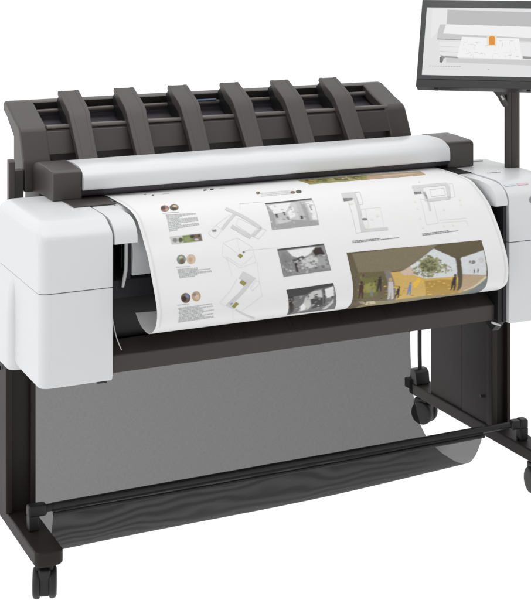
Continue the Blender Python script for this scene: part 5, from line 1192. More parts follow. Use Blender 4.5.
('dark',7,'825.1,672.6 836,675 834.7,701 837.1,756.2 831.7,753.9 828.6,708.1 824.8,751.1 820.5,749.4 821.7,698.2'),
('maroon',7,'556.7,642.5 555.2,649 552.1,651 549.3,647.5 548.5,640.5 550.1,634.1 553.2,632.1 555.9,635.6'),
('maroon',7,'546.7,649.7 557.4,652.3 556.7,681.4 557.5,727.8 552.5,726.3 550.4,688.6 546.8,724.7 542.8,723.6 543.8,678.5'),
('dark',7,'610.7,626.6 609.2,632.1 606.4,633.9 604,630.9 603.4,624.9 604.9,619.6 607.7,617.9 610.1,620.7'),
('dark',7,'601.5,632.8 611,635 609.4,661.9 608.2,700.5 603.8,699.5 603.6,668.7 598.8,698.4 595.2,697.6 598,659.1'),
('brown',7,'615.7,681.2 615,685 613.1,686.2 611.1,684.1 610.2,680 611,676.1 612.9,674.9 614.9,677'),
('brown',7,'609.8,685.5 617,687.1 618,705.4 620.9,740.7 617.5,739.5 614.1,710.4 614.1,738.4 611.4,737.5 609.5,703.4'),
('tan',7,'641.9,645.3 640,653.3 636.2,655.9 632.6,651.5 631.5,642.7 633.5,634.8 637.4,632.2 640.9,636.5'),
('greyp',7,'630,654.4 643.6,657.7 644.3,693.2 652,768.3 645.2,764.9 636.6,702.3 638.4,761.6 633,759.2 628.1,689.6'),
('dark',7,'665,689.9 664.2,694 662.1,695.3 659.9,693.1 658.9,688.5 659.7,684.4 661.8,683.1 664,685.3'),
('dark',7,'656.7,694.1 664.6,695.9 663.4,716.2 665.8,763.8 661.9,761.9 659.3,722.2 656.1,759.2 653,757.9 654,713.9'),
('blue',7,'698.8,677.2 697.9,681.7 695.5,683.2 693.2,680.7 692.2,675.8 693.1,671.2 695.5,669.7 697.8,672.2'),
('blue',7,'690.4,682.1 699,683.9 698.3,705.1 700,748.5 695.8,746.9 693.6,711.1 690.5,744.9 687.2,743.7 688.1,702.8'),
('grey',7,'582.8,685.4 582.3,688.1 580.9,689 579.5,687.5 578.8,684.5 579.4,681.8 580.8,680.9 582.2,682.4'),
('grey',7,'578.6,688.5 583.7,689.6 584.5,702.9 585.9,726.1 583.5,725.4 581.6,706.5 581.1,724.8 579.2,724.2 578.3,701.5'),
('dark',7,'893,644.1 892.5,645.9 891.6,646.4 890.8,645.5 890.6,643.5 891,641.8 891.9,641.2 892.7,642.1'),
('dark',7,'890.2,646.1 893.3,646.8 893.1,655.3 892.7,668 891.3,667.6 891.2,657.4 889.9,667.3 888.8,667.1 889.5,654.4'),
('dark',7,'904.9,644.6 904.5,646.3 903.6,646.9 902.8,645.9 902.5,644 903,642.2 903.8,641.6 904.6,642.6'),
('dark',7,'902.2,646.6 905.3,647.3 905.1,655.7 904.7,668.4 903.3,668.1 903.2,657.9 901.9,667.8 900.7,667.5 901.4,654.9'),
('stone',4,'545.8,742.4 652.1,781 747.1,776 765.3,800 680.8,800 574.6,800'),
('cream',5,'562.7,758.1 594.6,757.3 608.7,800 580.2,800'),
('roofa',2,'527.4,510.1 541.6,590 546.7,772.2 545.2,800'),
('roofb',2,'542.6,516.6 806.4,508.3 781.3,527.2 674.8,603.8 619.3,597.8 547.3,591'),
('roofa',5,'576.5,617 574.1,621.6 570.2,620.7 568.8,615.3 571.2,610.8 575,611.6'),
('moss',5,'574.3,721.1 572.6,727.9 567.8,726.5 564.8,718.6 566.7,712.5 571.4,713.6'),
('brown',5,'590,742.3 589.5,749.5 586.3,748.2 583.6,740.1 584.3,733.8 587.5,734.8'),
('moss',5,'552.6,721.3 552.1,728.4 549.7,727.7 547.8,720 548.5,713.6 550.8,714.2'),
('olive2',5,'616,646.2 614.4,648.7 611.6,648 610.3,644.8 611.9,642.2 614.7,642.9'),
('roofa',5,'618,628.1 616.2,632.2 613.4,631.5 612.4,626.8 614.1,622.9 616.9,623.5'),
('olive',5,'601.9,664.6 599.7,670 595.5,669 593.4,662.5 595.7,656.9 599.9,658'),
('olive2',5,'614.2,795.5 616.2,800 613.4,800 608.8,791.8 607.3,779.4 610,781'),
('olive',5,'612.6,726 611.7,730.7 608.8,729.8 606.9,724.5 607.9,720.2 610.8,721'),
('olive2',5,'564.7,649.5 563.2,653.4 560.6,652.8 559.5,648.2 561,644.3 563.6,645'),
('brown',5,'543,633 541.6,639.2 539.7,638.7 539.1,632 540.6,626 542.5,626.4'),
('roofa',5,'608.7,747.6 608.5,757.6 604.6,755.9 601.1,744.7 601.8,736.4 605.5,737.7'),
('roofa',5,'610.1,618 608.9,623.6 607.6,623.3 607.5,617.4 608.7,612 609.9,612.3'),
('brown',5,'554.2,632.7 552.8,636.7 550.5,636.2 549.7,631.6 551.2,627.6 553.4,628.1'),
('olive2',5,'566,657.4 564.5,661.8 561.7,661.2 560.5,656 562,651.5 564.8,652.2'),
('olive',5,'550.2,683.3 549,689 546.5,688.5 545.1,682.1 546.3,676.3 548.9,676.9'),
('olive2',5,'587.7,651.4 586.9,657.6 585.8,657.3 585.4,650.8 586.3,644.6 587.4,644.9'),
('roofa',5,'592.4,630.4 590.4,634.8 587.2,634.1 585.9,628.9 587.9,624.5 591.1,625.2'),
('brown',5,'549.3,674.1 548.2,679.8 546,679.3 544.8,673 546,667.1 548.2,667.6'),
('moss',5,'586.3,655.6 584,657.4 579.7,656.4 577.6,653.4 579.9,651.6 584.2,652.6'),
('olive',5,'612.6,685.5 611.4,687.9 608.7,687.3 607.3,684.3 608.6,681.9 611.3,682.5'),
('olive2',5,'609.2,693.2 607.5,697.6 603.7,696.7 601.7,691.5 603.4,687.1 607.2,687.9'),
('stone',5,'551.2,647.2 549.1,650 545.2,649.1 543.4,645.3 545.5,642.5 549.4,643.5'),
('moss',5,'607.7,614.2 605.6,616.5 601.8,615.7 600.2,612.6 602.3,610.3 606.1,611.1'),
('maroon',5,'617.5,744.4 616.3,748.3 612.5,746.9 610,741.7 611.3,738.1 615.1,739.4'),
('roofa',5,'562.3,652.7 560.1,655.9 556.1,654.9 554.2,650.7 556.4,647.4 560.4,648.4'),
('brown',5,'584.7,780.9 587.9,799.9 586.1,798.7 581.2,778.8 579.1,764 580.8,764.8'),
('moss',5,'573,762.9 573.8,775.8 570,773.7 565.7,759.5 565.7,749.2 569.3,750.7'),
('brown',5,'548.3,724.2 546.8,727.8 543.1,726.7 540.8,722.1 542.4,718.7 546.1,719.7'),
('brown',5,'565.8,607.3 563.3,612.5 559.3,611.7 558,605.7 560.5,600.8 564.4,601.5'),
('brown',5,'606.5,674.5 604.3,678.5 599.8,677.5 597.6,672.5 599.8,668.4 604.3,669.4'),
('maroon',5,'594.1,644.3 592.6,650.5 590.1,649.9 589.2,643.1 590.8,636.9 593.2,637.5'),
('moss',5,'585.4,678.1 584.2,682.1 581.7,681.5 580.5,677 581.7,673 584.2,673.6'),
('maroon',5,'569.2,750.9 568.6,756.6 565.3,755.2 562.7,748.3 563.5,743.3 566.7,744.5'),
('brown',5,'596.8,736 596.1,739.4 593.6,738.6 592,734.4 592.8,731.3 595.2,732'),
('moss',5,'543.3,706.9 542.4,712.2 539.9,711.6 538.3,705.8 539.3,700.7 541.8,701.3'),
('maroon',5,'562.4,605.3 560.7,610.6 558.6,610.2 558.1,604.4 559.8,599.3 561.9,599.7'),
('olive',5,'596.4,662 594.4,667.1 590.4,666.1 588.6,660.1 590.7,654.8 594.6,655.8'),
('olive',5,'566.8,608.5 565.8,610.3 564.3,610 563.7,607.8 564.7,606 566.2,606.3'),
('brown',5,'577.7,726.9 576.3,729.9 572.9,728.9 570.8,725 572.2,722.2 575.7,723.1'),
('olive2',5,'620.6,788.7 622.8,800 620.1,800 615.4,785.4 614,773.1 616.6,774.4'),
('roofa',5,'583.8,662.3 581.7,665.4 577.6,664.5 575.6,660.3 577.8,657.1 581.9,658.1'),
('moss',5,'571.1,706.7 570,711.9 567.1,711.2 565.4,705.4 566.5,700.4 569.4,701.1'),
('stone',5,'554,611.1 552.8,616.9 551.6,616.6 551.6,610.6 552.8,605 554,605.3'),
('brown',5,'566.6,700.1 565.2,703.7 562.1,703 560.3,698.7 561.7,695.1 564.8,695.7'),
('olive2',5,'542.4,678 541.7,683 540.1,682.6 539.2,677.3 540,672.2 541.6,672.6'),
('stone',5,'602,664.3 601,669.7 598.9,669.2 598,663.3 599.1,657.8 601.2,658.3'),
('olive',5,'544.1,646.7 542.7,652.2 540.4,651.6 539.5,645.5 540.9,640 543.2,640.5'),
('olive',5,'598.9,637.3 597.3,640.7 594.4,640 593.2,635.9 594.9,632.5 597.8,633.1'),
('roofa',5,'553.8,759.1 553.7,766.2 550.7,764.7 547.9,756.5 548.3,750.3 551.2,751.5'),
('olive',5,'563,646.8 561.2,652.8 558.1,652.1 556.9,645.3 558.8,639.2 561.8,640'),
('stone',5,'579.1,649.1 577.3,651.3 573.9,650.5 572.3,647.4 574.1,645.2 577.5,646'),
('roofa',5,'563.6,688.4 563.1,692.8 561.9,692.5 561.2,687.9 561.7,683.5 562.9,683.8'),
('brown',5,'592,714.2 589.9,717 585.3,715.8 582.7,711.9 584.8,709.2 589.5,710.3'),
('roofa',5,'542.7,661.5 541,663 537.7,662.2 536,659.9 537.7,658.3 541,659.1'),
('roofa',5,'590,676.9 589.1,679 587.2,678.6 586.2,676 587.2,673.9 589.1,674.3'),
('stone',5,'572.5,673.8 570.6,677.6 566.7,676.7 564.8,672.1 566.7,668.3 570.6,669.1'),
('maroon',5,'553.5,664.9 551.7,670.7 548.1,669.9 546.4,663.1 548.3,657.1 551.9,658'),
('olive',5,'592.9,725.7 592.4,732.2 590.1,731.5 588.2,724.4 588.8,718.5 591.2,719.1'),
('roofa',5,'550.7,717 549.8,722.3 547,721.6 545.2,715.7 546.2,710.7 548.9,711.4'),
('yellow',5,'848.8,800 847.5,800 839.1,800 832.2,794 833.7,785.3 841.9,790.4'),
('ochre',5,'674.3,738.9 671.8,744.9 664.8,742.4 660.5,734.4 663.2,729.3 670.1,731.4'),
('yellow',5,'713.7,704.3 711.8,706 707.6,705 705.4,702.4 707.4,700.7 711.6,701.6'),
('yellow',5,'643.7,730.2 641.1,733.9 635,732 631.5,726.7 634.1,723.4 640.2,725'),
('yellow',5,'652.5,687.9 650,691.2 644.8,690.1 642.1,685.6 644.7,682.3 649.8,683.5'),
('yellow',5,'850.1,800 849.1,800 843,800 837.9,800 838.8,798.8 844.9,800'),
('gold',5,'663.6,691.1 661.6,692 657.6,691.2 655.6,689.3 657.6,688.4 661.5,689.2'),
('yellow',5,'635.6,679.2 634.8,682.2 633.1,681.8 632.2,678.5 633,675.4 634.7,675.8'),
('ochre',5,'626.7,718.3 625.9,721.9 623.6,721.3 622.1,717.2 623,713.8 625.3,714.4'),
('ochre',5,'759.6,681.8 758,682.9 754.8,682.2 753.2,680.4 754.8,679.3 758,680'),
('ochre',5,'713.4,754.3 711.2,759.4 704.6,756.5 700.3,749 702.7,744.5 709.2,747'),
('ochre',5,'756,692.3 752.2,693.2 744.4,691.6 740.5,689 744.3,688 752.1,689.7'),
('ochre',5,'811.6,698.2 810.8,701.9 808.7,701.5 807.5,697.4 808.4,693.7 810.5,694.2'),
('ochre',5,'679.8,711.7 678.5,714.3 675.4,713.6 673.6,710.2 675,707.7 678.1,708.4'),
('gold',5,'802.5,700 800.3,702 795.5,701 793,698 795.3,695.9 800.1,696.9'),
('yellow',5,'754.3,713 750.8,714 743.5,712.3 739.7,709.6 743.2,708.6 750.5,710.2'),
('gold',5,'752.9,735.6 752.2,738 750,737.3 748.6,734.2 749.3,731.9 751.5,732.5'),
('ochre',5,'787.4,792.7 788.8,800 784.6,800 779.2,787.5 778.3,775.5 782.3,777.7'),
('yellow',5,'627.3,701.6 625.8,702.8 622.8,702.1 621.2,700.2 622.6,699 625.7,699.7'),
('yellow',5,'816.9,800 816.4,800 809.7,800 803.6,793.9 804.4,784.8 810.9,788.9'),
('yellow',5,'765.4,708.3 763.7,711.2 759.9,710.3 757.8,706.6 759.5,703.7 763.4,704.6'),
('ochre',5,'792.4,782.3 792.5,792.4 787.6,789.2 782.7,776.7 783.1,768.2 787.8,770.7'),
('ochre',5,'756,723.5 753.2,725.7 747,724.1 743.6,720.4 746.5,718.3 752.6,719.9'),
('yellow',5,'709.2,712.6 707.1,717 702.3,715.8 699.5,710.3 701.6,706.2 706.5,707.3'),
('ochre',5,'819.9,718.9 816.9,720.9 810.5,719.3 807.1,715.8 810.1,713.9 816.5,715.4'),
('yellow',5,'685.7,696.5 683.9,699.6 679.9,698.7 677.8,694.8 679.7,691.7 683.6,692.6'),
('yellow',5,'646.1,688.9 644.3,690.2 640.8,689.5 639,687.4 640.7,686.1 644.2,686.8'),
('yellow',5,'771,771.7 768.9,778.4 761,774 755.5,763.9 758,758.4 765.6,761.9'),
('ochre',5,'661.4,752.4 658.2,755.1 650.3,751.8 645.8,746.2 649.1,743.9 656.9,746.8'),
('yellow',5,'756.6,691.4 755.2,694.9 752.1,694.2 750.4,690.1 751.9,686.6 755,687.3'),
('yellow',5,'624.5,677 622.3,679.3 618,678.3 615.8,675.1 618,672.7 622.3,673.7'),
('gold',5,'658.8,722.4 656.8,725 652.2,723.8 649.6,720 651.6,717.5 656.2,718.7'),
('yellow',5,'787.6,687.1 784.8,689.7 779.3,688.5 776.4,684.7 779.2,682.1 784.7,683.3'),
('gold',5,'679.3,671.8 677.7,672.9 674.4,672.2 672.8,670.4 674.4,669.3 677.7,670'),
('ochre',5,'660.1,684.1 657.6,686.7 652.7,685.7 650.2,681.9 652.6,679.3 657.5,680.4'),
('gold',5,'770.7,696.7 769.2,699.3 766,698.6 764.3,695.4 765.8,692.9 769,693.6'),
('yellow',5,'745,752.8 744.4,760.6 740.3,758.7 736.9,749.6 737.8,743 741.8,744.4'),
('yellow',5,'842.3,800 840.1,800 831.5,800 825,798.8 827.2,792.6 835.8,798.1'),
('ochre',5,'758.3,705.6 757.7,709.3 756,708.9 755,704.8 755.6,701.2 757.3,701.6'),
('ochre',5,'688.7,701.4 685.4,702.6 678.7,701 675.2,698.4 678.5,697.3 685.3,698.8'),
('yellow',5,'826,738.1 823,742.3 815.4,739.7 811,733.4 814.2,729.8 821.6,731.9'),
('yellow',5,'837.4,687.1 834.6,690.2 828.9,689 826,684.7 828.8,681.6 834.5,682.8'),
('yellow',5,'764.5,768.5 763.5,775.9 757.8,772.8 753.3,762.9 754.7,756.7 760.2,759.1'),
('yellow',5,'668.1,727 665.2,731.3 658.2,729.2 654.3,723.2 657.3,719.4 664.2,721.2'),
('yellow',5,'815.7,712.7 813.8,715.7 809.6,714.7 807.2,710.8 809.1,707.9 813.3,708.9'),
('gold',5,'734.3,677.3 733.3,680.6 731.1,680.2 730,676.3 731.1,672.9 733.2,673.4'),
('sky',5,'893.9,646.7 891.8,647.9 887.8,646.9 885.9,644.8 888,643.7 892,644.6'),
('lightgrey',5,'922.8,635.1 920.5,636.5 916,635.4 913.9,633 916.3,631.7 920.7,632.7'),
('sky',5,'898.7,612.4 897.8,615.9 896.5,615.6 896.2,611.9 897.2,608.6 898.5,608.8'),
('pale',5,'912.5,601.5 910,604.9 905.9,604.1 904.2,599.9 906.8,596.7 910.9,597.4'),
('sky',5,'887.3,584.5 886.2,585.9 884.3,585.6 883.6,583.9 884.8,582.5 886.7,582.8'),
('sky',5,'884.7,608.4 883.2,609.9 880.3,609.3 879.1,607.3 880.7,605.9 883.5,606.5'),
('pale',5,'910.5,656.7 908.4,658.4 904.2,657.4 902.2,654.7 904.4,653 908.5,654'),
('lightgrey',5,'903.7,661.7 902.5,663.9 900.4,663.4 899.3,660.7 900.5,658.6 902.6,659.1'),
('lightgrey',5,'906.3,621.9 904,624.2 899.8,623.3 897.9,620.1 900.3,617.9 904.5,618.8'),
('pale',5,'895.1,622.9 893.3,627.3 890.5,626.6 889.5,621.6 891.3,617.4 894.1,618'),
('sky',5,'878.4,623.3 876.3,627.3 872.9,626.5 871.5,621.8 873.6,617.8 877,618.6'),
('sky',5,'887.3,608.3 885.6,610.7 882.8,610.1 881.7,607.2 883.4,604.8 886.2,605.4'),
('pale',5,'888.4,584.3 885.8,587.5 881.7,586.8 880.2,582.9 882.8,579.8 886.9,580.4'),
('sky',5,'859.1,621.7 857.3,624.3 854.3,623.6 853,620.4 854.8,617.9 857.8,618.5'),
('pale',5,'920.2,622.1 917.7,624.2 913.1,623.1 911,620.1 913.5,618.1 918.1,619.1'),
('lightgrey',5,'867.6,593.3 866.3,595.9 864.3,595.6 863.7,592.6 865.1,590 867.1,590.3'),
('pale',5,'886.5,625.6 885.4,630 883.8,629.7 883.4,624.9 884.5,620.5 886.1,620.8'),
('sky',5,'902.9,668.8 901.6,671.9 898.9,671.3 897.6,667.6 899,664.5 901.6,665.1'),
('pale',5,'872.3,604.1 871.2,606.2 869.7,605.9 869.2,603.5 870.2,601.4 871.8,601.7'),
('sky',5,'908,637.4 905.9,642 902.3,641.2 900.8,635.8 903,631.2 906.5,632'),
('pale',5,'900,589.9 897.4,592.4 893,591.7 891.3,588.4 893.9,585.9 898.3,586.6'),
('pale',5,'860.6,651.6 859.9,653.3 858.6,653 858,651 858.7,649.3 860,649.6'),
('sky',5,'904.1,633.4 902.9,635.6 900.9,635.2 900.1,632.5 901.3,630.3 903.2,630.7'),
('sky',5,'918.5,603.5 916.9,607.3 914.7,606.9 914,602.6 915.6,598.9 917.8,599.3'),
('sky',5,'909.3,641.3 908.4,643.9 907,643.5 906.4,640.6 907.3,638 908.7,638.4'),
('lightgrey',5,'887.7,602.9 886.6,606 885.1,605.7 884.7,602.3 885.8,599.3 887.3,599.6'),
('pale',5,'902.2,651.1 901,653.4 898.8,652.8 897.8,650 899,647.7 901.2,648.2'),
('lightgrey',5,'912,592.6 911,595.1 909.6,594.9 909.3,592.1 910.4,589.7 911.7,589.9'),
('lightgrey',5,'881.8,647.8 880.1,651.5 877.2,650.8 875.9,646.4 877.5,642.8 880.5,643.5'),
('lightgrey',5,'858.9,627.1 856.9,629.7 853.5,628.9 852,625.6 854,623 857.4,623.8'),
('pale',5,'891.3,594.8 889.1,598.5 885.8,597.9 884.7,593.6 886.9,590 890.2,590.6'),
('sky',5,'912.5,626.2 911.6,629 910.3,628.6 909.8,625.6 910.7,622.8 912.1,623.1'),
('pale',5,'865.9,613.3 864.3,617.2 862,616.7 861.2,612.3 862.8,608.6 865.2,609'),
('pale',5,'922.9,623.7 921.7,628.2 920.2,627.8 919.8,623 921,618.5 922.5,618.9'),
('sky',5,'898.8,595.2 897.3,597.8 895.1,597.4 894.4,594.4 895.9,591.9 898.1,592.3'),
('pale',5,'915.8,590.3 914.8,592.8 913.6,592.5 913.3,589.8 914.3,587.4 915.6,587.6'),
('sky',5,'903.7,620.4 901.4,622.8 897.2,621.9 895.4,618.5 897.7,616.1 901.9,617'),
('pale',5,'877.8,625.5 876.7,628.4 875,628 874.3,624.7 875.5,621.8 877.2,622.2'),
('pale',5,'868.2,580 865.5,582.4 861,581.6 859.2,578.5 861.9,576.1 866.4,576.9'),
('pale',5,'912.9,670.8 911.6,673.9 909,673.3 907.7,669.7 909,666.5 911.6,667.1'),
]),
('printed_photo', 'colour photograph strip printed along the top of the sheet', [
('strip',1,'543.8,90.6 925.6,102 910.6,141.3 549.6,138.6'),
('darkgreen',2,'617.5,120.6 610.5,126.8 601.5,130 592.6,129.6 586.4,125.6 584.5,118.8 587.7,110.9 595,104 604.5,100.3 613.4,100.8 619.3,105.4 620.8,112.8'),
('olive',2,'683.3,123.8 675.4,129.1 663.7,131.2 651,129.5 640.8,124.5 636.1,117.2 638.1,109.3 646.3,103.2 658.4,100.8 671,102.8 680.8,108.5 685.2,116.3'),
('cream',2,'644.1,113.8 637.8,119.4 631,121.2 626.8,118.5 627.2,112.4 632.2,105.5 639.4,101.3 645.3,101.8 647.1,106.8'),
('moss',2,'726.9,120 720.2,125.4 711.3,128 702.4,127.3 696,123.5 693.9,117.3 696.7,110.2 703.7,104.4 712.9,101.4 721.8,102.2 727.9,106.5 729.7,113.1'),
('ochre',3,'595.8,110.2 592.4,113.3 589.7,113.4 589.6,110.5 592.3,106.7 595.7,104.9 597.2,106.5'),
('darkgreen',3,'572.7,102.8 566.8,106.6 560,105.7 557.5,100.8 561.2,95.5 568.3,93.9 573.4,97.1'),
('olive',3,'570.8,111.7 565.1,115.7 558.9,115.1 556.9,110.3 560.7,104.9 567.3,103 571.8,106'),
('ochre',3,'678,105.7 673.6,108.2 668.4,107.4 666.4,104 669,100.4 674.4,99.5 678.3,101.9'),
('leaf',3,'696.6,124 691.6,127.7 686.8,127.6 685.9,123.7 689.6,118.8 695.2,116.7 698.3,119'),
('olive',3,'542.7,124.1 538.9,127.6 535.8,127.8 535.6,124.5 538.7,120.2 542.6,118 544.4,119.8'),
('olive',3,'554.1,131.6 549.1,135.3 543.9,135.1 542.5,131.2 545.9,126.4 551.7,124.3 555.3,126.7'),
('olive',3,'587.6,105.4 582.7,109.3 577.8,109 576.7,104.8 580.3,99.8 585.7,97.8 589,100.3'),
('ochre',3,'574.4,103 569.8,105.3 563.8,104.2 560.9,100.5 563.4,97 569.3,96.4 574.2,99.1'),
('ochre',3,'564.6,114.4 561.5,115.8 557.2,115 555,112.5 556.6,110.3 560.7,110 564.3,111.8'),
('olive',3,'693.5,123.3 688.8,127.6 685.6,128 686.1,124.3 690.1,119 694.6,116.2 696.1,118.2'),
('cream',3,'693.8,125.9 690.6,127.3 686.2,126.6 684.1,124.4 685.8,122.2 690,121.8 693.5,123.5'),
('ochre',3,'559.5,105.6 555.1,108.6 550.4,108.1 548.9,104.4 551.7,100.3 556.8,98.9 560.2,101.3'),
('cream',3,'672.1,115.7 666.8,120.5 662.7,120.8 662.9,116.4 667.3,110.4 672.6,107.5 674.8,109.9'),
('cream',3,'696.7,127.4 693.2,128.7 688.1,127.8 685.3,125.4 687,123.2 691.8,123 696.1,124.9'),
('darkgreen',3,'576.5,121.1 571.4,124.1 565.5,123.4 563.1,119.5 566.1,115.2 572.2,113.9 576.8,116.6'),
('olive',3,'615,114.9 611.5,116.9 607.2,116.2 605.3,113.5 607.3,110.7 611.7,110 615.1,111.9'),
('moss',3,'703.6,121.5 699.3,124.8 695.3,124.7 694.6,121.3 697.8,117.1 702.5,115.3 705,117.3'),
('stone',3,'634.9,117.3 629.1,121.3 623,120.8 621.2,116.2 625.1,110.7 631.8,108.7 636.2,111.7'),
('darkgreen',3,'711,130.7 706.4,132.5 700.1,131.5 696.8,128.5 699.1,125.5 705.2,125.1 710.5,127.4'),
('stone',3,'620.4,106.3 616.4,107.7 610.7,106.4 607.5,103.4 609.3,100.9 614.7,100.8 619.6,103.2'),
('olive',3,'719.7,108 714.5,111.6 709.6,111.3 708.5,107.2 712.2,102.4 717.9,100.5 721.2,103'),
('cream',3,'690.3,103.7 685.5,108.3 682.3,108.8 683.1,104.7 687.3,99.1 691.8,96.2 693.1,98.3'),
('cream',3,'712.7,126.2 709.5,128.2 706,127.9 704.9,125.6 707,122.9 710.7,121.9 713.3,123.4'),
('ochre',3,'644.9,117.7 641.1,120.6 637.6,120.4 636.9,117.4 639.6,113.7 643.7,112.1 646,114'),
('ochre',3,'605.8,127.1 601.8,129.2 596.6,128.5 594.3,125.5 596.5,122.4 601.6,121.6 605.7,123.7'),
('cream',3,'684,122.6 679.2,127.2 676.1,127.7 677,123.8 681.2,118.2 685.7,115.2 686.9,117.2'),
('strip',3,'620.8,121.2 617.2,124.2 613.9,124.2 613.5,121.3 616.3,117.4 620.2,115.7 622.2,117.4'),
('stone',3,'640.5,109.9 636.8,111.4 631.9,110.5 629.5,107.7 631.3,105.2 636,104.9 640.1,107'),
('stone',3,'731.9,114.5 728.4,117.7 726,118 726.5,115.2 729.5,111.3 732.8,109.2 733.9,110.7'),
('cream',3,'639,122 635.5,123.8 631.2,123.2 629.2,120.6 631.1,117.9 635.5,117.3 639,119.1'),
('cream',3,'713.1,115.8 708.4,118.8 703.3,118.2 701.6,114.6 704.7,110.6 710.2,109.2 713.9,111.6'),
('darkgreen',3,'647.8,116.5 644.1,120.1 641.5,120.4 641.9,117.3 645.1,112.9 648.7,110.6 649.8,112.2'),
('leaf',3,'679.4,118.5 674.5,122.1 669.8,122 668.9,118.1 672.5,113.2 677.9,111.2 680.9,113.6'),
('moss',3,'719.5,104.7 714.9,109.1 711.9,109.6 712.8,105.8 717,100.4 721.2,97.6 722.3,99.5'),
('ochre',3,'609.9,131 606.8,132.7 602.8,132.2 601,129.9 602.8,127.6 606.7,126.9 609.9,128.5'),
('strip',3,'712.7,129.9 708.5,131.8 703,131 700.3,128.1 702.5,125.3 708,124.6 712.5,126.8'),
('stone',3,'609.4,126 605.2,129.2 601.1,129.1 600.3,125.7 603.3,121.5 608,119.7 610.6,121.7'),
('moss',3,'740.3,102.1 736.5,105.5 733.7,105.7 734,102.5 737.2,98.4 740.9,96.4 742.3,98.1'),
('moss',3,'579.9,127.6 576.1,128.6 570,127.3 566.3,124.7 567.8,122.7 573.3,122.8 578.7,125'),
('olive',3,'709.3,110.9 705,112.5 699.1,111.3 696,108.1 698.1,105.4 703.7,105.2 708.7,107.7'),
('ochre',3,'569.6,130.3 564.8,132.6 558.5,131.7 555.4,128.2 557.9,124.7 564.1,123.8 569.3,126.4'),
('moss',3,'591.4,118.3 586.8,122.6 583.4,122.9 583.6,119 587.3,113.7 591.8,111 593.6,113.1'),
('moss',3,'606.7,112.5 601,116 594.6,115.2 592.2,110.7 595.7,105.7 602.5,104.1 607.3,107.2'),
('stone',3,'656.7,125.7 653.7,128.5 651.3,128.7 651.5,126.2 654,122.8 657.1,121.1 658.3,122.4'),
('strip',3,'666,110.4 661.4,112.7 655.5,111.7 652.9,108.2 655.5,104.7 661.3,104 666,106.5'),
('ochre',3,'579.1,113.6 573.5,116.7 566.6,115.6 563.5,111.1 566.6,106.6 573.6,105.5 579.2,108.6'),
('leaf',3,'586.5,109.4 581.7,113.7 577.6,113.8 577.4,109.6 581.2,104.2 586.2,101.6 588.6,104'),
('strip',3,'703.6,112.9 699.6,115.6 695.6,115.2 694.5,112.1 697.2,108.5 701.6,107.2 704.5,109.2'),
('darkgreen',3,'572,102.1 566.3,107 561.2,107 560.6,102 565,95.7 571,93 574.2,95.8'),
('leaf',3,'601.6,120.1 597.2,122.7 591.9,122.1 589.9,118.7 592.5,115 597.9,113.8 601.9,116.2'),
('darkgreen',3,'707.4,116.9 701.8,120.9 696.2,120.6 695,116.2 699,110.9 705.3,108.7 709,111.5'),
('moss',3,'651.6,115 646.4,117.2 639.5,116 636.1,112.1 638.7,108.5 645.4,107.9 651.1,110.9'),
('ochre',3,'695.9,114.4 692,117.1 688,116.8 687,113.7 689.8,110 694.2,108.6 696.9,110.6'),
('olive',3,'590,128.1 585.1,130.9 579.2,130.2 576.7,126.6 579.5,122.6 585.5,121.4 590.1,123.9'),
('strip',3,'697.3,117.7 694,119.3 689.9,118.7 688.1,116.2 689.9,113.8 694,113.2 697.3,115'),
('moss',3,'609.7,129.3 604.2,132.4 597.8,131.8 595.2,127.8 598.5,123.2 605.2,121.7 610.1,124.5'),
('leaf',3,'726,117.3 721.5,118.7 715,117.4 711.3,114.2 713.3,111.6 719.4,111.6 725.1,114.2'),
('leaf',3,'589.2,127.9 584.6,131.3 580,131.2 578.9,127.5 582.1,123 587.3,121 590.4,123.3'),
('darkgreen',3,'568.8,117.4 564.9,119 559.4,118 556.5,115 558.4,112.4 563.6,112.1 568.2,114.3'),
('tan',4,'774.7,72.5 982.9,75.7 901.5,164.8 706.7,163.2'),
('sand',5,'788.3,110.6 889.4,113.4 893.3,124.2 787.8,127'),
]),
('floor_plan', '', [
('plan',1,'586.9,219.7 628.1,220.7 617.1,261.9 579.2,259'),
('grey',2,'580.3,255.7 607.4,259.4 601.9,274.3 575.6,276.3'),
('plan',1,'608.1,260.5 587,436.9 597.8,435 619.9,256.6'),
('plan',1,'587.3,438.6 664.7,440.4 667.1,430 589.6,427.9'),
('plan2',1,'585.4,284.5 570.7,440.4 571.8,440.2 586.6,284.1'),
('plan2',1,'571.2,441 588.3,440.5 588.5,439.1 571.4,439.6'),
('plan2',1,'627.3,222.9 641.2,223.5 642.4,220.5 628.4,219.9'),
('plan2',1,'641,222.3 623.9,303.9 625.3,303.4 642.5,221.8'),
('plan2',1,'624.9,302.3 610.2,303.7 609.6,306.3 624.3,305'),
('plan2',1,'610.6,304.8 628.6,221.2 627.1,221.7 609.2,305.2'),
('faint',1,'607,333.5 623.5,333.2 623.8,331.4 607.4,331.7'),
('faint',1,'623.2,332.4 612.4,426 613.3,425.9 624.1,332.2'),
('faint',1,'623.5,333 668.7,332.1 669,330.7 623.8,331.6'),
('faint',1,'668.5,331.5 655.6,431.2 656.4,431.1 669.2,331.3'),
('grey',2,'617,390.7 614.7,393.8 610.2,395.1 605.3,394.3 601.8,391.6 601,388.1 603.3,384.9 607.8,383.4 612.8,384.3 616.3,387.1'),
('beige',1,'654.3,379.5 651.5,384.5 647.8,385.2 645.9,381.1 647.3,375.1 650.9,371.8 654,373.8'),
('beige',1,'599.1,293.3 596.5,298.2 592.3,300.8 588.3,300.1 585.9,296.4 586.1,291 588.9,286 593.1,283.3 597.1,284 599.4,287.9'),
('beige',1,'609.9,421.9 607.8,426 604.8,428.3 602,428 600.4,425.1 600.7,420.7 602.8,416.5 605.8,414 608.6,414.4 610.2,417.4'),
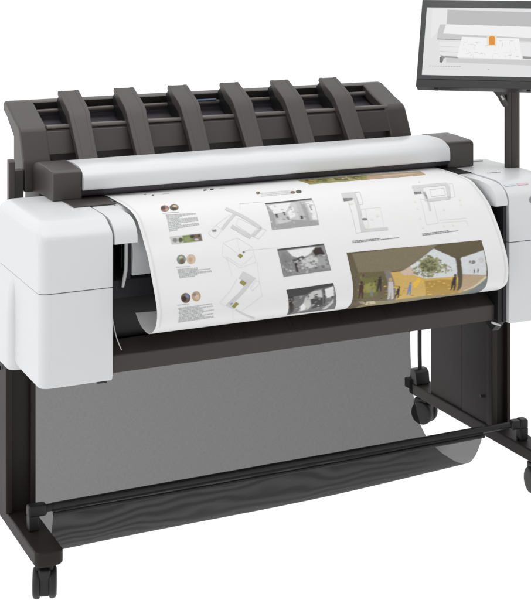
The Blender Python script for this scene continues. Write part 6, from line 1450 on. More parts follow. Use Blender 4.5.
('beige',1,'633.6,393.9 631.3,398 628.4,398.6 627,395.3 628.1,390.5 631,387.7 633.4,389.3'),
]),
('caption', '', [
('ink2',1,'552.5,466.6 558.7,466.5 558.5,470 552.3,470.1'),
('ink2',1,'559.8,466.5 569.6,466.5 569.4,469.9 559.6,470'),
('ink2',1,'570.7,466.4 580.6,466.4 580.3,469.7 570.5,469.9'),
('ink2',1,'581.7,466.4 592,466.3 591.8,469.5 581.4,469.7'),
('ink2',1,'593.1,466.3 599.4,466.2 599.1,469.4 592.8,469.5'),
('ink2',1,'600.5,466.2 604,466.2 603.6,469.4 600.2,469.4'),
('ink2',1,'605,466.2 609.2,466.1 608.9,469.3 604.7,469.3'),
('ink2',1,'610.3,466.1 616.2,466.1 615.9,469.2 609.9,469.3'),
('ink2',1,'617.3,466 623.1,466 622.7,469.1 616.9,469.2'),
('ink2',1,'624.1,466 631.1,465.9 630.8,468.9 623.8,469.1'),
('ink2',1,'632.2,465.9 634.7,465.9 634.3,468.9 631.8,468.9'),
('ink2',1,'552.2,472.1 555.7,472 555.5,475.5 552,475.6'),
('ink2',1,'556.8,472 563.3,471.8 563.1,475.3 556.6,475.5'),
('ink2',1,'564.4,471.8 574.9,471.6 574.6,475 564.1,475.3'),
('ink2',1,'576,471.6 585.9,471.4 585.6,474.7 575.7,475'),
('ink2',1,'587,471.4 596.7,471.2 596.4,474.5 586.7,474.7'),
('ink2',1,'597.7,471.2 605.1,471 604.8,474.2 597.4,474.4'),
('ink2',1,'606.2,471 611.3,470.9 611,474.1 605.8,474.2'),
('ink2',1,'612.4,470.9 621.8,470.7 621.4,473.8 612,474'),
('ink2',1,'622.9,470.7 631.2,470.6 630.9,473.6 622.5,473.8'),
('ink2',1,'632.3,470.5 634.1,470.5 633.7,473.5 631.9,473.5'),
('ink2',1,'635.4,470.6 640.8,470.5 640.5,473.7 635,473.9'),
('ink2',1,'641.5,470.5 647.2,470.4 646.8,473.5 641.2,473.7'),
('ink2',1,'647.9,470.4 652.7,470.3 652.4,473.4 647.5,473.5'),
('ink2',1,'653.4,470.2 659.7,470.1 659.4,473.2 653.1,473.3'),
('ink2',1,'660.4,470.1 665.5,470 665.2,473 660.1,473.1'),
('ink2',1,'666.2,470 671.1,469.9 670.9,472.8 666,473'),
('ink2',1,'671.8,469.9 678.4,469.7 678.1,472.6 671.6,472.8'),
('ink2',1,'679.1,469.7 681.8,469.7 681.5,472.5 678.9,472.6'),
('ink2',1,'682.5,469.7 685.9,469.6 685.7,472.4 682.3,472.5'),
('ink2',1,'686.6,469.6 689.7,469.5 689.5,472.2 686.4,472.3'),
]),
('floor_plan', '', [
('plan',1,'800.9,229 911,227.2 920.3,207.4 809.7,208.8'),
('plan',1,'805.1,221.9 835.9,222.7 823.2,266.4 794.5,266.2'),
('grey',2,'796.5,252.8 819.7,252.7 815.9,265.8 793.6,266.8'),
('plan',1,'909.5,216.2 881.3,314.1 891.9,312.1 920.7,214.2'),
('plan',1,'814.3,321.2 887.5,317.9 892.5,298.8 818.9,302.3'),
('plan',1,'823.1,257 808,380.9 814.6,378.1 830.2,253.6'),
('plan',1,'822.9,257.3 810.8,316 820.8,312.6 833.3,253.8'),
('plan2',1,'849.5,245.4 894.1,244.3 894.9,241.9 850.3,243'),
('plan2',1,'893.9,243.3 884.3,286.2 885.6,285.7 895.2,242.8'),
('plan2',1,'885.3,284.8 839.4,290.5 838.8,292.9 884.6,287.2'),
('plan2',1,'839.7,291.4 850.6,244 849.3,244.5 838.5,291.9'),
('faint',1,'800.1,298.7 782.8,435.1 783.8,435 801.1,298.3'),
('faint',1,'783.2,435.6 820.2,434.1 820.4,433 783.4,434.5'),
('faint',1,'820.8,433.5 834.9,321.3 833.8,321.6 819.8,433.6'),
('faint',1,'834.7,320.5 801,297.6 800.2,299.5 834,322.3'),
('faint',1,'827.3,424.4 910.1,425.9 910.4,424.8 827.6,423.3'),
('plan2',1,'924.5,215.2 934,215.5 935,213.4 925.5,213.1'),
('plan2',1,'934,214.6 907.6,303.5 908.6,303.3 935.1,214.3'),
('plan2',1,'908.3,302.4 892.4,306.4 892,308.4 907.9,304.4'),
('plan2',1,'892.6,307.4 925.5,214.1 924.5,214.1 891.7,307.4'),
('faint',1,'826,433.2 906.9,434.9 907.1,434.1 826.2,432.4'),
('faint',1,'906.6,434.6 907.2,451.6 908,451.4 907.4,434.4'),
('beige',1,'856.7,382.1 854.5,386.2 851.7,386.8 850.4,383.5 851.6,378.5 854.4,375.6 856.6,377.3'),
('beige',1,'850.3,186.8 845.1,191.9 841.8,192.8 842.8,188.7 847.5,182.7 852.5,179.4 853.6,181.2'),
('beige',1,'783.2,315.3 780.7,320 777.9,320.7 776.8,317.1 778.4,311.7 781.3,308.6 783.5,310.3'),
('beige',1,'779.1,360.5 776.9,365.2 774.1,366 772.8,362.2 774.1,356.6 776.9,353.5 779.1,355.3'),
('beige',1,'774.3,410.7 772.3,413.5 769.6,413.9 768.2,411.6 769.2,408.2 771.8,406.4 774.1,407.5'),
('beige',1,'773.1,444.3 771.1,446.8 768.4,447.2 767,445.2 767.9,442.2 770.4,440.7 772.8,441.6'),
('beige',1,'837.3,446 835.4,448.4 832.6,448.8 831.2,446.8 832.1,443.9 834.7,442.3 837,443.2'),
('beige',1,'865.6,445.5 863.6,447.9 860.8,448.3 859.4,446.3 860.3,443.4 862.9,441.9 865.3,442.8'),
('beige',1,'921.5,325.7 918.9,330.5 916,331.3 915,327.5 916.6,322 919.7,318.9 921.9,320.6'),
('beige',1,'915.6,360.2 913.1,365.4 910.3,366.2 909.1,362 910.5,355.9 913.5,352.5 915.7,354.4'),
]),
('caption', '', [
('ink2',1,'760.7,463.9 764.6,463.7 764.6,467.1 760.7,467.2'),
('ink2',1,'765.7,463.7 772.5,463.4 772.4,466.7 765.7,467'),
('ink2',1,'773.6,463.4 781.9,463 781.8,466.3 773.5,466.7'),
('ink2',1,'783,463 790,462.7 789.9,466 782.8,466.3'),
('ink2',1,'791.1,462.7 796.9,462.4 796.7,465.7 790.9,465.9'),
('ink2',1,'798,462.4 807.5,462 807.2,465.3 797.7,465.7'),
('ink2',1,'808.6,461.9 812.6,461.8 812.3,465 808.3,465.2'),
('ink2',1,'813.7,461.7 818.5,461.5 818.2,464.8 813.4,465'),
('ink2',1,'819.6,461.5 830.1,461.1 829.7,464.3 819.2,464.7'),
('ink2',1,'831.2,461 835,460.9 834.6,464.1 830.8,464.3'),
('ink2',1,'836.1,460.8 842.4,460.6 841.9,463.8 835.6,464.1'),
('ink2',1,'760.7,469 766.8,468.7 766.8,472 760.6,472.3'),
('ink2',1,'767.9,468.7 775.9,468.3 775.8,471.6 767.8,472'),
('ink2',1,'777,468.3 786.7,467.9 786.5,471.2 776.9,471.6'),
('ink2',1,'787.7,467.8 797.3,467.4 797.1,470.7 787.6,471.1'),
('ink2',1,'798.4,467.4 805.5,467.1 805.2,470.3 798.2,470.7'),
('ink2',1,'806.5,467 811.3,466.8 811,470.1 806.3,470.3'),
('ink2',1,'812.4,466.8 820.7,466.4 820.3,469.7 812.1,470'),
('ink2',1,'821.7,466.4 826.8,466.2 826.4,469.4 821.4,469.6'),
('ink2',1,'827.8,466.1 835.4,465.8 835,469 827.5,469.4'),
('ink2',1,'836.5,465.7 843.4,465.4 842.9,468.7 836.1,469'),
('ink2',1,'844.3,464.3 845.5,464.3 845.1,467.6 843.9,467.6'),
('ink2',1,'845.9,464.3 847.4,464.3 847,467.5 845.5,467.5'),
('ink2',1,'847.7,464.3 851.3,464.3 850.9,467.4 847.3,467.5'),
('ink2',1,'851.7,464.3 853.6,464.3 853.2,467.3 851.3,467.4'),
('ink2',1,'854,464.3 855.8,464.3 855.5,467.3 853.6,467.3'),
('ink2',1,'856.2,464.3 859.2,464.4 858.8,467.2 855.9,467.3'),
('ink2',1,'859.5,464.4 861.9,464.4 861.6,467.1 859.2,467.2'),
('ink2',1,'862.2,464.4 864.1,464.4 863.9,467.1 861.9,467.1'),
('ink2',1,'864.5,464.4 867.4,464.4 867.1,467 864.2,467.1'),
('ink2',1,'867.7,464.4 869.6,464.4 869.4,466.9 867.5,467'),
('ink2',1,'870,464.4 872.3,464.4 872.1,466.8 869.7,466.9'),
]),
]
SCREEN = [
(236,1,'-159.1,92 -118.6,91.4 -118.7,49.1 -156.1,8.3'),
(192,1,'-117.3,90.8 169.7,84.8 171.1,36.5 -116.8,49.1'),
(243,2,'-118.6,48.5 170.9,43.6 171.8,11.2 -125,21.7'),
(203,2,'-134.7,47.7 -118.6,48.5 -124.9,20.3 -129.7,13.1 -139.9,5.8 -139,31.5'),
(204,1,'-125,21.7 171.7,14 172.1,2.8 -139.9,5.2'),
(166,3,'-140.1,7.5 -70.8,5.3 -70.7,3 -139.9,4.6'),
(236,2,'-134.2,-1.3 172.2,-1.4 173.3,-39 -129,-39.5'),
(215,3,'-130.7,-14 -77.5,-15.9 -77.4,-17.6 -130.6,-15.7'),
(205,3,'-129.8,-28.2 -79.3,-30 -79.2,-31.7 -129.6,-29.9'),
(160,3,'-118.3,-42.1 -81.2,-43.6 -80.9,-47.8 -118,-46.6'),
(208,1,'-112.6,-47.6 173.6,-48.7 174.1,-65.3 -111.8,-60'),
(120,3,'-130,-45.1 -123.5,-43.6 -119.1,-53.4 -123.6,-62.7 -129.1,-59.2'),
(150,4,'-129,-40 -121,-41 -115.3,-47.7 -120.4,-50.6'),
(246,4,'-73.9,13.2 75.9,11.2 86.1,-47.5 -83.8,-44.8'),
(150,3,'87,-38.8 173.4,-41.8 173.5,-47.3 88.6,-45.2'),
(226,5,'-71.1,-20.1 -60.2,-20.3 -60.1,-21.1 -71,-20.9'),
(219,5,'32.3,-2.2 34.1,-2.2 34.4,-10.7 32.7,-10.7'),
(212,5,'-38.6,-0.7 -31.5,-0.8 -31.4,-2.6 -38.5,-2.5'),
(212,5,'42.6,-36.3 43.5,-36.3 43.9,-44.5 43,-44.5'),
(226,5,'56.7,-30.6 57.8,-30.6 58.1,-38.7 57,-38.7'),
(212,5,'-42.1,-37.9 -41.4,-37.9 -41,-45.9 -41.7,-45.9'),
(226,5,'-52.6,-7 -43.3,-7.1 -43.2,-8.9 -52.5,-8.8'),
(226,5,'-54.2,-23.4 -53.3,-23.5 -52.9,-31.6 -53.8,-31.6'),
(219,5,'-51.6,-39.6 -44.6,-39.7 -44.6,-41.1 -51.5,-41'),
(219,5,'-11.5,-14 -3.2,-14.1 -3.2,-14.9 -11.5,-14.8'),
(219,5,'63.7,-27.9 66.2,-27.9 66.2,-29 63.8,-28.9'),
(212,5,'36,-29.3 43.6,-29.4 43.6,-30.1 36,-30'),
(226,5,'64.4,-4.8 65.1,-4.9 65.3,-10.9 64.6,-10.9'),
(219,5,'52.1,1 53.2,1 53.6,-7 52.5,-7'),
(212,5,'70.1,-20.9 71.6,-20.9 71.7,-22.6 70.1,-22.6'),
(231,5,'-56.6,-6.3 -54.9,-6.3 -54.7,-9.9 -56.4,-9.9'),
(212,5,'-56.3,-33.3 -54,-33.4 -53.9,-35 -56.2,-35'),
(226,5,'-21.3,-32.3 -13.7,-32.4 -13.6,-33.2 -21.2,-33.1'),
(231,5,'66.6,-12.7 68.2,-12.7 68.4,-17 66.8,-16.9'),
(219,5,'-46.3,-36 -41.7,-36 -41.7,-36.8 -46.3,-36.7'),
(212,5,'-34.8,-3.2 -34,-3.2 -33.8,-5.6 -34.7,-5.6'),
(219,5,'-42.1,-14.1 -40.3,-14.1 -40,-20.2 -41.8,-20.1'),
(212,5,'-30.1,-0.8 -23.9,-0.9 -23.9,-1.8 -30.1,-1.7'),
(212,5,'13.6,-32.8 22.1,-33 22.1,-34 13.6,-33.9'),
(226,5,'-20.5,-39.3 -15.7,-39.3 -15.7,-40.2 -20.5,-40.1'),
(212,5,'-47.7,-33.4 -46.9,-33.4 -46.4,-41.3 -47.3,-41.2'),
(226,5,'-59.8,-22.1 -58.8,-22.1 -58.5,-28 -59.5,-28'),
(226,5,'12.1,-22.5 18.4,-22.6 18.4,-23.7 12.1,-23.6'),
(219,5,'54.5,-21.1 55.3,-21.1 55.6,-29.6 54.9,-29.6'),
(226,5,'-56.5,-29.3 -50,-29.4 -49.9,-30.7 -56.4,-30.6'),
(212,5,'24.9,4.4 26.1,4.4 26.2,1 25,1'),
(212,5,'53.2,4.6 61.1,4.5 61.1,3 53.3,3.1'),
(226,5,'-61,2.8 -59.7,2.8 -59.4,-3.3 -60.7,-3.3'),
(212,5,'-23,-32.6 -20.8,-32.6 -20.7,-34.5 -22.9,-34.5'),
(219,5,'70.6,-33.2 71.7,-33.2 71.8,-35.5 70.7,-35.5'),
(226,5,'-44.9,-6.1 -41.7,-6.1 -41.7,-7 -44.9,-6.9'),
(226,5,'-17.6,-30.5 -16.3,-30.5 -16,-35.5 -17.3,-35.5'),
(226,5,'-38.4,-7.7 -37.6,-7.7 -37.3,-13 -38.2,-13'),
(231,5,'66.3,-18.3 68,-18.3 68.2,-22.9 66.5,-22.9'),
(226,5,'-27.8,-33.5 -16.3,-33.7 -16.2,-35.4 -27.7,-35.2'),
(219,5,'55.1,-37.6 55.9,-37.6 56.2,-46.2 55.5,-46.2'),
(212,5,'-12.2,-10.3 -4.6,-10.4 -4.6,-12.2 -12.1,-12.1'),
(212,5,'-42.3,-8.7 -35.7,-8.8 -35.6,-10.3 -42.3,-10.2'),
(226,5,'-16.8,-10.8 -16,-10.8 -15.9,-12.8 -16.6,-12.8'),
(231,5,'-44.1,-29.6 -35.6,-29.7 -35.6,-30.6 -44.1,-30.5'),
(212,5,'69.2,-39.3 77.1,-39.4 77.1,-41.3 69.3,-41.2'),
(212,5,'-41.3,-21.4 -35.9,-21.5 -35.9,-22.2 -41.3,-22.2'),
(212,5,'-38.5,-30.3 -29,-30.4 -28.9,-32.1 -38.4,-32'),
(231,5,'30.9,-7.8 31.7,-7.8 31.9,-13.2 31.2,-13.2'),
(212,5,'-66.9,-3 -63.2,-3.1 -63.1,-3.9 -66.8,-3.8'),
(212,5,'-52,-28.7 -51,-28.8 -50.8,-33 -51.7,-32.9'),
(231,5,'10.6,-32.7 11.5,-32.8 11.8,-40 10.9,-40'),
(226,5,'25.6,4.8 32.4,4.7 32.5,2.9 25.7,3'),
(231,5,'-33.4,-2.1 -32,-2.2 -31.7,-7.1 -33.2,-7'),
(231,5,'-50.3,-28.2 -49.6,-28.2 -49.2,-35.2 -49.9,-35.1'),
(219,5,'-69.1,-4.8 -67.6,-4.9 -67.2,-12.2 -68.7,-12.1'),
(212,5,'-22.1,-30.9 -18.7,-31 -18.6,-32.2 -22,-32.2'),
(231,5,'-70.4,-22.6 -68.8,-22.6 -68.7,-24.6 -70.3,-24.5'),
(219,5,'-62.3,-34.6 -56.4,-34.7 -56.3,-36 -62.3,-35.9'),
(219,5,'9.2,-38.4 10,-38.4 10.4,-47 9.7,-47'),
(231,5,'39.6,-40.2 43.5,-40.3 43.6,-41.7 39.7,-41.6'),
(219,5,'25.8,-40.8 29.5,-40.8 29.6,-41.6 25.8,-41.6'),
(226,5,'22.5,-10.5 23.5,-10.5 23.8,-17.2 22.8,-17.2'),
(219,5,'-12.7,-32.3 -10.9,-32.3 -10.6,-37.1 -12.4,-37.1'),
(212,5,'49.7,-36 58.6,-36.1 58.6,-37.6 49.7,-37.5'),
('glow',6,'-8.2,19.4 17,19 18.5,-12.1 -6.7,-11.7'),
('orange',7,'-2.7,13.8 1.1,16.7 10.3,16.6 13.1,13 13.6,-8 -1.6,-7.7'),
(188,1,'-156.2,-69.3 -150.9,-69.5 -150.7,-71.7 -156.1,-71.6'),
(188,1,'-149.1,-69.4 -143.7,-69.5 -143.6,-71.8 -148.9,-71.6'),
(188,1,'-141.9,-69.4 -136.6,-69.6 -136.5,-71.8 -141.8,-71.7'),
(188,1,'-134.8,-69.5 -129.5,-69.6 -129.3,-71.9 -134.6,-71.7'),
(188,1,'-127.6,-69.5 -122.3,-69.7 -122.2,-71.9 -127.5,-71.7'),
(188,1,'-120.5,-69.6 -115.2,-69.7 -115.1,-72 -120.3,-71.8'),
(188,1,'-113.4,-69.6 -108.1,-69.8 -107.9,-72 -113.2,-71.8'),
(188,1,'-106.2,-69.6 -101,-69.8 -100.8,-72 -106.1,-71.9'),
(188,1,'-99.1,-69.7 -93.8,-69.8 -93.7,-72.1 -99,-71.9'),
(188,1,'-92,-69.7 -86.7,-69.9 -86.6,-72.1 -91.9,-72'),
(188,1,'-84.9,-69.8 -79.6,-69.9 -79.5,-72.2 -84.8,-72'),
(188,1,'-77.8,-69.8 -72.5,-70 -72.4,-72.2 -77.7,-72'),
(190,1,'-2.2,-75.5 1.7,-75.7 1.9,-79.6 -2,-79.4'),
]


# ------------------------------------------------------------------ materials
def lin(c):
    c /= 255.0
    return c / 12.92 if c <= 0.04045 else ((c + 0.055) / 1.055) ** 2.4
def srgb(r, g, b): return (lin(r), lin(g), lin(b), 1)
def new_mat(name):
    m = bpy.data.materials.new(name); m.use_nodes = True
    return m, m.node_tree.nodes, m.node_tree.links, m.node_tree.nodes['Principled BSDF']
def plastic(name, col, rough, var=0.05, bump=0.02, scale=900, spec=0.5, coat=0):
    """moulded plastic: fine grain bump, faint colour and gloss variation"""
    m, N, L, b = new_mat(name)
    tc = N.new('ShaderNodeTexCoord')
    n1 = N.new('ShaderNodeTexNoise'); n1.inputs['Scale'].default_value = 7; n1.inputs['Detail'].default_value = 4
    L.new(tc.outputs['Object'], n1.inputs['Vector'])
    mx = N.new('ShaderNodeMix'); mx.data_type = 'RGBA'
    mx.inputs[6].default_value = tuple(c * (1 - var) for c in col[:3]) + (1,)
    mx.inputs[7].default_value = tuple(min(1, c * (1 + var)) for c in col[:3]) + (1,)
    L.new(n1.outputs['Fac'], mx.inputs[0]); L.new(mx.outputs[2], b.inputs['Base Color'])
    mr = N.new('ShaderNodeMapRange'); mr.inputs['To Min'].default_value = rough - .05; mr.inputs['To Max'].default_value = rough + .06
    L.new(n1.outputs['Fac'], mr.inputs['Value']); L.new(mr.outputs[0], b.inputs['Roughness'])
    n2 = N.new('ShaderNodeTexNoise'); n2.inputs['Scale'].default_value = scale; n2.inputs['Detail'].default_value = 2
    L.new(tc.outputs['Object'], n2.inputs['Vector'])
    bp = N.new('ShaderNodeBump'); bp.inputs['Strength'].default_value = bump; bp.inputs['Distance'].default_value = .001
    L.new(n2.outputs['Fac'], bp.inputs['Height']); L.new(bp.outputs[0], b.inputs['Normal'])
    b.inputs['Specular IOR Level'].default_value = spec
    b.inputs['Coat Weight'].default_value = coat
    return m
WHITE = plastic('white_plastic', (.665, .672, .681), .38, .012, .03)
LIDW = plastic('lid_plastic', (.685, .695, .708), .30, .012, .02)
DARK = plastic('dark_plastic', (.045, .0375, .0355), .40, .07, .06, spec=.58)
TRAYM = plastic('tray_steel', (.036, .029, .028), .42, .07, .06, spec=.45)
LEGM = plastic('leg_steel', (.0185, .0135, .0132), .50, .08, .05, spec=.22)
BLACK = plastic('black_plastic', (.010, .010, .011), .42, .10, .05, spec=.35)
INNER = plastic('inner_plastic', (.022, .022, .026), .45, .1, .05, spec=.35)
BASEM = plastic('base_plastic', (.050, .045, .054), .45, .08, .03)
BLUE = plastic('rail_highlight', (.15, .19, .34), .4, .05)
GASK = plastic('gasket_rubber', (.16, .16, .165), .5, .05)
RAILM = plastic('rail_metal', (.14, .125, .115), .35, .05, .02)
RUBBER = plastic('caster_rubber', (.018, .018, .018), .5, .1, .08, spec=.35)
STEEL = plastic('bright_steel', (.5, .5, .5), .3, .04, .02)
BEZEL = plastic('monitor_plastic', (.022, .020, .020), .33, .06, .02)
GLOSS = plastic('monitor_frame_gloss', (.040, .041, .043), .16, .03, .0)
POLEM = plastic('pole_metal', (.042, .036, .034), .30, .05, .02)
POLEM.node_tree.nodes['Principled BSDF'].inputs['Metallic'].default_value = .35
LOGO = plastic('grey_mark', (.22, .23, .24), .4)
CYAN = plastic('pale_blue_mark', (.52, .62, .70), .4, .02)
PINK = plastic('pale_pink_mark', (.66, .48, .55), .4, .02)
PAPER, _n, _l, _b = new_mat('sheet_paper')
_b.inputs['Base Color'].default_value = (.76, .76, .757, 1); _b.inputs['Roughness'].default_value = .5
_b.inputs['Specular IOR Level'].default_value = .3

INKS = dict(pink=(150, 105, 100), dark=(52, 44, 42), tan=(184, 160, 130), olive=(105, 96, 66), sand=(205, 184, 164), ink=(184, 185, 186),
    ink2=(140, 140, 142), lightgrey=(198, 198, 197), green=(112, 132, 70), brown=(112, 92, 78), darkgreen=(74, 82, 52), leaf=(140, 144, 100),
    grey=(128, 128, 128), midgrey=(158, 158, 158), teal=(128, 142, 132), blue=(120, 136, 168), pale=(216, 213, 213), plan=(205, 205, 205),
    plan2=(206, 206, 206), faint=(222, 222, 221), olive2=(146, 144, 76), beige=(226, 225, 217), white=(228, 228, 228), charcoal=(68, 67, 67),
    bw1=(184, 184, 184), bw2=(136, 136, 136), bw3=(112, 112, 112), roof=(96, 87, 64), moss=(110, 110, 62), strip=(150, 146, 84), leafa=(118, 118, 82), leafb=(150, 150, 112), leafc=(88, 88, 64), g1=(96, 96, 96), g2=(160, 160, 160), g3=(196, 196, 196), roofa=(100, 92, 76), roofb=(124, 115, 92), concrete=(128, 122, 116),
    yellow=(206, 172, 98), sky=(212, 215, 217), ochre=(176, 142, 66), gold=(232, 188, 70), pillar=(84, 78, 62), cream=(206, 196, 164),
    slate=(118, 126, 128), maroon=(74, 46, 38), greyp=(196, 192, 192), stone=(150, 142, 112))
INKM = {}
def ink(k):
    if k in INKM: return INKM[k]
    m, N, L, b = new_mat('ink_' + k)
    c = tuple(x * .96 for x in srgb(*INKS[k])[:3]) + (1,); tc = N.new('ShaderNodeTexCoord')
    # photographs carry image grain and soft patches, flat inks a faint one
    photo = k in ('bw1', 'bw2', 'bw3', 'roof', 'moss', 'yellow', 'leaf', 'darkgreen', 'ochre', 'sky', 'olive', 'green', 'grey', 'midgrey', 'lightgrey', 'charcoal', 'brown', 'tan', 'sand', 'stone', 'teal', 'pink', 'concrete', 'white')
    n = N.new('ShaderNodeTexNoise'); n.inputs['Scale'].default_value = 160 if photo else 40; n.inputs['Detail'].default_value = 6; n.inputs['Roughness'].default_value = .65
    L.new(tc.outputs['Object'], n.inputs['Vector'])
    a = {'bw2': .55, 'leaf': .55, 'darkgreen': .5, 'bw3': .45, 'bw1': .22, 'white': .12, 'sky': .08, 'roof': .07, 'yellow': .1, 'ochre': .14, 'moss': .2, 'bw1x': 0}.get(k, .32 if photo else .05)
    mx = N.new('ShaderNodeMix'); mx.data_type = 'RGBA'
    mx.inputs[6].default_value = tuple(x * (1 - a) for x in c[:3]) + (1,); mx.inputs[7].default_value = tuple(min(.85, x * (1 + a)) for x in c[:3]) + (1,)
    mr = N.new('ShaderNodeMapRange'); mr.inputs['From Min'].default_value = .3; mr.inputs['From Max'].default_value = .7
    L.new(n.outputs['Fac'], mr.inputs['Value']); L.new(mr.outputs[0], mx.inputs[0]); L.new(mx.outputs[2], b.inputs['Base Color'])
    b.inputs['Roughness'].default_value = .5; b.inputs['Specular IOR Level'].default_value = .3
    INKM[k] = m
    return m
SCRM = {}
def glow(k):
    if k in SCRM: return SCRM[k]
    m, N, L, b = new_mat('screen_colour')
    c = srgb(242, 226, 204) if k == 'glow' else srgb(232, 148, 52) if k == 'orange' else srgb(k, k, k + 1 if k < 255 else k)
    b.inputs['Base Color'].default_value = (.01, .01, .01, 1); b.inputs['Roughness'].default_value = .3
    b.inputs['Specular IOR Level'].default_value = .2
    b.inputs['Emission Color'].default_value = c; b.inputs['Emission Strength'].default_value = .93
    SCRM[k] = m
    return m

def mesh_fabric():
    """black woven basket net: open holes between threads, so white shows through one layer and less through two"""
    m, N, L, b = new_mat('basket_net')
    uv = N.new('ShaderNodeUVMap'); uv.uv_map = 'UVMap'
    nz = N.new('ShaderNodeTexNoise'); nz.inputs['Scale'].default_value = 5; nz.inputs['Detail'].default_value = 1
    L.new(uv.outputs[0], nz.inputs['Vector'])
    sc = N.new('ShaderNodeVectorMath'); sc.operation = 'MULTIPLY_ADD'; sc.inputs[1].default_value = (.012, .012, 0)
    L.new(nz.outputs['Color'], sc.inputs[0]); L.new(uv.outputs[0], sc.inputs[2])
    # thread density: fine streaks along both thread directions
    dens = []
    for sc_ in ((90, 1300, 1), (1300, 90, 1)):
        mp0 = N.new('ShaderNodeMapping'); mp0.inputs['Scale'].default_value = sc_; L.new(uv.outputs[0], mp0.inputs[0])
        t0 = N.new('ShaderNodeTexNoise'); t0.inputs['Scale'].default_value = 1; t0.inputs['Detail'].default_value = 2; L.new(mp0.outputs[0], t0.inputs['Vector'])
        r0 = N.new('ShaderNodeMapRange'); r0.inputs['From Min'].default_value = .25; r0.inputs['From Max'].default_value = .75
        r0.inputs['To Min'].default_value = .550; r0.inputs['To Max'].default_value = .650; L.new(t0.outputs['Fac'], r0.inputs['Value']); dens.append(r0.outputs[0])
    mu = N.new('ShaderNodeMath'); mu.operation = 'MULTIPLY'; L.new(dens[0], mu.inputs[0]); L.new(dens[1], mu.inputs[1])
    # moire of the net layers drawn into the front panel as wavy bands
    wv = N.new('ShaderNodeTexWave'); wv.wave_type = 'BANDS'; wv.bands_direction = 'Y'
    for k, v in (('Scale', 12), ('Distortion', 22), ('Detail', 2), ('Detail Scale', .5), ('Detail Roughness', .4)): wv.inputs[k].default_value = v
    mp = N.new('ShaderNodeMapping'); mp.inputs['Scale'].default_value = (.55, 1, 1); L.new(uv.outputs[0], mp.inputs[0]); L.new(mp.outputs[0], wv.inputs['Vector'])
    sp2 = N.new('ShaderNodeSeparateXYZ'); L.new(uv.outputs[0], sp2.inputs[0])
    mk = N.new('ShaderNodeMapRange'); mk.inputs['From Min'].default_value = .66; mk.inputs['From Max'].default_value = .74; L.new(sp2.outputs['Y'], mk.inputs['Value'])
    mk2 = N.new('ShaderNodeMapRange'); mk2.inputs['From Min'].default_value = .86; mk2.inputs['From Max'].default_value = .97; mk2.inputs['To Min'].default_value = 1; mk2.inputs['To Max'].default_value = 0; L.new(sp2.outputs['X'], mk2.inputs['Value'])
    mkm = N.new('ShaderNodeMath'); mkm.operation = 'MULTIPLY'; L.new(mk.outputs[0], mkm.inputs[0]); L.new(mk2.outputs[0], mkm.inputs[1])
    den = N.new('ShaderNodeMath'); den.operation = 'MULTIPLY'; L.new(wv.outputs['Fac'], den.inputs[0]); L.new(mkm.outputs[0], den.inputs[1])
    rng = N.new('ShaderNodeMapRange'); rng.inputs['To Min'].default_value = .53; rng.inputs['To Max'].default_value = .14; L.new(den.outputs[0], rng.inputs['Value'])
    ma = N.new('ShaderNodeMath'); ma.operation = 'MULTIPLY'; 
    # openness lowered to darken the net towards the right end and top hem
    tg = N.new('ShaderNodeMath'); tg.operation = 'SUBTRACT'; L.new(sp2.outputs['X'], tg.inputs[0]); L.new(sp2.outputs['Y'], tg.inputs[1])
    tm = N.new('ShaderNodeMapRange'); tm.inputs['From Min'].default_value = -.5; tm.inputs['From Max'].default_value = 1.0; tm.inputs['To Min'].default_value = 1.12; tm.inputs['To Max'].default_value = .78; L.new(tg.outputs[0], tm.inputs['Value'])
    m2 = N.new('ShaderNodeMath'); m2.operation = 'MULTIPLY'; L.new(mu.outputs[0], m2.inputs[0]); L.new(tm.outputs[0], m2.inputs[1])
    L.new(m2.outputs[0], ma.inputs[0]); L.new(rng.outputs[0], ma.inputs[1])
    b.inputs['Base Color'].default_value = (.012, .012, .012, 1); b.inputs['Roughness'].default_value = .6
    b.inputs['Specular IOR Level'].default_value = .2
    tr = N.new('ShaderNodeBsdfTransparent'); mix = N.new('ShaderNodeMixShader')
    L.new(ma.outputs[0], mix.inputs[0]); L.new(b.outputs[0], mix.inputs[1]); L.new(tr.outputs[0], mix.inputs[2])
    L.new(mix.outputs[0], N['Material Output'].inputs['Surface'])
    return m
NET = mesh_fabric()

# ------------------------------------------------------------------ mesh helpers
def link(name, bm, mats, parent=None, smooth=40, label=None):
    bmesh.ops.remove_doubles(bm, verts=bm.verts, dist=1e-6)
    bmesh.ops.recalc_face_normals(bm, faces=bm.faces)
    me = bpy.data.meshes.new(name); bm.to_mesh(me); bm.free()
    for m in (mats if isinstance(mats, list) else [mats]): me.materials.append(m)
    if smooth:
        me.polygons.foreach_set('use_smooth', [True] * len(me.polygons))
        me.set_sharp_from_angle(angle=math.radians(smooth))
    o = bpy.data.objects.new(name, me); COL.objects.link(o); o.parent = parent
    if smooth and smooth < 100:
        wn = o.modifiers.new('weighted_normals', 'WEIGHTED_NORMAL'); wn.keep_sharp = True; wn.weight = 90
    if label: o['label'] = label
    return o
def bevel_all(bm, geom, r, seg=2, ang=25):
    es = [e for e in geom if isinstance(e, bmesh.types.BMEdge) and len(e.link_faces) == 2 and e.calc_face_angle(0) > math.radians(ang)]
    if r > 0 and es: bmesh.ops.bevel(bm, geom=es, offset=r, segments=seg, profile=.5, affect='EDGES', clamp_overlap=True)
def merge(bm, other):
    me = bpy.data.meshes.new('t'); other.to_mesh(me); other.free(); bm.from_mesh(me); bpy.data.meshes.remove(me)
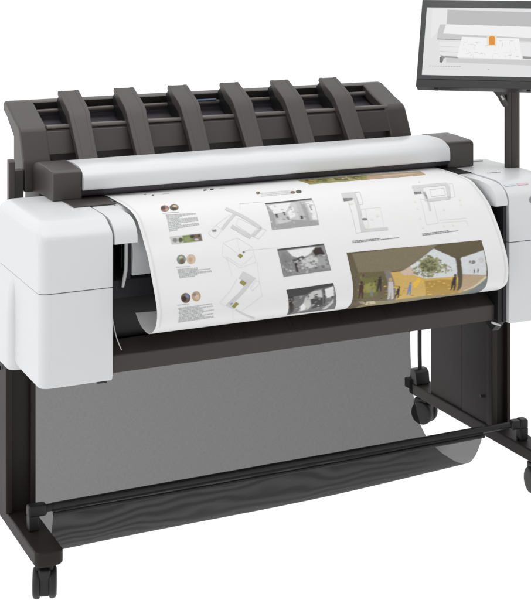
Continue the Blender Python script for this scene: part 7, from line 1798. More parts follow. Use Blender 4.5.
def box(bm, lo, hi, r=.002, seg=2, mat=None, M=None):
    b = bmesh.new()
    bmesh.ops.create_cube(b, size=1)
    for v in b.verts: v.co = Vector([(lo[i] + hi[i]) / 2 + v.co[i] * (hi[i] - lo[i]) for i in range(3)])
    bevel_all(b, b.edges[:], r, seg)
    if M: b.transform(M)
    if mat:
        for f in b.faces: f.material_index = mat
    merge(bm, b)
def prism(bm, prof, x0, x1, r=.002, seg=2, mat=0, ang=25):
    """profile of (y, z) points extruded across x"""
    b = bmesh.new()
    va = [b.verts.new((x0, y, z)) for y, z in prof]; vb = [b.verts.new((x1, y, z)) for y, z in prof]
    n = len(prof)
    b.faces.new(va); b.faces.new(vb[::-1])
    for i in range(n): b.faces.new((va[i], vb[i], vb[(i + 1) % n], va[(i + 1) % n]))
    bmesh.ops.recalc_face_normals(b, faces=b.faces)
    bevel_all(b, b.edges[:], r, seg, ang)
    for f in b.faces: f.material_index = mat
    merge(bm, b)
def loft(bm, rings):
    vs = [[bm.verts.new(p) for p in r] for r in rings]
    n = len(vs[0])
    for a, b in zip(vs, vs[1:]):
        for i in range(n): bm.faces.new((a[i], a[(i + 1) % n], b[(i + 1) % n], b[i]))
    bm.faces.new(vs[0][::-1]); bm.faces.new(vs[-1])
def tube(bm, pts, r, n=10, cap=True):
    pts = [Vector(p) for p in pts]; rings = []
    for i, p in enumerate(pts):
        d = (pts[min(i + 1, len(pts) - 1)] - pts[max(i - 1, 0)]).normalized()
        u = d.cross(Vector((0, 0, 1))) if abs(d.z) < .9 else d.cross(Vector((0, 1, 0)))
        u.normalize(); w = d.cross(u)
        rr = r[i] if isinstance(r, (list, tuple)) else r
        rings.append([p + (u * math.cos(2 * math.pi * k / n) + w * math.sin(2 * math.pi * k / n)) * rr for k in range(n)])
    loft(bm, rings)
def rrect(x0, x1, y0, y1, rads, z, k=6):
    """outline with its own radius at front-left, front-right, back-right, back-left"""
    out = []
    for (cx, cy, a0, r) in ((x0, y0, 180, rads[0]), (x1, y0, 270, rads[1]), (x1, y1, 0, rads[2]), (x0, y1, 90, rads[3])):
        px = cx + r if cx == x0 else cx - r; py = cy + r if cy == y0 else cy - r
        for i in range(k + 1):
            a = math.radians(a0 + 90 * i / k); out.append(Vector((px + r * math.cos(a), py + r * math.sin(a), z)))
    return out
def catmull(P, t):
    n = len(P) - 1; f = min(max(t, 0), 1) * n; i = min(int(f), n - 1); f -= i
    g = lambda k: P[min(max(k, 0), n)]
    a, b, c, d = g(i - 1), g(i), g(i + 1), g(i + 2)
    return tuple(.5 * (2 * b[j] + (c[j] - a[j]) * f + (2 * a[j] - 5 * b[j] + 4 * c[j] - d[j]) * f * f + (3 * b[j] - a[j] - 3 * c[j] + d[j]) * f ** 3) for j in range(len(P[0])))
def empty(name, label, cat, loc=(0, 0, 0)):
    o = bpy.data.objects.new(name, None); COL.objects.link(o); o.location = loc
    o['label'] = label; o['category'] = cat; o.empty_display_size = .1
    return o

# ------------------------------------------------------------------ setting: one white studio floor, translucent like a light table
bm = bmesh.new()
q = [bm.verts.new(p) for p in ((-40, -40, 0), (40, -40, 0), (40, 60, 0), (-40, 60, 0))]; bm.faces.new(q)
FL, N, L, b = new_mat('white_floor'); N.remove(b)
tl = N.new('ShaderNodeBsdfTranslucent'); tl.inputs[0].default_value = (1, 1, 1, 1)
df = N.new('ShaderNodeBsdfDiffuse'); df.inputs[0].default_value = (.95, .95, .95, 1)
mx = N.new('ShaderNodeMixShader'); mx.inputs[0].default_value = .08
L.new(tl.outputs[0], mx.inputs[1]); L.new(df.outputs[0], mx.inputs[2]); L.new(mx.outputs[0], N['Material Output'].inputs['Surface'])
fl = link('floor', bm, FL, None, 0); fl['kind'] = 'structure'; fl['label'] = 'plain white floor under the printer'

# ------------------------------------------------------------------ the printer
PR = empty('wide_format_printer', 'large white and dark grey plotter with monitor and scanner bar on a wheeled stand', 'printer', (.52, .35, 0))
bpy.context.view_layer.update()
def part(name, bm, mats, parent=None, smooth=40, label=None):
    if parent is None:
        o = link(name, bm, mats, PR, smooth, label); o.matrix_parent_inverse = PR.matrix_world.inverted()
    else:
        o = link(name, bm, mats, parent, smooth, label)
        o.matrix_parent_inverse = PR.matrix_world.inverted() if False else Matrix()
    return o

F_PROF = [(.6903, .0008), (.6912, 0), (.785, 0), (.799, .0009), (.806, .0035), (.8115, .0085), (.8165, .0155), (.8275, .0350), (.8310, .0430), (.8332, .0520), (.8345, .0640), (.8362, .110)]
def g_side(z):
    P = [(.0, 0), (.812, 0), (.8175, .0010), (.8215, .0035), (.8285, .0105), (.8320, .0150), (.8345, .0210), (.8362, .034)]
    for (a, fa), (b2, fb) in zip(P, P[1:]):
        if a <= z <= b2: return fa + (fb - fa) * (z - a) / (b2 - a)
    return P[-1][1]
def upper_shell(x0, x1, y1, flip):
    bm = bmesh.new(); rings = []
    for z, f in F_PROF:
        g = g_side(z); f2 = f
        rl, rr = (.020, .003) if not flip else (.003, .020)
        xa, xb = (x0 + g, x1 - min(g, .0012)) if not flip else (x0 + min(g, .0012), x1 - g)
        rings.append(rrect(xa, xb, f2, y1 - g * .85, (rl, rr, .012, .012), z))
    loft(bm, rings); return bm
def lower_shell(x0, x1, y1, flip, step=0):
    bm = bmesh.new(); rings = []
    rl, rr = (.020, .003) if not flip else (.003, .020)
    for z, i in ((.4872, .006), (.4885, .003), (.4925, .0012), (.4965, .0010), (.4972, 0), (.6865, 0), (.6885, .0010)):
        rings.append(rrect(x0 + i, x1 - i * .5, i, y1 - i, (rl, rr, .012, .012), z))
    loft(bm, rings)
    if step:   # the rear half bulges outwards
        rings = [rrect(x0 - step + i, x0 + .03, .204 + i * .5, y1 + .03 - i, (.019, .002, .002, .010), z) for z, i in ((.476, .004), (.480, 0), (.60, .0005), (.64, .003), (.665, .008), (.680, .015), (.6885, .0205))]
        loft(bm, rings)
    return bm
hl = part('side_housing', lower_shell(-.162, 0, .372, False, .016), WHITE)
bm = upper_shell(-.162, 0, .372, False)
part('upper_cover', bm, WHITE, hl)
bm = bmesh.new(); box(bm, (-.154, .010, .686), (-.004, .365, .694), 0)
part('seam_gasket', bm, GASK, hl)
bm = bmesh.new(); box(bm, (-.034, .004, .4835), (-.012, .03, .4885), .001); part('drip_tab', bm, INNER, hl)
hr = part('side_housing', lower_shell(1.02, 1.205, .385, True), WHITE)
part('upper_cover', upper_shell(1.02, 1.205, .385, True), WHITE, hr)
bm = bmesh.new(); box(bm, (1.024, .006, .686), (1.195, .375, .694), 0)
part('seam_gasket', bm, GASK, hr)
# coloured ink marks along the top edge and the round grey badge of the right housing
def mark(x0, x1, y0, y1, z0, z1, m):
    b = bmesh.new(); q = [b.verts.new(p) for p in ((x0, y0, z0), (x1, y0, z0), (x1, y1, z1), (x0, y1, z1))]; b.faces.new(q)
    r_ = bmesh.ops.extrude_face_region(b, geom=b.faces[:])
    for v in r_['geom']:
        if isinstance(v, bmesh.types.BMVert): v.co.z += .0006
    part('ink_mark', b, m, hr)
mark(1.026, 1.058, .0270, .0335, .8240, .8270, CYAN); mark(1.064, 1.096, .0270, .0335, .8240, .8270, PINK)
bm = bmesh.new(); bmesh.ops.create_cone(bm, cap_ends=True, segments=28, radius1=.0105, radius2=.0105, depth=.0014)
bm.transform(Matrix.Translation((1.0905, -.0006, .790)) @ Matrix.Rotation(math.pi / 2, 4, 'X')); part('round_badge', bm, LOGO, hr)
bm = bmesh.new(); box(bm, (1.118, .325, .8355), (1.150, .338, .8395), .001); part('latch', bm, STEEL, hr)
bm = bmesh.new(); box(bm, (1.052, .150, .8355), (1.094, .1525, .8372), .0003); part('latch', bm, LOGO, hr)

# white covers flanking the sheet and the flat top plate
CP = [(.012, .7795), (.0005, .7815), (0, .788), (.0008, .797), (.0055, .808), (.013, .817), (.024, .8245), (.036, .8295), (.055, .8325), (.09, .8345), (.14, .8352), (.30, .8352), (.30, .7795)]
bm = bmesh.new(); prism(bm, CP, .0042, .0560, .0012, 2, ang=50); part('front_cover', bm, WHITE)
bm = bmesh.new(); prism(bm, CP, .9840, 1.0158, .0012, 2, ang=50); part('front_cover', bm, WHITE)
bm = bmesh.new(); prism(bm, [(.115, .80), (.125, .825), (.15, .8338), (.30, .8338), (.30, .80)], .0568, .9832, .002)
box(bm, (-.02, .302, .80), (1.04, .43, .8345), .002); part('top_plate', bm, WHITE)
# inside the throat: white curved platen, dark wall, sloped dark guide, black cavity
bm = bmesh.new(); pf = []
for k in range(9):
    a = math.radians(90 + 11.25 * k); pf.append((.130 + .085 * math.cos(a), .745 + .060 * math.sin(a)))
pf += [(.050, .698), (.130, .698)]
prism(bm, pf, .060, .980, .002); part('platen', bm, WHITE)
bm = bmesh.new(); prism(bm, [(.062, .688), (.100, .700), (.20, .700), (.20, .655), (.055, .650)], .012, 1.010, .002); part('paper_guide', bm, INNER)
bm = bmesh.new(); box(bm, (.004, .10, .55), (1.016, .13, .651), .002); box(bm, (.004, .205, .50), (1.016, .215, .835), 0); part('inner_wall', bm, BLACK)
for lo, hi in (((.001, .03, .50), (.0105, .20, .775)), ((1.0105, .012, .49), (1.0195, .20, .778)), ((.049, .055, .69), (.058, .09, .7785)), ((.985, .045, .69), (1.0, .20, .7785))):
    bm = bmesh.new(); box(bm, lo, hi, .0008); part('inner_side_plate', bm, INNER)
bm = bmesh.new(); tube(bm, [(.0455, .048, .7785), (.0450, .047, .74), (.0440, .047, .712), (.0400, .046, .692), (.0365, .045, .676)], [.0042, .0042, .0042, .0042, .003], 12); part('white_lever', bm, WHITE)
# dark right bracket that drops to a point, with a silver latch
bm = bmesh.new()
prism(bm, [(.016, .640), (.016, .490), (.045, .462), (.10, .49), (.10, .640)], .9975, 1.0185, .0015); part('tray_bracket', bm, BLACK)
bm = bmesh.new(); tube(bm, [(.982, .022, .4915), (.992, .020, .4875), (1.006, .018, .482)], [.0026, .003, .0022], 8); part('latch', bm, STEEL)

# scanner: dark base, white lid, end caps and their dark foot plates
bm = bmesh.new(); prism(bm, [(.268, .8425), (.262, .8475), (.258, .857), (.385, .857), (.385, .8425)], .006, 1.004, .001); part('scanner_base', bm, BASEM)
LID = [(.2535, .8575), (.2490, .8590), (.2475, .863), (.2480, .880), (.2500, .889), (.2560, .8960), (.2640, .9005), (.2740, .9055), (.2860, .9085), (.305, .9108), (.330, .9118), (.375, .9108), (.395, .9085), (.402, .902), (.402, .8575)]
bm = bmesh.new(); prism(bm, LID, .0100, 1.0000, .0008, 2, ang=55); part('scanner_lid', bm, LIDW)
CAP = [(.2600, .8370), (.2600, .896), (.2625, .9020), (.270, .9055), (.340, .9095), (.392, .9105), (.425, .9030), (.470, .8780), (.508, .852), (.512, .800), (.4, .800), (.38, .8370)]
bm = bmesh.new(); prism(bm, CAP, -.0600, .0094, .0035, 3, ang=20); part('end_cap', bm, DARK)
bm = bmesh.new(); prism(bm, CAP, 1.0006, 1.0800, .0035, 3, ang=20); part('end_cap', bm, DARK)
def plate(pts, z0, z1, m):
    b = bmesh.new(); va = [b.verts.new((x, y, z0)) for x, y in pts]; vb = [b.verts.new((x, y, z1)) for x, y in pts]; n = len(pts)
    b.faces.new(va[::-1]); b.faces.new(vb)
    for i in range(n): b.faces.new((va[i], va[(i + 1) % n], vb[(i + 1) % n], vb[i]))
    part('foot_plate', b, m)
plate([(-.038, .166), (.062, .168), (.062, .35), (-.04, .35)], .8364, .8384, DARK)
plate([(.9735, .178), (1.018, .172), (1.018, .35), (.9735, .35)], .8364, .8384, BLACK)

# output stacker behind the scanner
END = [(.440, .830), (.450, .902), (.486, .973), (.497, .9825), (.545, .9990), (.618, 1.028), (.640, 1.0315), (.650, 1.024), (.650, 1.006), (.600, .988), (.556, .972), (.545, .955), (.545, .830)]
st = bmesh.new()
prism(st, END, -.080, -.010, .006, 3, ang=15)
prism(st, END, .934, 1.000, .006, 3, ang=15)
prism(st, [(.613, 1.0252), (.620, 1.0280), (.639, 1.0310), (.648, 1.024), (.648, 1.010), (.628, 1.006)], -.014, .947, .002)
prism(st, [(.458, .915), (.484, .967), (.494, .973), (.51, .973), (.51, .915)], -.014, .947, .0015)
prism(st, [(.473, .830), (.478, .9145), (.53, .9145), (.53, .830)], -.014, .947, .001)
stk = part('output_stacker', st, DARK)
bm = bmesh.new(); prism(bm, [(.515, .925), (.530, .962), (.634, .9905), (.642, 1.016), (.647, 1.014), (.642, .985), (.540, .925)], -.070, .990, .001); part('stacker_back', bm, BASEM, stk)
for (y, z, r_) in ((.492, .9775, .0050), (.604, 1.0035, .0055), (.530, .9755, .003)):
    bm = bmesh.new(); tube(bm, [(-.011, y, z), (.944, y, z)], r_, 12); part('rail', bm, RAILM, stk)
bm = bmesh.new(); box(bm, (.405, .5965, 1.0085), (.482, .606, 1.0120), .001); part('rail_highlight', bm, BLUE, stk)  # bluish highlight on the rail, put in as a thin coloured box
arm_c = [(.375, .874), (.407, .912), (.446, .960), (.478, .996), (.490, 1.0085), (.507, 1.0205), (.545, 1.0375), (.587, 1.0553)]
def arm_mesh():
    b = bmesh.new(); rings = []
    n = len(arm_c)
    for i, (y, z) in enumerate(arm_c):
        a = arm_c[max(i - 1, 0)]; c = arm_c[min(i + 1, n - 1)]
        dy, dz = c[0] - a[0], c[1] - a[1]; l = math.hypot(dy, dz); ny, nz = dz / l, -dy / l
        th = .009 if i in (0, n - 1) else .018 if i < 3 else .024
        w = .046 + .008 * min(1, i / 4)
        P = lambda x, d: Vector((x, y + ny * d, z + nz * d))
        rings.append([P(0, .0015), P(.0015, 0), P(.010, 0), P(.0108, .0008), P(w - .0108, .0008), P(w - .010, 0), P(w - .0015, 0), P(w, .0015), P(w, th), P(0, th)])
    loft(b, rings)
    prism(b, [(.500, .985), (.512, 1.012), (.587, 1.046), (.612, 1.030), (.600, .995), (.55, .970)], .0035, .050, .001, 1, 1)
    return b
arm0 = None
for k in range(6):
    if arm0 is None:
        arm0 = part('guide_arm', arm_mesh(), [DARK, BLACK], stk, 30); a = arm0
    else:
        a = arm0.copy(); COL.objects.link(a); a.parent = stk
    a.location = (.045 + .1474 * k, 0, 0)
bm = bmesh.new()
prism(bm, [(.417, .80), (.417, .908), (.423, .9145), (.437, .9145), (.437, .80)], -.1225, -.108, .0015); prism(bm, [(.436, .80), (.436, .885), (.47, .885), (.47, .80)], -.112, -.0825, .001); part('roll_cover', bm, DARK)

# output tray beam with slotted top
bm = bmesh.new(); prism(bm, [(.030, .4938), (.030, .5300), (.032, .5322), (.0765, .5545), (.080, .5545), (.095, .515), (.20, .50), (.12, .4938)], .0015, .9965, .0012, 2, ang=15)
tray = part('output_tray', bm, TRAYM)
for x in (.240, .2545, .308, .3275, .3375, .443, .455, .480, .580, .617, .700, .716, .8505, .872, .926):
    bm = bmesh.new(); prism(bm, [(.0350, .5330), (.0344, .5348), (.0745, .5549), (.0750, .5530)], x - .0018, x + .0018, .0003); part('tray_rib', bm, TRAYM, tray)
bm = bmesh.new(); box(bm, (-.085, .33, .47), (1.165, .56, .60), .003); box(bm, (.0, .20, .50), (1.02, .33, .545), 0); part('cross_beam', bm, LEGM)

# ------------------------------------------------------------------ stand
def leg(x0, x1, out):
    b = bmesh.new()
    # slim steel column: dark body with a folded flange at its front corners
    box(b, (x0 + .004, .322, .112), (x1 - .004, .468, .50), .002)
    box(b, (x0 + .007, .472, .112), (x1 - .007, .645, .50), .002)
    l = part('leg', b, LEGM)
    b = bmesh.new(); box(b, (x0, .304, .1155), (x0 + .016, .334, .50), .003); box(b, (x1 - .012, .304, .1155), (x1, .334, .50), .003); box(b, (x0 + .010, .3225, .1155), (x1 - .008, .336, .50), .001)
    part('leg_cover', b, LEGM, l)
    b = bmesh.new(); bx = x0 - .001 if out < 0 else x0 - .0005
    bmesh.ops.create_cone(b, cap_ends=True, segments=16, radius1=.006, radius2=.005, depth=.004)
    b.transform(Matrix.Translation((bx, .36, .44 if out < 0 else .185)) @ Matrix.Rotation(math.pi / 2, 4, 'Y')); part('bolt', b, BLACK, l)
leg(-.158, -.088, -1); leg(1.166, 1.226, 1)
def foot(x0, x1):
    b = bmesh.new(); rings = []
    for z, i in ((.0815, .006), (.0835, .002), (.0870, 0), (.1115, 0), (.1140, .0015), (.1150, .004)):
        rings.append(rrect(x0 + i, x1 - i, .062 + i, .765 - i, (.016, .016, .012, .012), z))
    loft(b, rings); return part('foot', b, LEGM)
foot(-.153, -.090); foot(1.164, 1.226)
def caster(x, y, rot):
    t = Matrix.Translation((x, y, 0)) @ Matrix.Rotation(rot, 4, 'Z')
    b = bmesh.new()
    box(b, (-.0135, -.033, .012), (.0135, .026, .070), .006, 3); box(b, (-.019, -.020, .058), (.019, .020, .0765), .005, 3)
    tube(b, [(0, 0, .070), (0, 0, .0835)], .011, 14)
    b.transform(t); c = part('caster', b, RUBBER)
    for s in (-1, 1):
        b = bmesh.new(); prof = [(.024, .0095), (.0310, .0100), (.0335, .0120), (.0342, .0150), (.0338, .0195), (.0320, .0235), (.028, .0258), (.016, .0262), (.006, .0260)]
        rings = [[Vector((s * w, -.006 + r * math.cos(2 * math.pi * k / 28), .0342 + r * math.sin(2 * math.pi * k / 28))) for k in range(28)] for r, w in prof if r > 0]
        loft(b, rings); b.transform(t); part('wheel', b, RUBBER, c)
caster(-.1205, .110, -.30); caster(1.190, .130, -.15); caster(-.1205, .728, .3); caster(1.192, .724, .55)
bm = bmesh.new(); prism(bm, [(.715, .1152), (.720, .150), (.732, .1585), (.752, .1585), (.757, .1152)], 1.166, 1.212, .003); box(bm, (1.158, .742, .098), (1.180, .775, .126), .003)
blk = part('cable_clamp', bm, BLACK)
bm = bmesh.new(); tube(bm, [(1.189, .735, .155), (1.186, .732, .20), (1.176, .715, .26), (1.168, .70, .32), (1.165, .69, .48)], .0062, 10); part('cable', bm, BLACK)
bm = bmesh.new(); tube(bm, [catmull([(.0025, .028, .655), (.006, .022, .615), (.014, .020, .575), (.026, .022, .545)], k / 14) for k in range(15)], .0011, 8); part('wire_guide', bm, STEEL)

# basket bar between the feet
bm = bmesh.new()
tube(bm, [(-.128, .196, .1585), (1.192, .196, .1585)], .0085, 14)
bar = part('basket_bar', bm, BLACK)
for x in (-.124, 1.190):
    bm = bmesh.new(); box(bm, (x - .012, .183, .1150), (x + .012, .209, .150), .004, 2); box(bm, (x - .013, .182, .1455), (x + .030 if x < 0 else x + .012, .210, .1715), .006, 3)
    if x > 0: box(bm, (x - .040, .183, .1465), (x - .010, .209, .1705), .006, 3)
    part('bar_bracket', bm, BLACK, bar)
# net basket: hangs from the cross beam, sweeps under and rises to the bar
BK = [(.558, .50), (.555, .40), (.552, .30), (.545, .21), (.532, .15), (.508, .092), (.460, .046), (.385, .022), (.310, .019), (.256, .031), (.221, .060), (.200, .100), (.187, .140), (.186, .156)]
bm = bmesh.new(); uvl = bm.loops.layers.uv.new('UVMap'); nx, nt = 40, 64
grid = {}
acc = 0; prev = None
arcs = []
for j in range(nt + 1):
    y, z = catmull(BK, j / nt)
    if prev: acc += math.hypot(y - prev[0], z - prev[1])
    prev = (y, z); arcs.append(acc)
    for i in range(nx + 1):
        u = i / nx
        xl = -.080; xr = 1.050 + .018 * max(0, (j / nt - .3))
        x = xl + (xr - xl) * u
        sag = .006 * math.sin(math.pi * u) * math.sin(math.pi * min(1, j / nt * 1.05)) + .0025 * math.sin(7 * u + 5 * j / nt)
        grid[i, j] = bm.verts.new((x, y + (.004 * math.sin(5.2 * u) if j < nt * .4 else 0), z - sag + .020 * u * min(1, (nt - j) / 14) * min(1, max(0, j - nt * .25) / 20) if j > 8 and j < nt - 3 else z))
for j in range(nt):
    for i in range(nx):
        f = bm.faces.new((grid[i, j], grid[i + 1, j], grid[i + 1, j + 1], grid[i, j + 1]))
        for l, (a, c) in zip(f.loops, ((i, j), (i + 1, j), (i + 1, j + 1), (i, j + 1))): l[uvl].uv = (grid[a, c].co.x, arcs[c])
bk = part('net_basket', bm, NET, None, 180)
# hem round the bar and along the front
bm = bmesh.new(); tube(bm, [(-.080, .187, .1455), (.3, .186, .1435), (.7, .186, .1435), (1.066, .187, .1455)], .0048, 8)
tube(bm, [(-.080, .196, .1585), (1.066, .196, .1585)], .0098, 12); part('basket_hem', bm, BLACK, bk)

# ------------------------------------------------------------------ monitor on its pole
bm = bmesh.new(); tube(bm, [(1.1710, .212, .8350), (1.1710, .212, 1.130)], .0185, 24)
pole = part('monitor_pole', bm, POLEM)
bm = bmesh.new(); tube(bm, [(1.1525, .206, .8355), (1.1525, .206, 1.100)], .0098, 20); part('cable_channel', bm, POLEM, pole)
PS, TA = .6795, .4636
mv = Vector((math.cos(PS), -math.sin(PS), 0)); nv = Vector((-math.sin(PS), -math.cos(PS), 0))
sv = Vector((0, 0, math.cos(TA))) - nv * math.sin(TA); ov = mv.cross(sv)
MC = Vector((1.0941, .2039, 1.1703))
MM = Matrix(((mv.x, sv.x, ov.x, MC.x), (mv.y, sv.y, ov.y, MC.y), (mv.z, sv.z, ov.z, MC.z), (0, 0, 0, 1)))
bm = bmesh.new(); box(bm, (-.187, -.1285, -.030), (.187, .1185, -.0015), .003, 2); box(bm, (-.15, -.09, -.044), (.15, .09, -.029), .006)
box(bm, (-.140, -.1320, -.020), (-.130, -.127, -.010), .001); box(bm, (.10, -.1320, -.020), (.11, -.127, -.010), .001)
box(bm, (-.187, -.1290, -.0020), (.187, -.1080, .0000), .0005)
bm.transform(MM); mon = part('monitor', bm, BEZEL)
bm = bmesh.new()
W_, H_ = .1735, .0967
for lo, hi in (((-.1866, -.1076), (-W_, .1181)), ((W_, -.1076), (.1866, .1181)), ((-W_, -.1076), (W_, -H_)), ((-W_, H_), (W_, .1181))): box(bm, (lo[0], lo[1], -.0016), (hi[0], hi[1], .0012), 0)
bm.transform(MM); part('screen_frame', bm, GLOSS, mon)
bm = bmesh.new(); tube(bm, [(1.112, .216, 1.060), (1.1205, .208, 1.044), (1.1275, .204, 1.030), (1.1345, .204, 1.016), (1.1440, .206, 1.004), (1.152, .208, .998)], [.013, .0125, .010, .009, .009, .007], 14)
box(bm, (1.128, .200, 1.028), (1.180, .226, 1.090), .005, 3); part('hinge', bm, DARK, mon)
bm = bmesh.new(); tube(bm, [(1.1225, .1945, 1.0300), (1.1300, .1935, 1.0180)], .0030, 10); part('hinge_screw', bm, STEEL, mon)
# the lit picture: flat colour areas on the glass
scr = bmesh.new(); keys = []
def addpoly(b, pts, z, mi):
    vs = [b.verts.new((x * .001, y * .001, z)) for x, y in pts]
    f = b.faces.new(vs); f.material_index = mi; f.normal_update()
    if f.normal.z < 0: f.normal_flip()
def pts_of(s): return [tuple(float(c) for c in p.split(',')) for p in s.split(' ')]
def clip(pts, X, Y):
    for ax, sg, lim in ((0, 1, X), (0, -1, X), (1, 1, Y), (1, -1, Y)):
        out = []
        for a, b2 in zip(pts, pts[1:] + pts[:1]):
            ia, ib = a[ax] * sg <= lim, b2[ax] * sg <= lim
            if ia: out.append(a)
            if ia != ib:
                t = (lim * sg - a[ax]) / (b2[ax] - a[ax]); out.append(tuple(a[j] + (b2[j] - a[j]) * t for j in (0, 1)))
        pts = out
        if not pts: return pts
    return pts
keys.append(229); addpoly(scr, [(-173.4, -96.6), (173.4, -96.6), (173.4, 96.6), (-173.4, 96.6)], -.0004, 0)
for c, lay, s in SCREEN:
    if c not in keys: keys.append(c)
    p = clip(pts_of(s), 171.5, 95)
    if len(p) > 2: addpoly(scr, p, -.0004 + .00012 * lay, keys.index(c))
scr.transform(MM); part('screen', scr, [glow(k) for k in keys], mon, 0)

# ------------------------------------------------------------------ the printed sheet
LP = [(.40, .839), (.289, .839), (.202, .839), (.109, .836), (.06, .826), (.028, .807), (-.002, .777), (-.029, .748), (-.053, .71), (-.075, .672), (-.085, .645), (-.078, .617), (-.055, .597), (-.024, .588), (.02, .594), (.057, .613)]
RP = [(.40, .839), (.289, .839), (.195, .839), (.105, .833), (.06, .816), (.027, .797), (.003, .777), (-.029, .737), (-.050, .705), (-.066, .672), (-.072, .645), (-.068, .615), (-.050, .597), (-.022, .583), (.02, .575), (.05, .580)]
def sheet(s, t, off=0):
    def P(t):
        a, b = catmull(LP, t), catmull(RP, t)
        return Vector((.07 + .9 * s, a[0] + (b[0] - a[0]) * s, a[1] + (b[1] - a[1]) * s))
    p = P(t)
    if off:
        d = P(min(t + .004, 1)) - P(max(t - .004, 0))
        p += Vector((1, 0, 0)).cross(-d).normalized() * -off if False else Vector((0, d.z, -d.y)).normalized() * off
    return p
SH = empty('printed_poster', 'wide white printed sheet with plans and photographs curling out of the printer', 'poster', (.52, 0, .59))
bpy.context.view_layer.update()
SINV = SH.matrix_world.inverted()
bm = bmesh.new(); nt, ns = 110, 12; top = {}; bot = {}
for j in range(nt + 1):
    for i in range(ns + 1):
        top[i, j] = bm.verts.new(sheet(i / ns, j / nt)); bot[i, j] = bm.verts.new(sheet(i / ns, j / nt, .0006))
for j in range(nt):
    for i in range(ns):
        bm.faces.new((top[i, j], top[i + 1, j], top[i + 1, j + 1], top[i, j + 1])); bm.faces.new((bot[i, j], bot[i, j + 1], bot[i + 1, j + 1], bot[i + 1, j]))
for j in range(nt):
    for i in (0, ns): bm.faces.new((top[i, j], top[i, j + 1], bot[i, j + 1], bot[i, j]))
for i in range(ns):
    for j in (0, nt): bm.faces.new((top[i, j], bot[i, j], bot[i + 1, j], top[i + 1, j]))
# which way is outwards: the offset that lowers z on the flat part is the underside
SGN = -1 if sheet(.5, .1, .01).z < sheet(.5, .1).z else 1
o = link('paper', bm, PAPER, SH, 60); o.matrix_parent_inverse = SINV
BASE = .0009 if SGN > 0 else .0003
import numpy as np
def print_mat():
    m, N, L, b = new_mat('printed_picture')
    at = N.new('ShaderNodeVertexColor'); at.layer_name = 'picture'; L.new(at.outputs['Color'], b.inputs['Base Color'])
    b.inputs['Roughness'].default_value = .45; b.inputs['Specular IOR Level'].default_value = .3
    return m
PICM = print_mat()
rng = np.random.default_rng(5)
def paint(S, T, polys):
    """colour of every grid point: later and higher shapes cover earlier ones"""
    c = np.zeros(S.shape + (3,)); 
    for k, lay, st_ in sorted(polys, key=lambda q: q[1]):
        P = pts_of(st_); ins = np.zeros(S.shape, bool)
        for (x1, y1), (x2, y2) in zip(P, P[1:] + P[:1]):
            if y1 == y2: continue
            hit = ((y1 > T) != (y2 > T)) & (S < (x2 - x1) * (T - y1) / (y2 - y1) + x1); ins ^= hit
        if lay == 1: ins[...] = True
        c[ins] = tuple(x * .96 for x in srgb(*INKS[k])[:3])
    return c
def soften(c, r):
    k = np.exp(-.5 * (np.arange(-3, 4) / r) ** 2); k /= k.sum()
    for ax in (0, 1):
        pad = [(0, 0)] * 3; pad[ax] = (3, 3); q = np.pad(c, pad, mode='edge')
        c = sum(k[i] * np.take(q, range(i, i + c.shape[ax]), axis=ax) for i in range(7))
    return c
def picture(name, label, polys):
    base = pts_of([q for q in polys if q[1] == 1][0][2])
    off = SGN * (BASE + .00016)
    bm = bmesh.new()
    if name == 'printed_photo':
        tl_, tr_, br_, bl_ = base
        n = max(8, int(abs(tr_[0] - tl_[0]) * .9 / 1.1)); m_ = max(6, int(max(abs(bl_[1] - tl_[1]), 14) * .95 / 1.1))
        A, B = np.meshgrid(np.linspace(0, 1, n), np.linspace(0, 1, m_))
        f = lambda j: tl_[j] * (1 - A) * (1 - B) + tr_[j] * A * (1 - B) + br_[j] * A * B + bl_[j] * (1 - A) * B
        S, T = f(0), f(1)
        c = soften(paint(S, T, polys), 1.15); closed = False
    else:
        cx = sum(q[0] for q in base) / len(base); cy = sum(q[1] for q in base) / len(base)
        m_, n = 9, len(base)
        rad = np.linspace(.02, 1, m_)[:, None]
        S = cx + rad * (np.array([q[0] for q in base]) - cx)[None]; T = cy + rad * (np.array([q[1] for q in base]) - cy)[None]
        c = paint(S, T, polys); c = (c + np.roll(c, 1, 1) + np.roll(c, -1, 1)) / 3; closed = True
    g1 = rng.normal(0, 1, c.shape[:2]); g2 = soften(rng.normal(0, 1, c.shape[:2])[..., None], 1.6)[..., 0] * 2.5
    c = np.clip(c * (1 + .025 * g1 + .045 * g2)[..., None], .004, .85)
    V = [[bm.verts.new(sheet(S[i, j] * .001, T[i, j] * .001, off)) for j in range(n)] for i in range(m_)]
    cl = bm.loops.layers.float_color.new('picture')
    for i in range(m_ - 1):
        for j in range(n if closed else n - 1):
            idx = ((i, j), (i, (j + 1) % n), (i + 1, (j + 1) % n), (i + 1, j))
            fc = bm.faces.new([V[a][b2] for a, b2 in idx])
            for l, (a, b2) in zip(fc.loops, idx): l[cl] = tuple(c[a, b2]) + (1,)
    if closed:
        fc = bm.faces.new(V[0])
        for l in fc.loops: l[cl] = tuple(c[0, 0]) + (1,)
    o = link(name, bm, PICM, SH, 180, label); o.matrix_parent_inverse = SINV
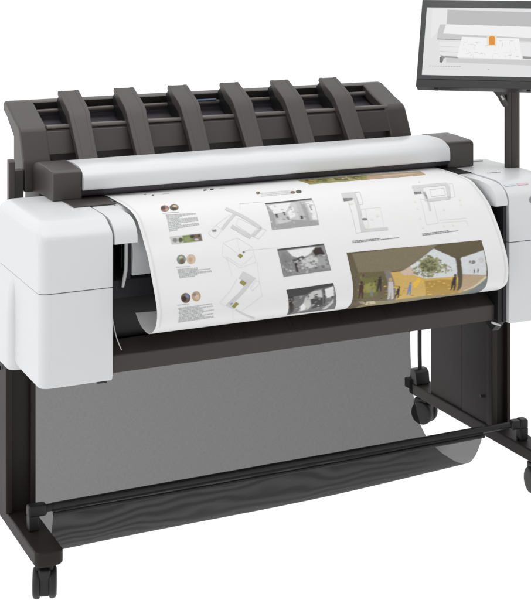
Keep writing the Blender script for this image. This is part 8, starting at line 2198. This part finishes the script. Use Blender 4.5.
for name, label, polys in PRINTS:
    if name in ('printed_photo', 'printed_portrait'):
        picture(name, label, polys); continue
    bm = bmesh.new(); keys = []
    for c, lay, s in polys:
        if c not in keys: keys.append(c)
        b = bmesh.new()
        vs = [b.verts.new((x * .001, y * .001, lay)) for x, y in pts_of(s)]
        b.faces.new(vs)
        ys = [v.co.y for v in vs]
        k = math.ceil(min(ys) / .006) * .006
        while k < max(ys):
            if k > min(ys) + 1e-5: bmesh.ops.bisect_plane(b, geom=b.verts[:] + b.edges[:] + b.faces[:], plane_co=(0, k, 0), plane_no=(0, 1, 0), dist=1e-7)
            k += .006
        for f in b.faces: f.material_index = keys.index(c)
        merge(bm, b)
    for v in bm.verts:
        v.co = sheet(v.co.x, v.co.y, SGN * (BASE + .00016 * v.co.z))
    bmesh.ops.recalc_face_normals(bm, faces=bm.faces)
    o = link(name, bm, [ink(k) for k in keys], SH, 0, label); o.matrix_parent_inverse = SINV

# ------------------------------------------------------------------ light: white studio surround dimmed behind the camera, two added unseen area lamps
w = bpy.data.worlds.new('World'); scene.world = w; w.use_nodes = True
w.node_tree.nodes['Background'].inputs['Color'].default_value = (1, 1, 1, 1)
# white all round and below, dimmed behind the camera to shade the front faces
WN, WL = w.node_tree.nodes, w.node_tree.links
tc = WN.new('ShaderNodeTexCoord'); sx = WN.new('ShaderNodeSeparateXYZ'); WL.new(tc.outputs['Generated'], sx.inputs[0])
def ramp(o, a, b_, c, d):
    m = WN.new('ShaderNodeMapRange'); m.interpolation_type = 'SMOOTHSTEP'
    for k, v in zip(('From Min', 'From Max', 'To Min', 'To Max'), (a, b_, c, d)): m.inputs[k].default_value = v
    WL.new(o, m.inputs['Value']); return m.outputs[0]
fr = ramp(sx.outputs['Y'], -.85, -.05, 1, 0); hi = ramp(sx.outputs['Z'], -.02, .12, 0, 1)
mm = WN.new('ShaderNodeMath'); mm.operation = 'MULTIPLY'; WL.new(fr, mm.inputs[0]); WL.new(hi, mm.inputs[1])
WL.new(ramp(mm.outputs[0], 0, 1, 1.08, .68), WN['Background'].inputs['Strength'])
def fill_lamp(name, loc, target, sx, sy, power):
    l = bpy.data.lights.new(name, 'AREA'); l.shape = 'RECTANGLE'; l.size = sx; l.size_y = sy; l.energy = power
    o = bpy.data.objects.new(name, l); COL.objects.link(o); o.location = loc
    o.rotation_euler = (Vector(target) - Vector(loc)).to_track_quat('-Z', 'Y').to_euler()
fill_lamp('overhead_fill', (.2, .2, 4.0), (.4, .2, .8), 3.0, 2.0, 31)  # added area lamp out of view, brightens the top faces
fill_lamp('left_fill', (-3.4, .4, 1.8), (0, .3, .7), 1.6, 2.2, 20)  # added area lamp out of view, brightens the left sides

# ------------------------------------------------------------------ camera (upright view camera with shifted lens)
cam = bpy.data.cameras.new('camera'); co = bpy.data.objects.new('camera', cam); COL.objects.link(co)
co.location = (-.9897, -3.0476, 1.4639); co.rotation_euler = (math.pi / 2, 0, -.4609)
cam.sensor_fit = 'VERTICAL'; cam.sensor_height = 36; cam.sensor_width = 36 * 531 / 600
cam.lens = 1462.84 / 600 * 36; cam.shift_x = (265.5 - 329.63) / 600; cam.shift_y = -(300 + 69.98) / 600
cam.clip_start = .05; cam.clip_end = 300
scene.camera = co
scene.view_settings.view_transform = 'Standard'; scene.view_settings.look = 'None'
scene.view_settings.exposure = 0; scene.view_settings.gamma = 1
scene.cycles.transparent_max_bounces = 16
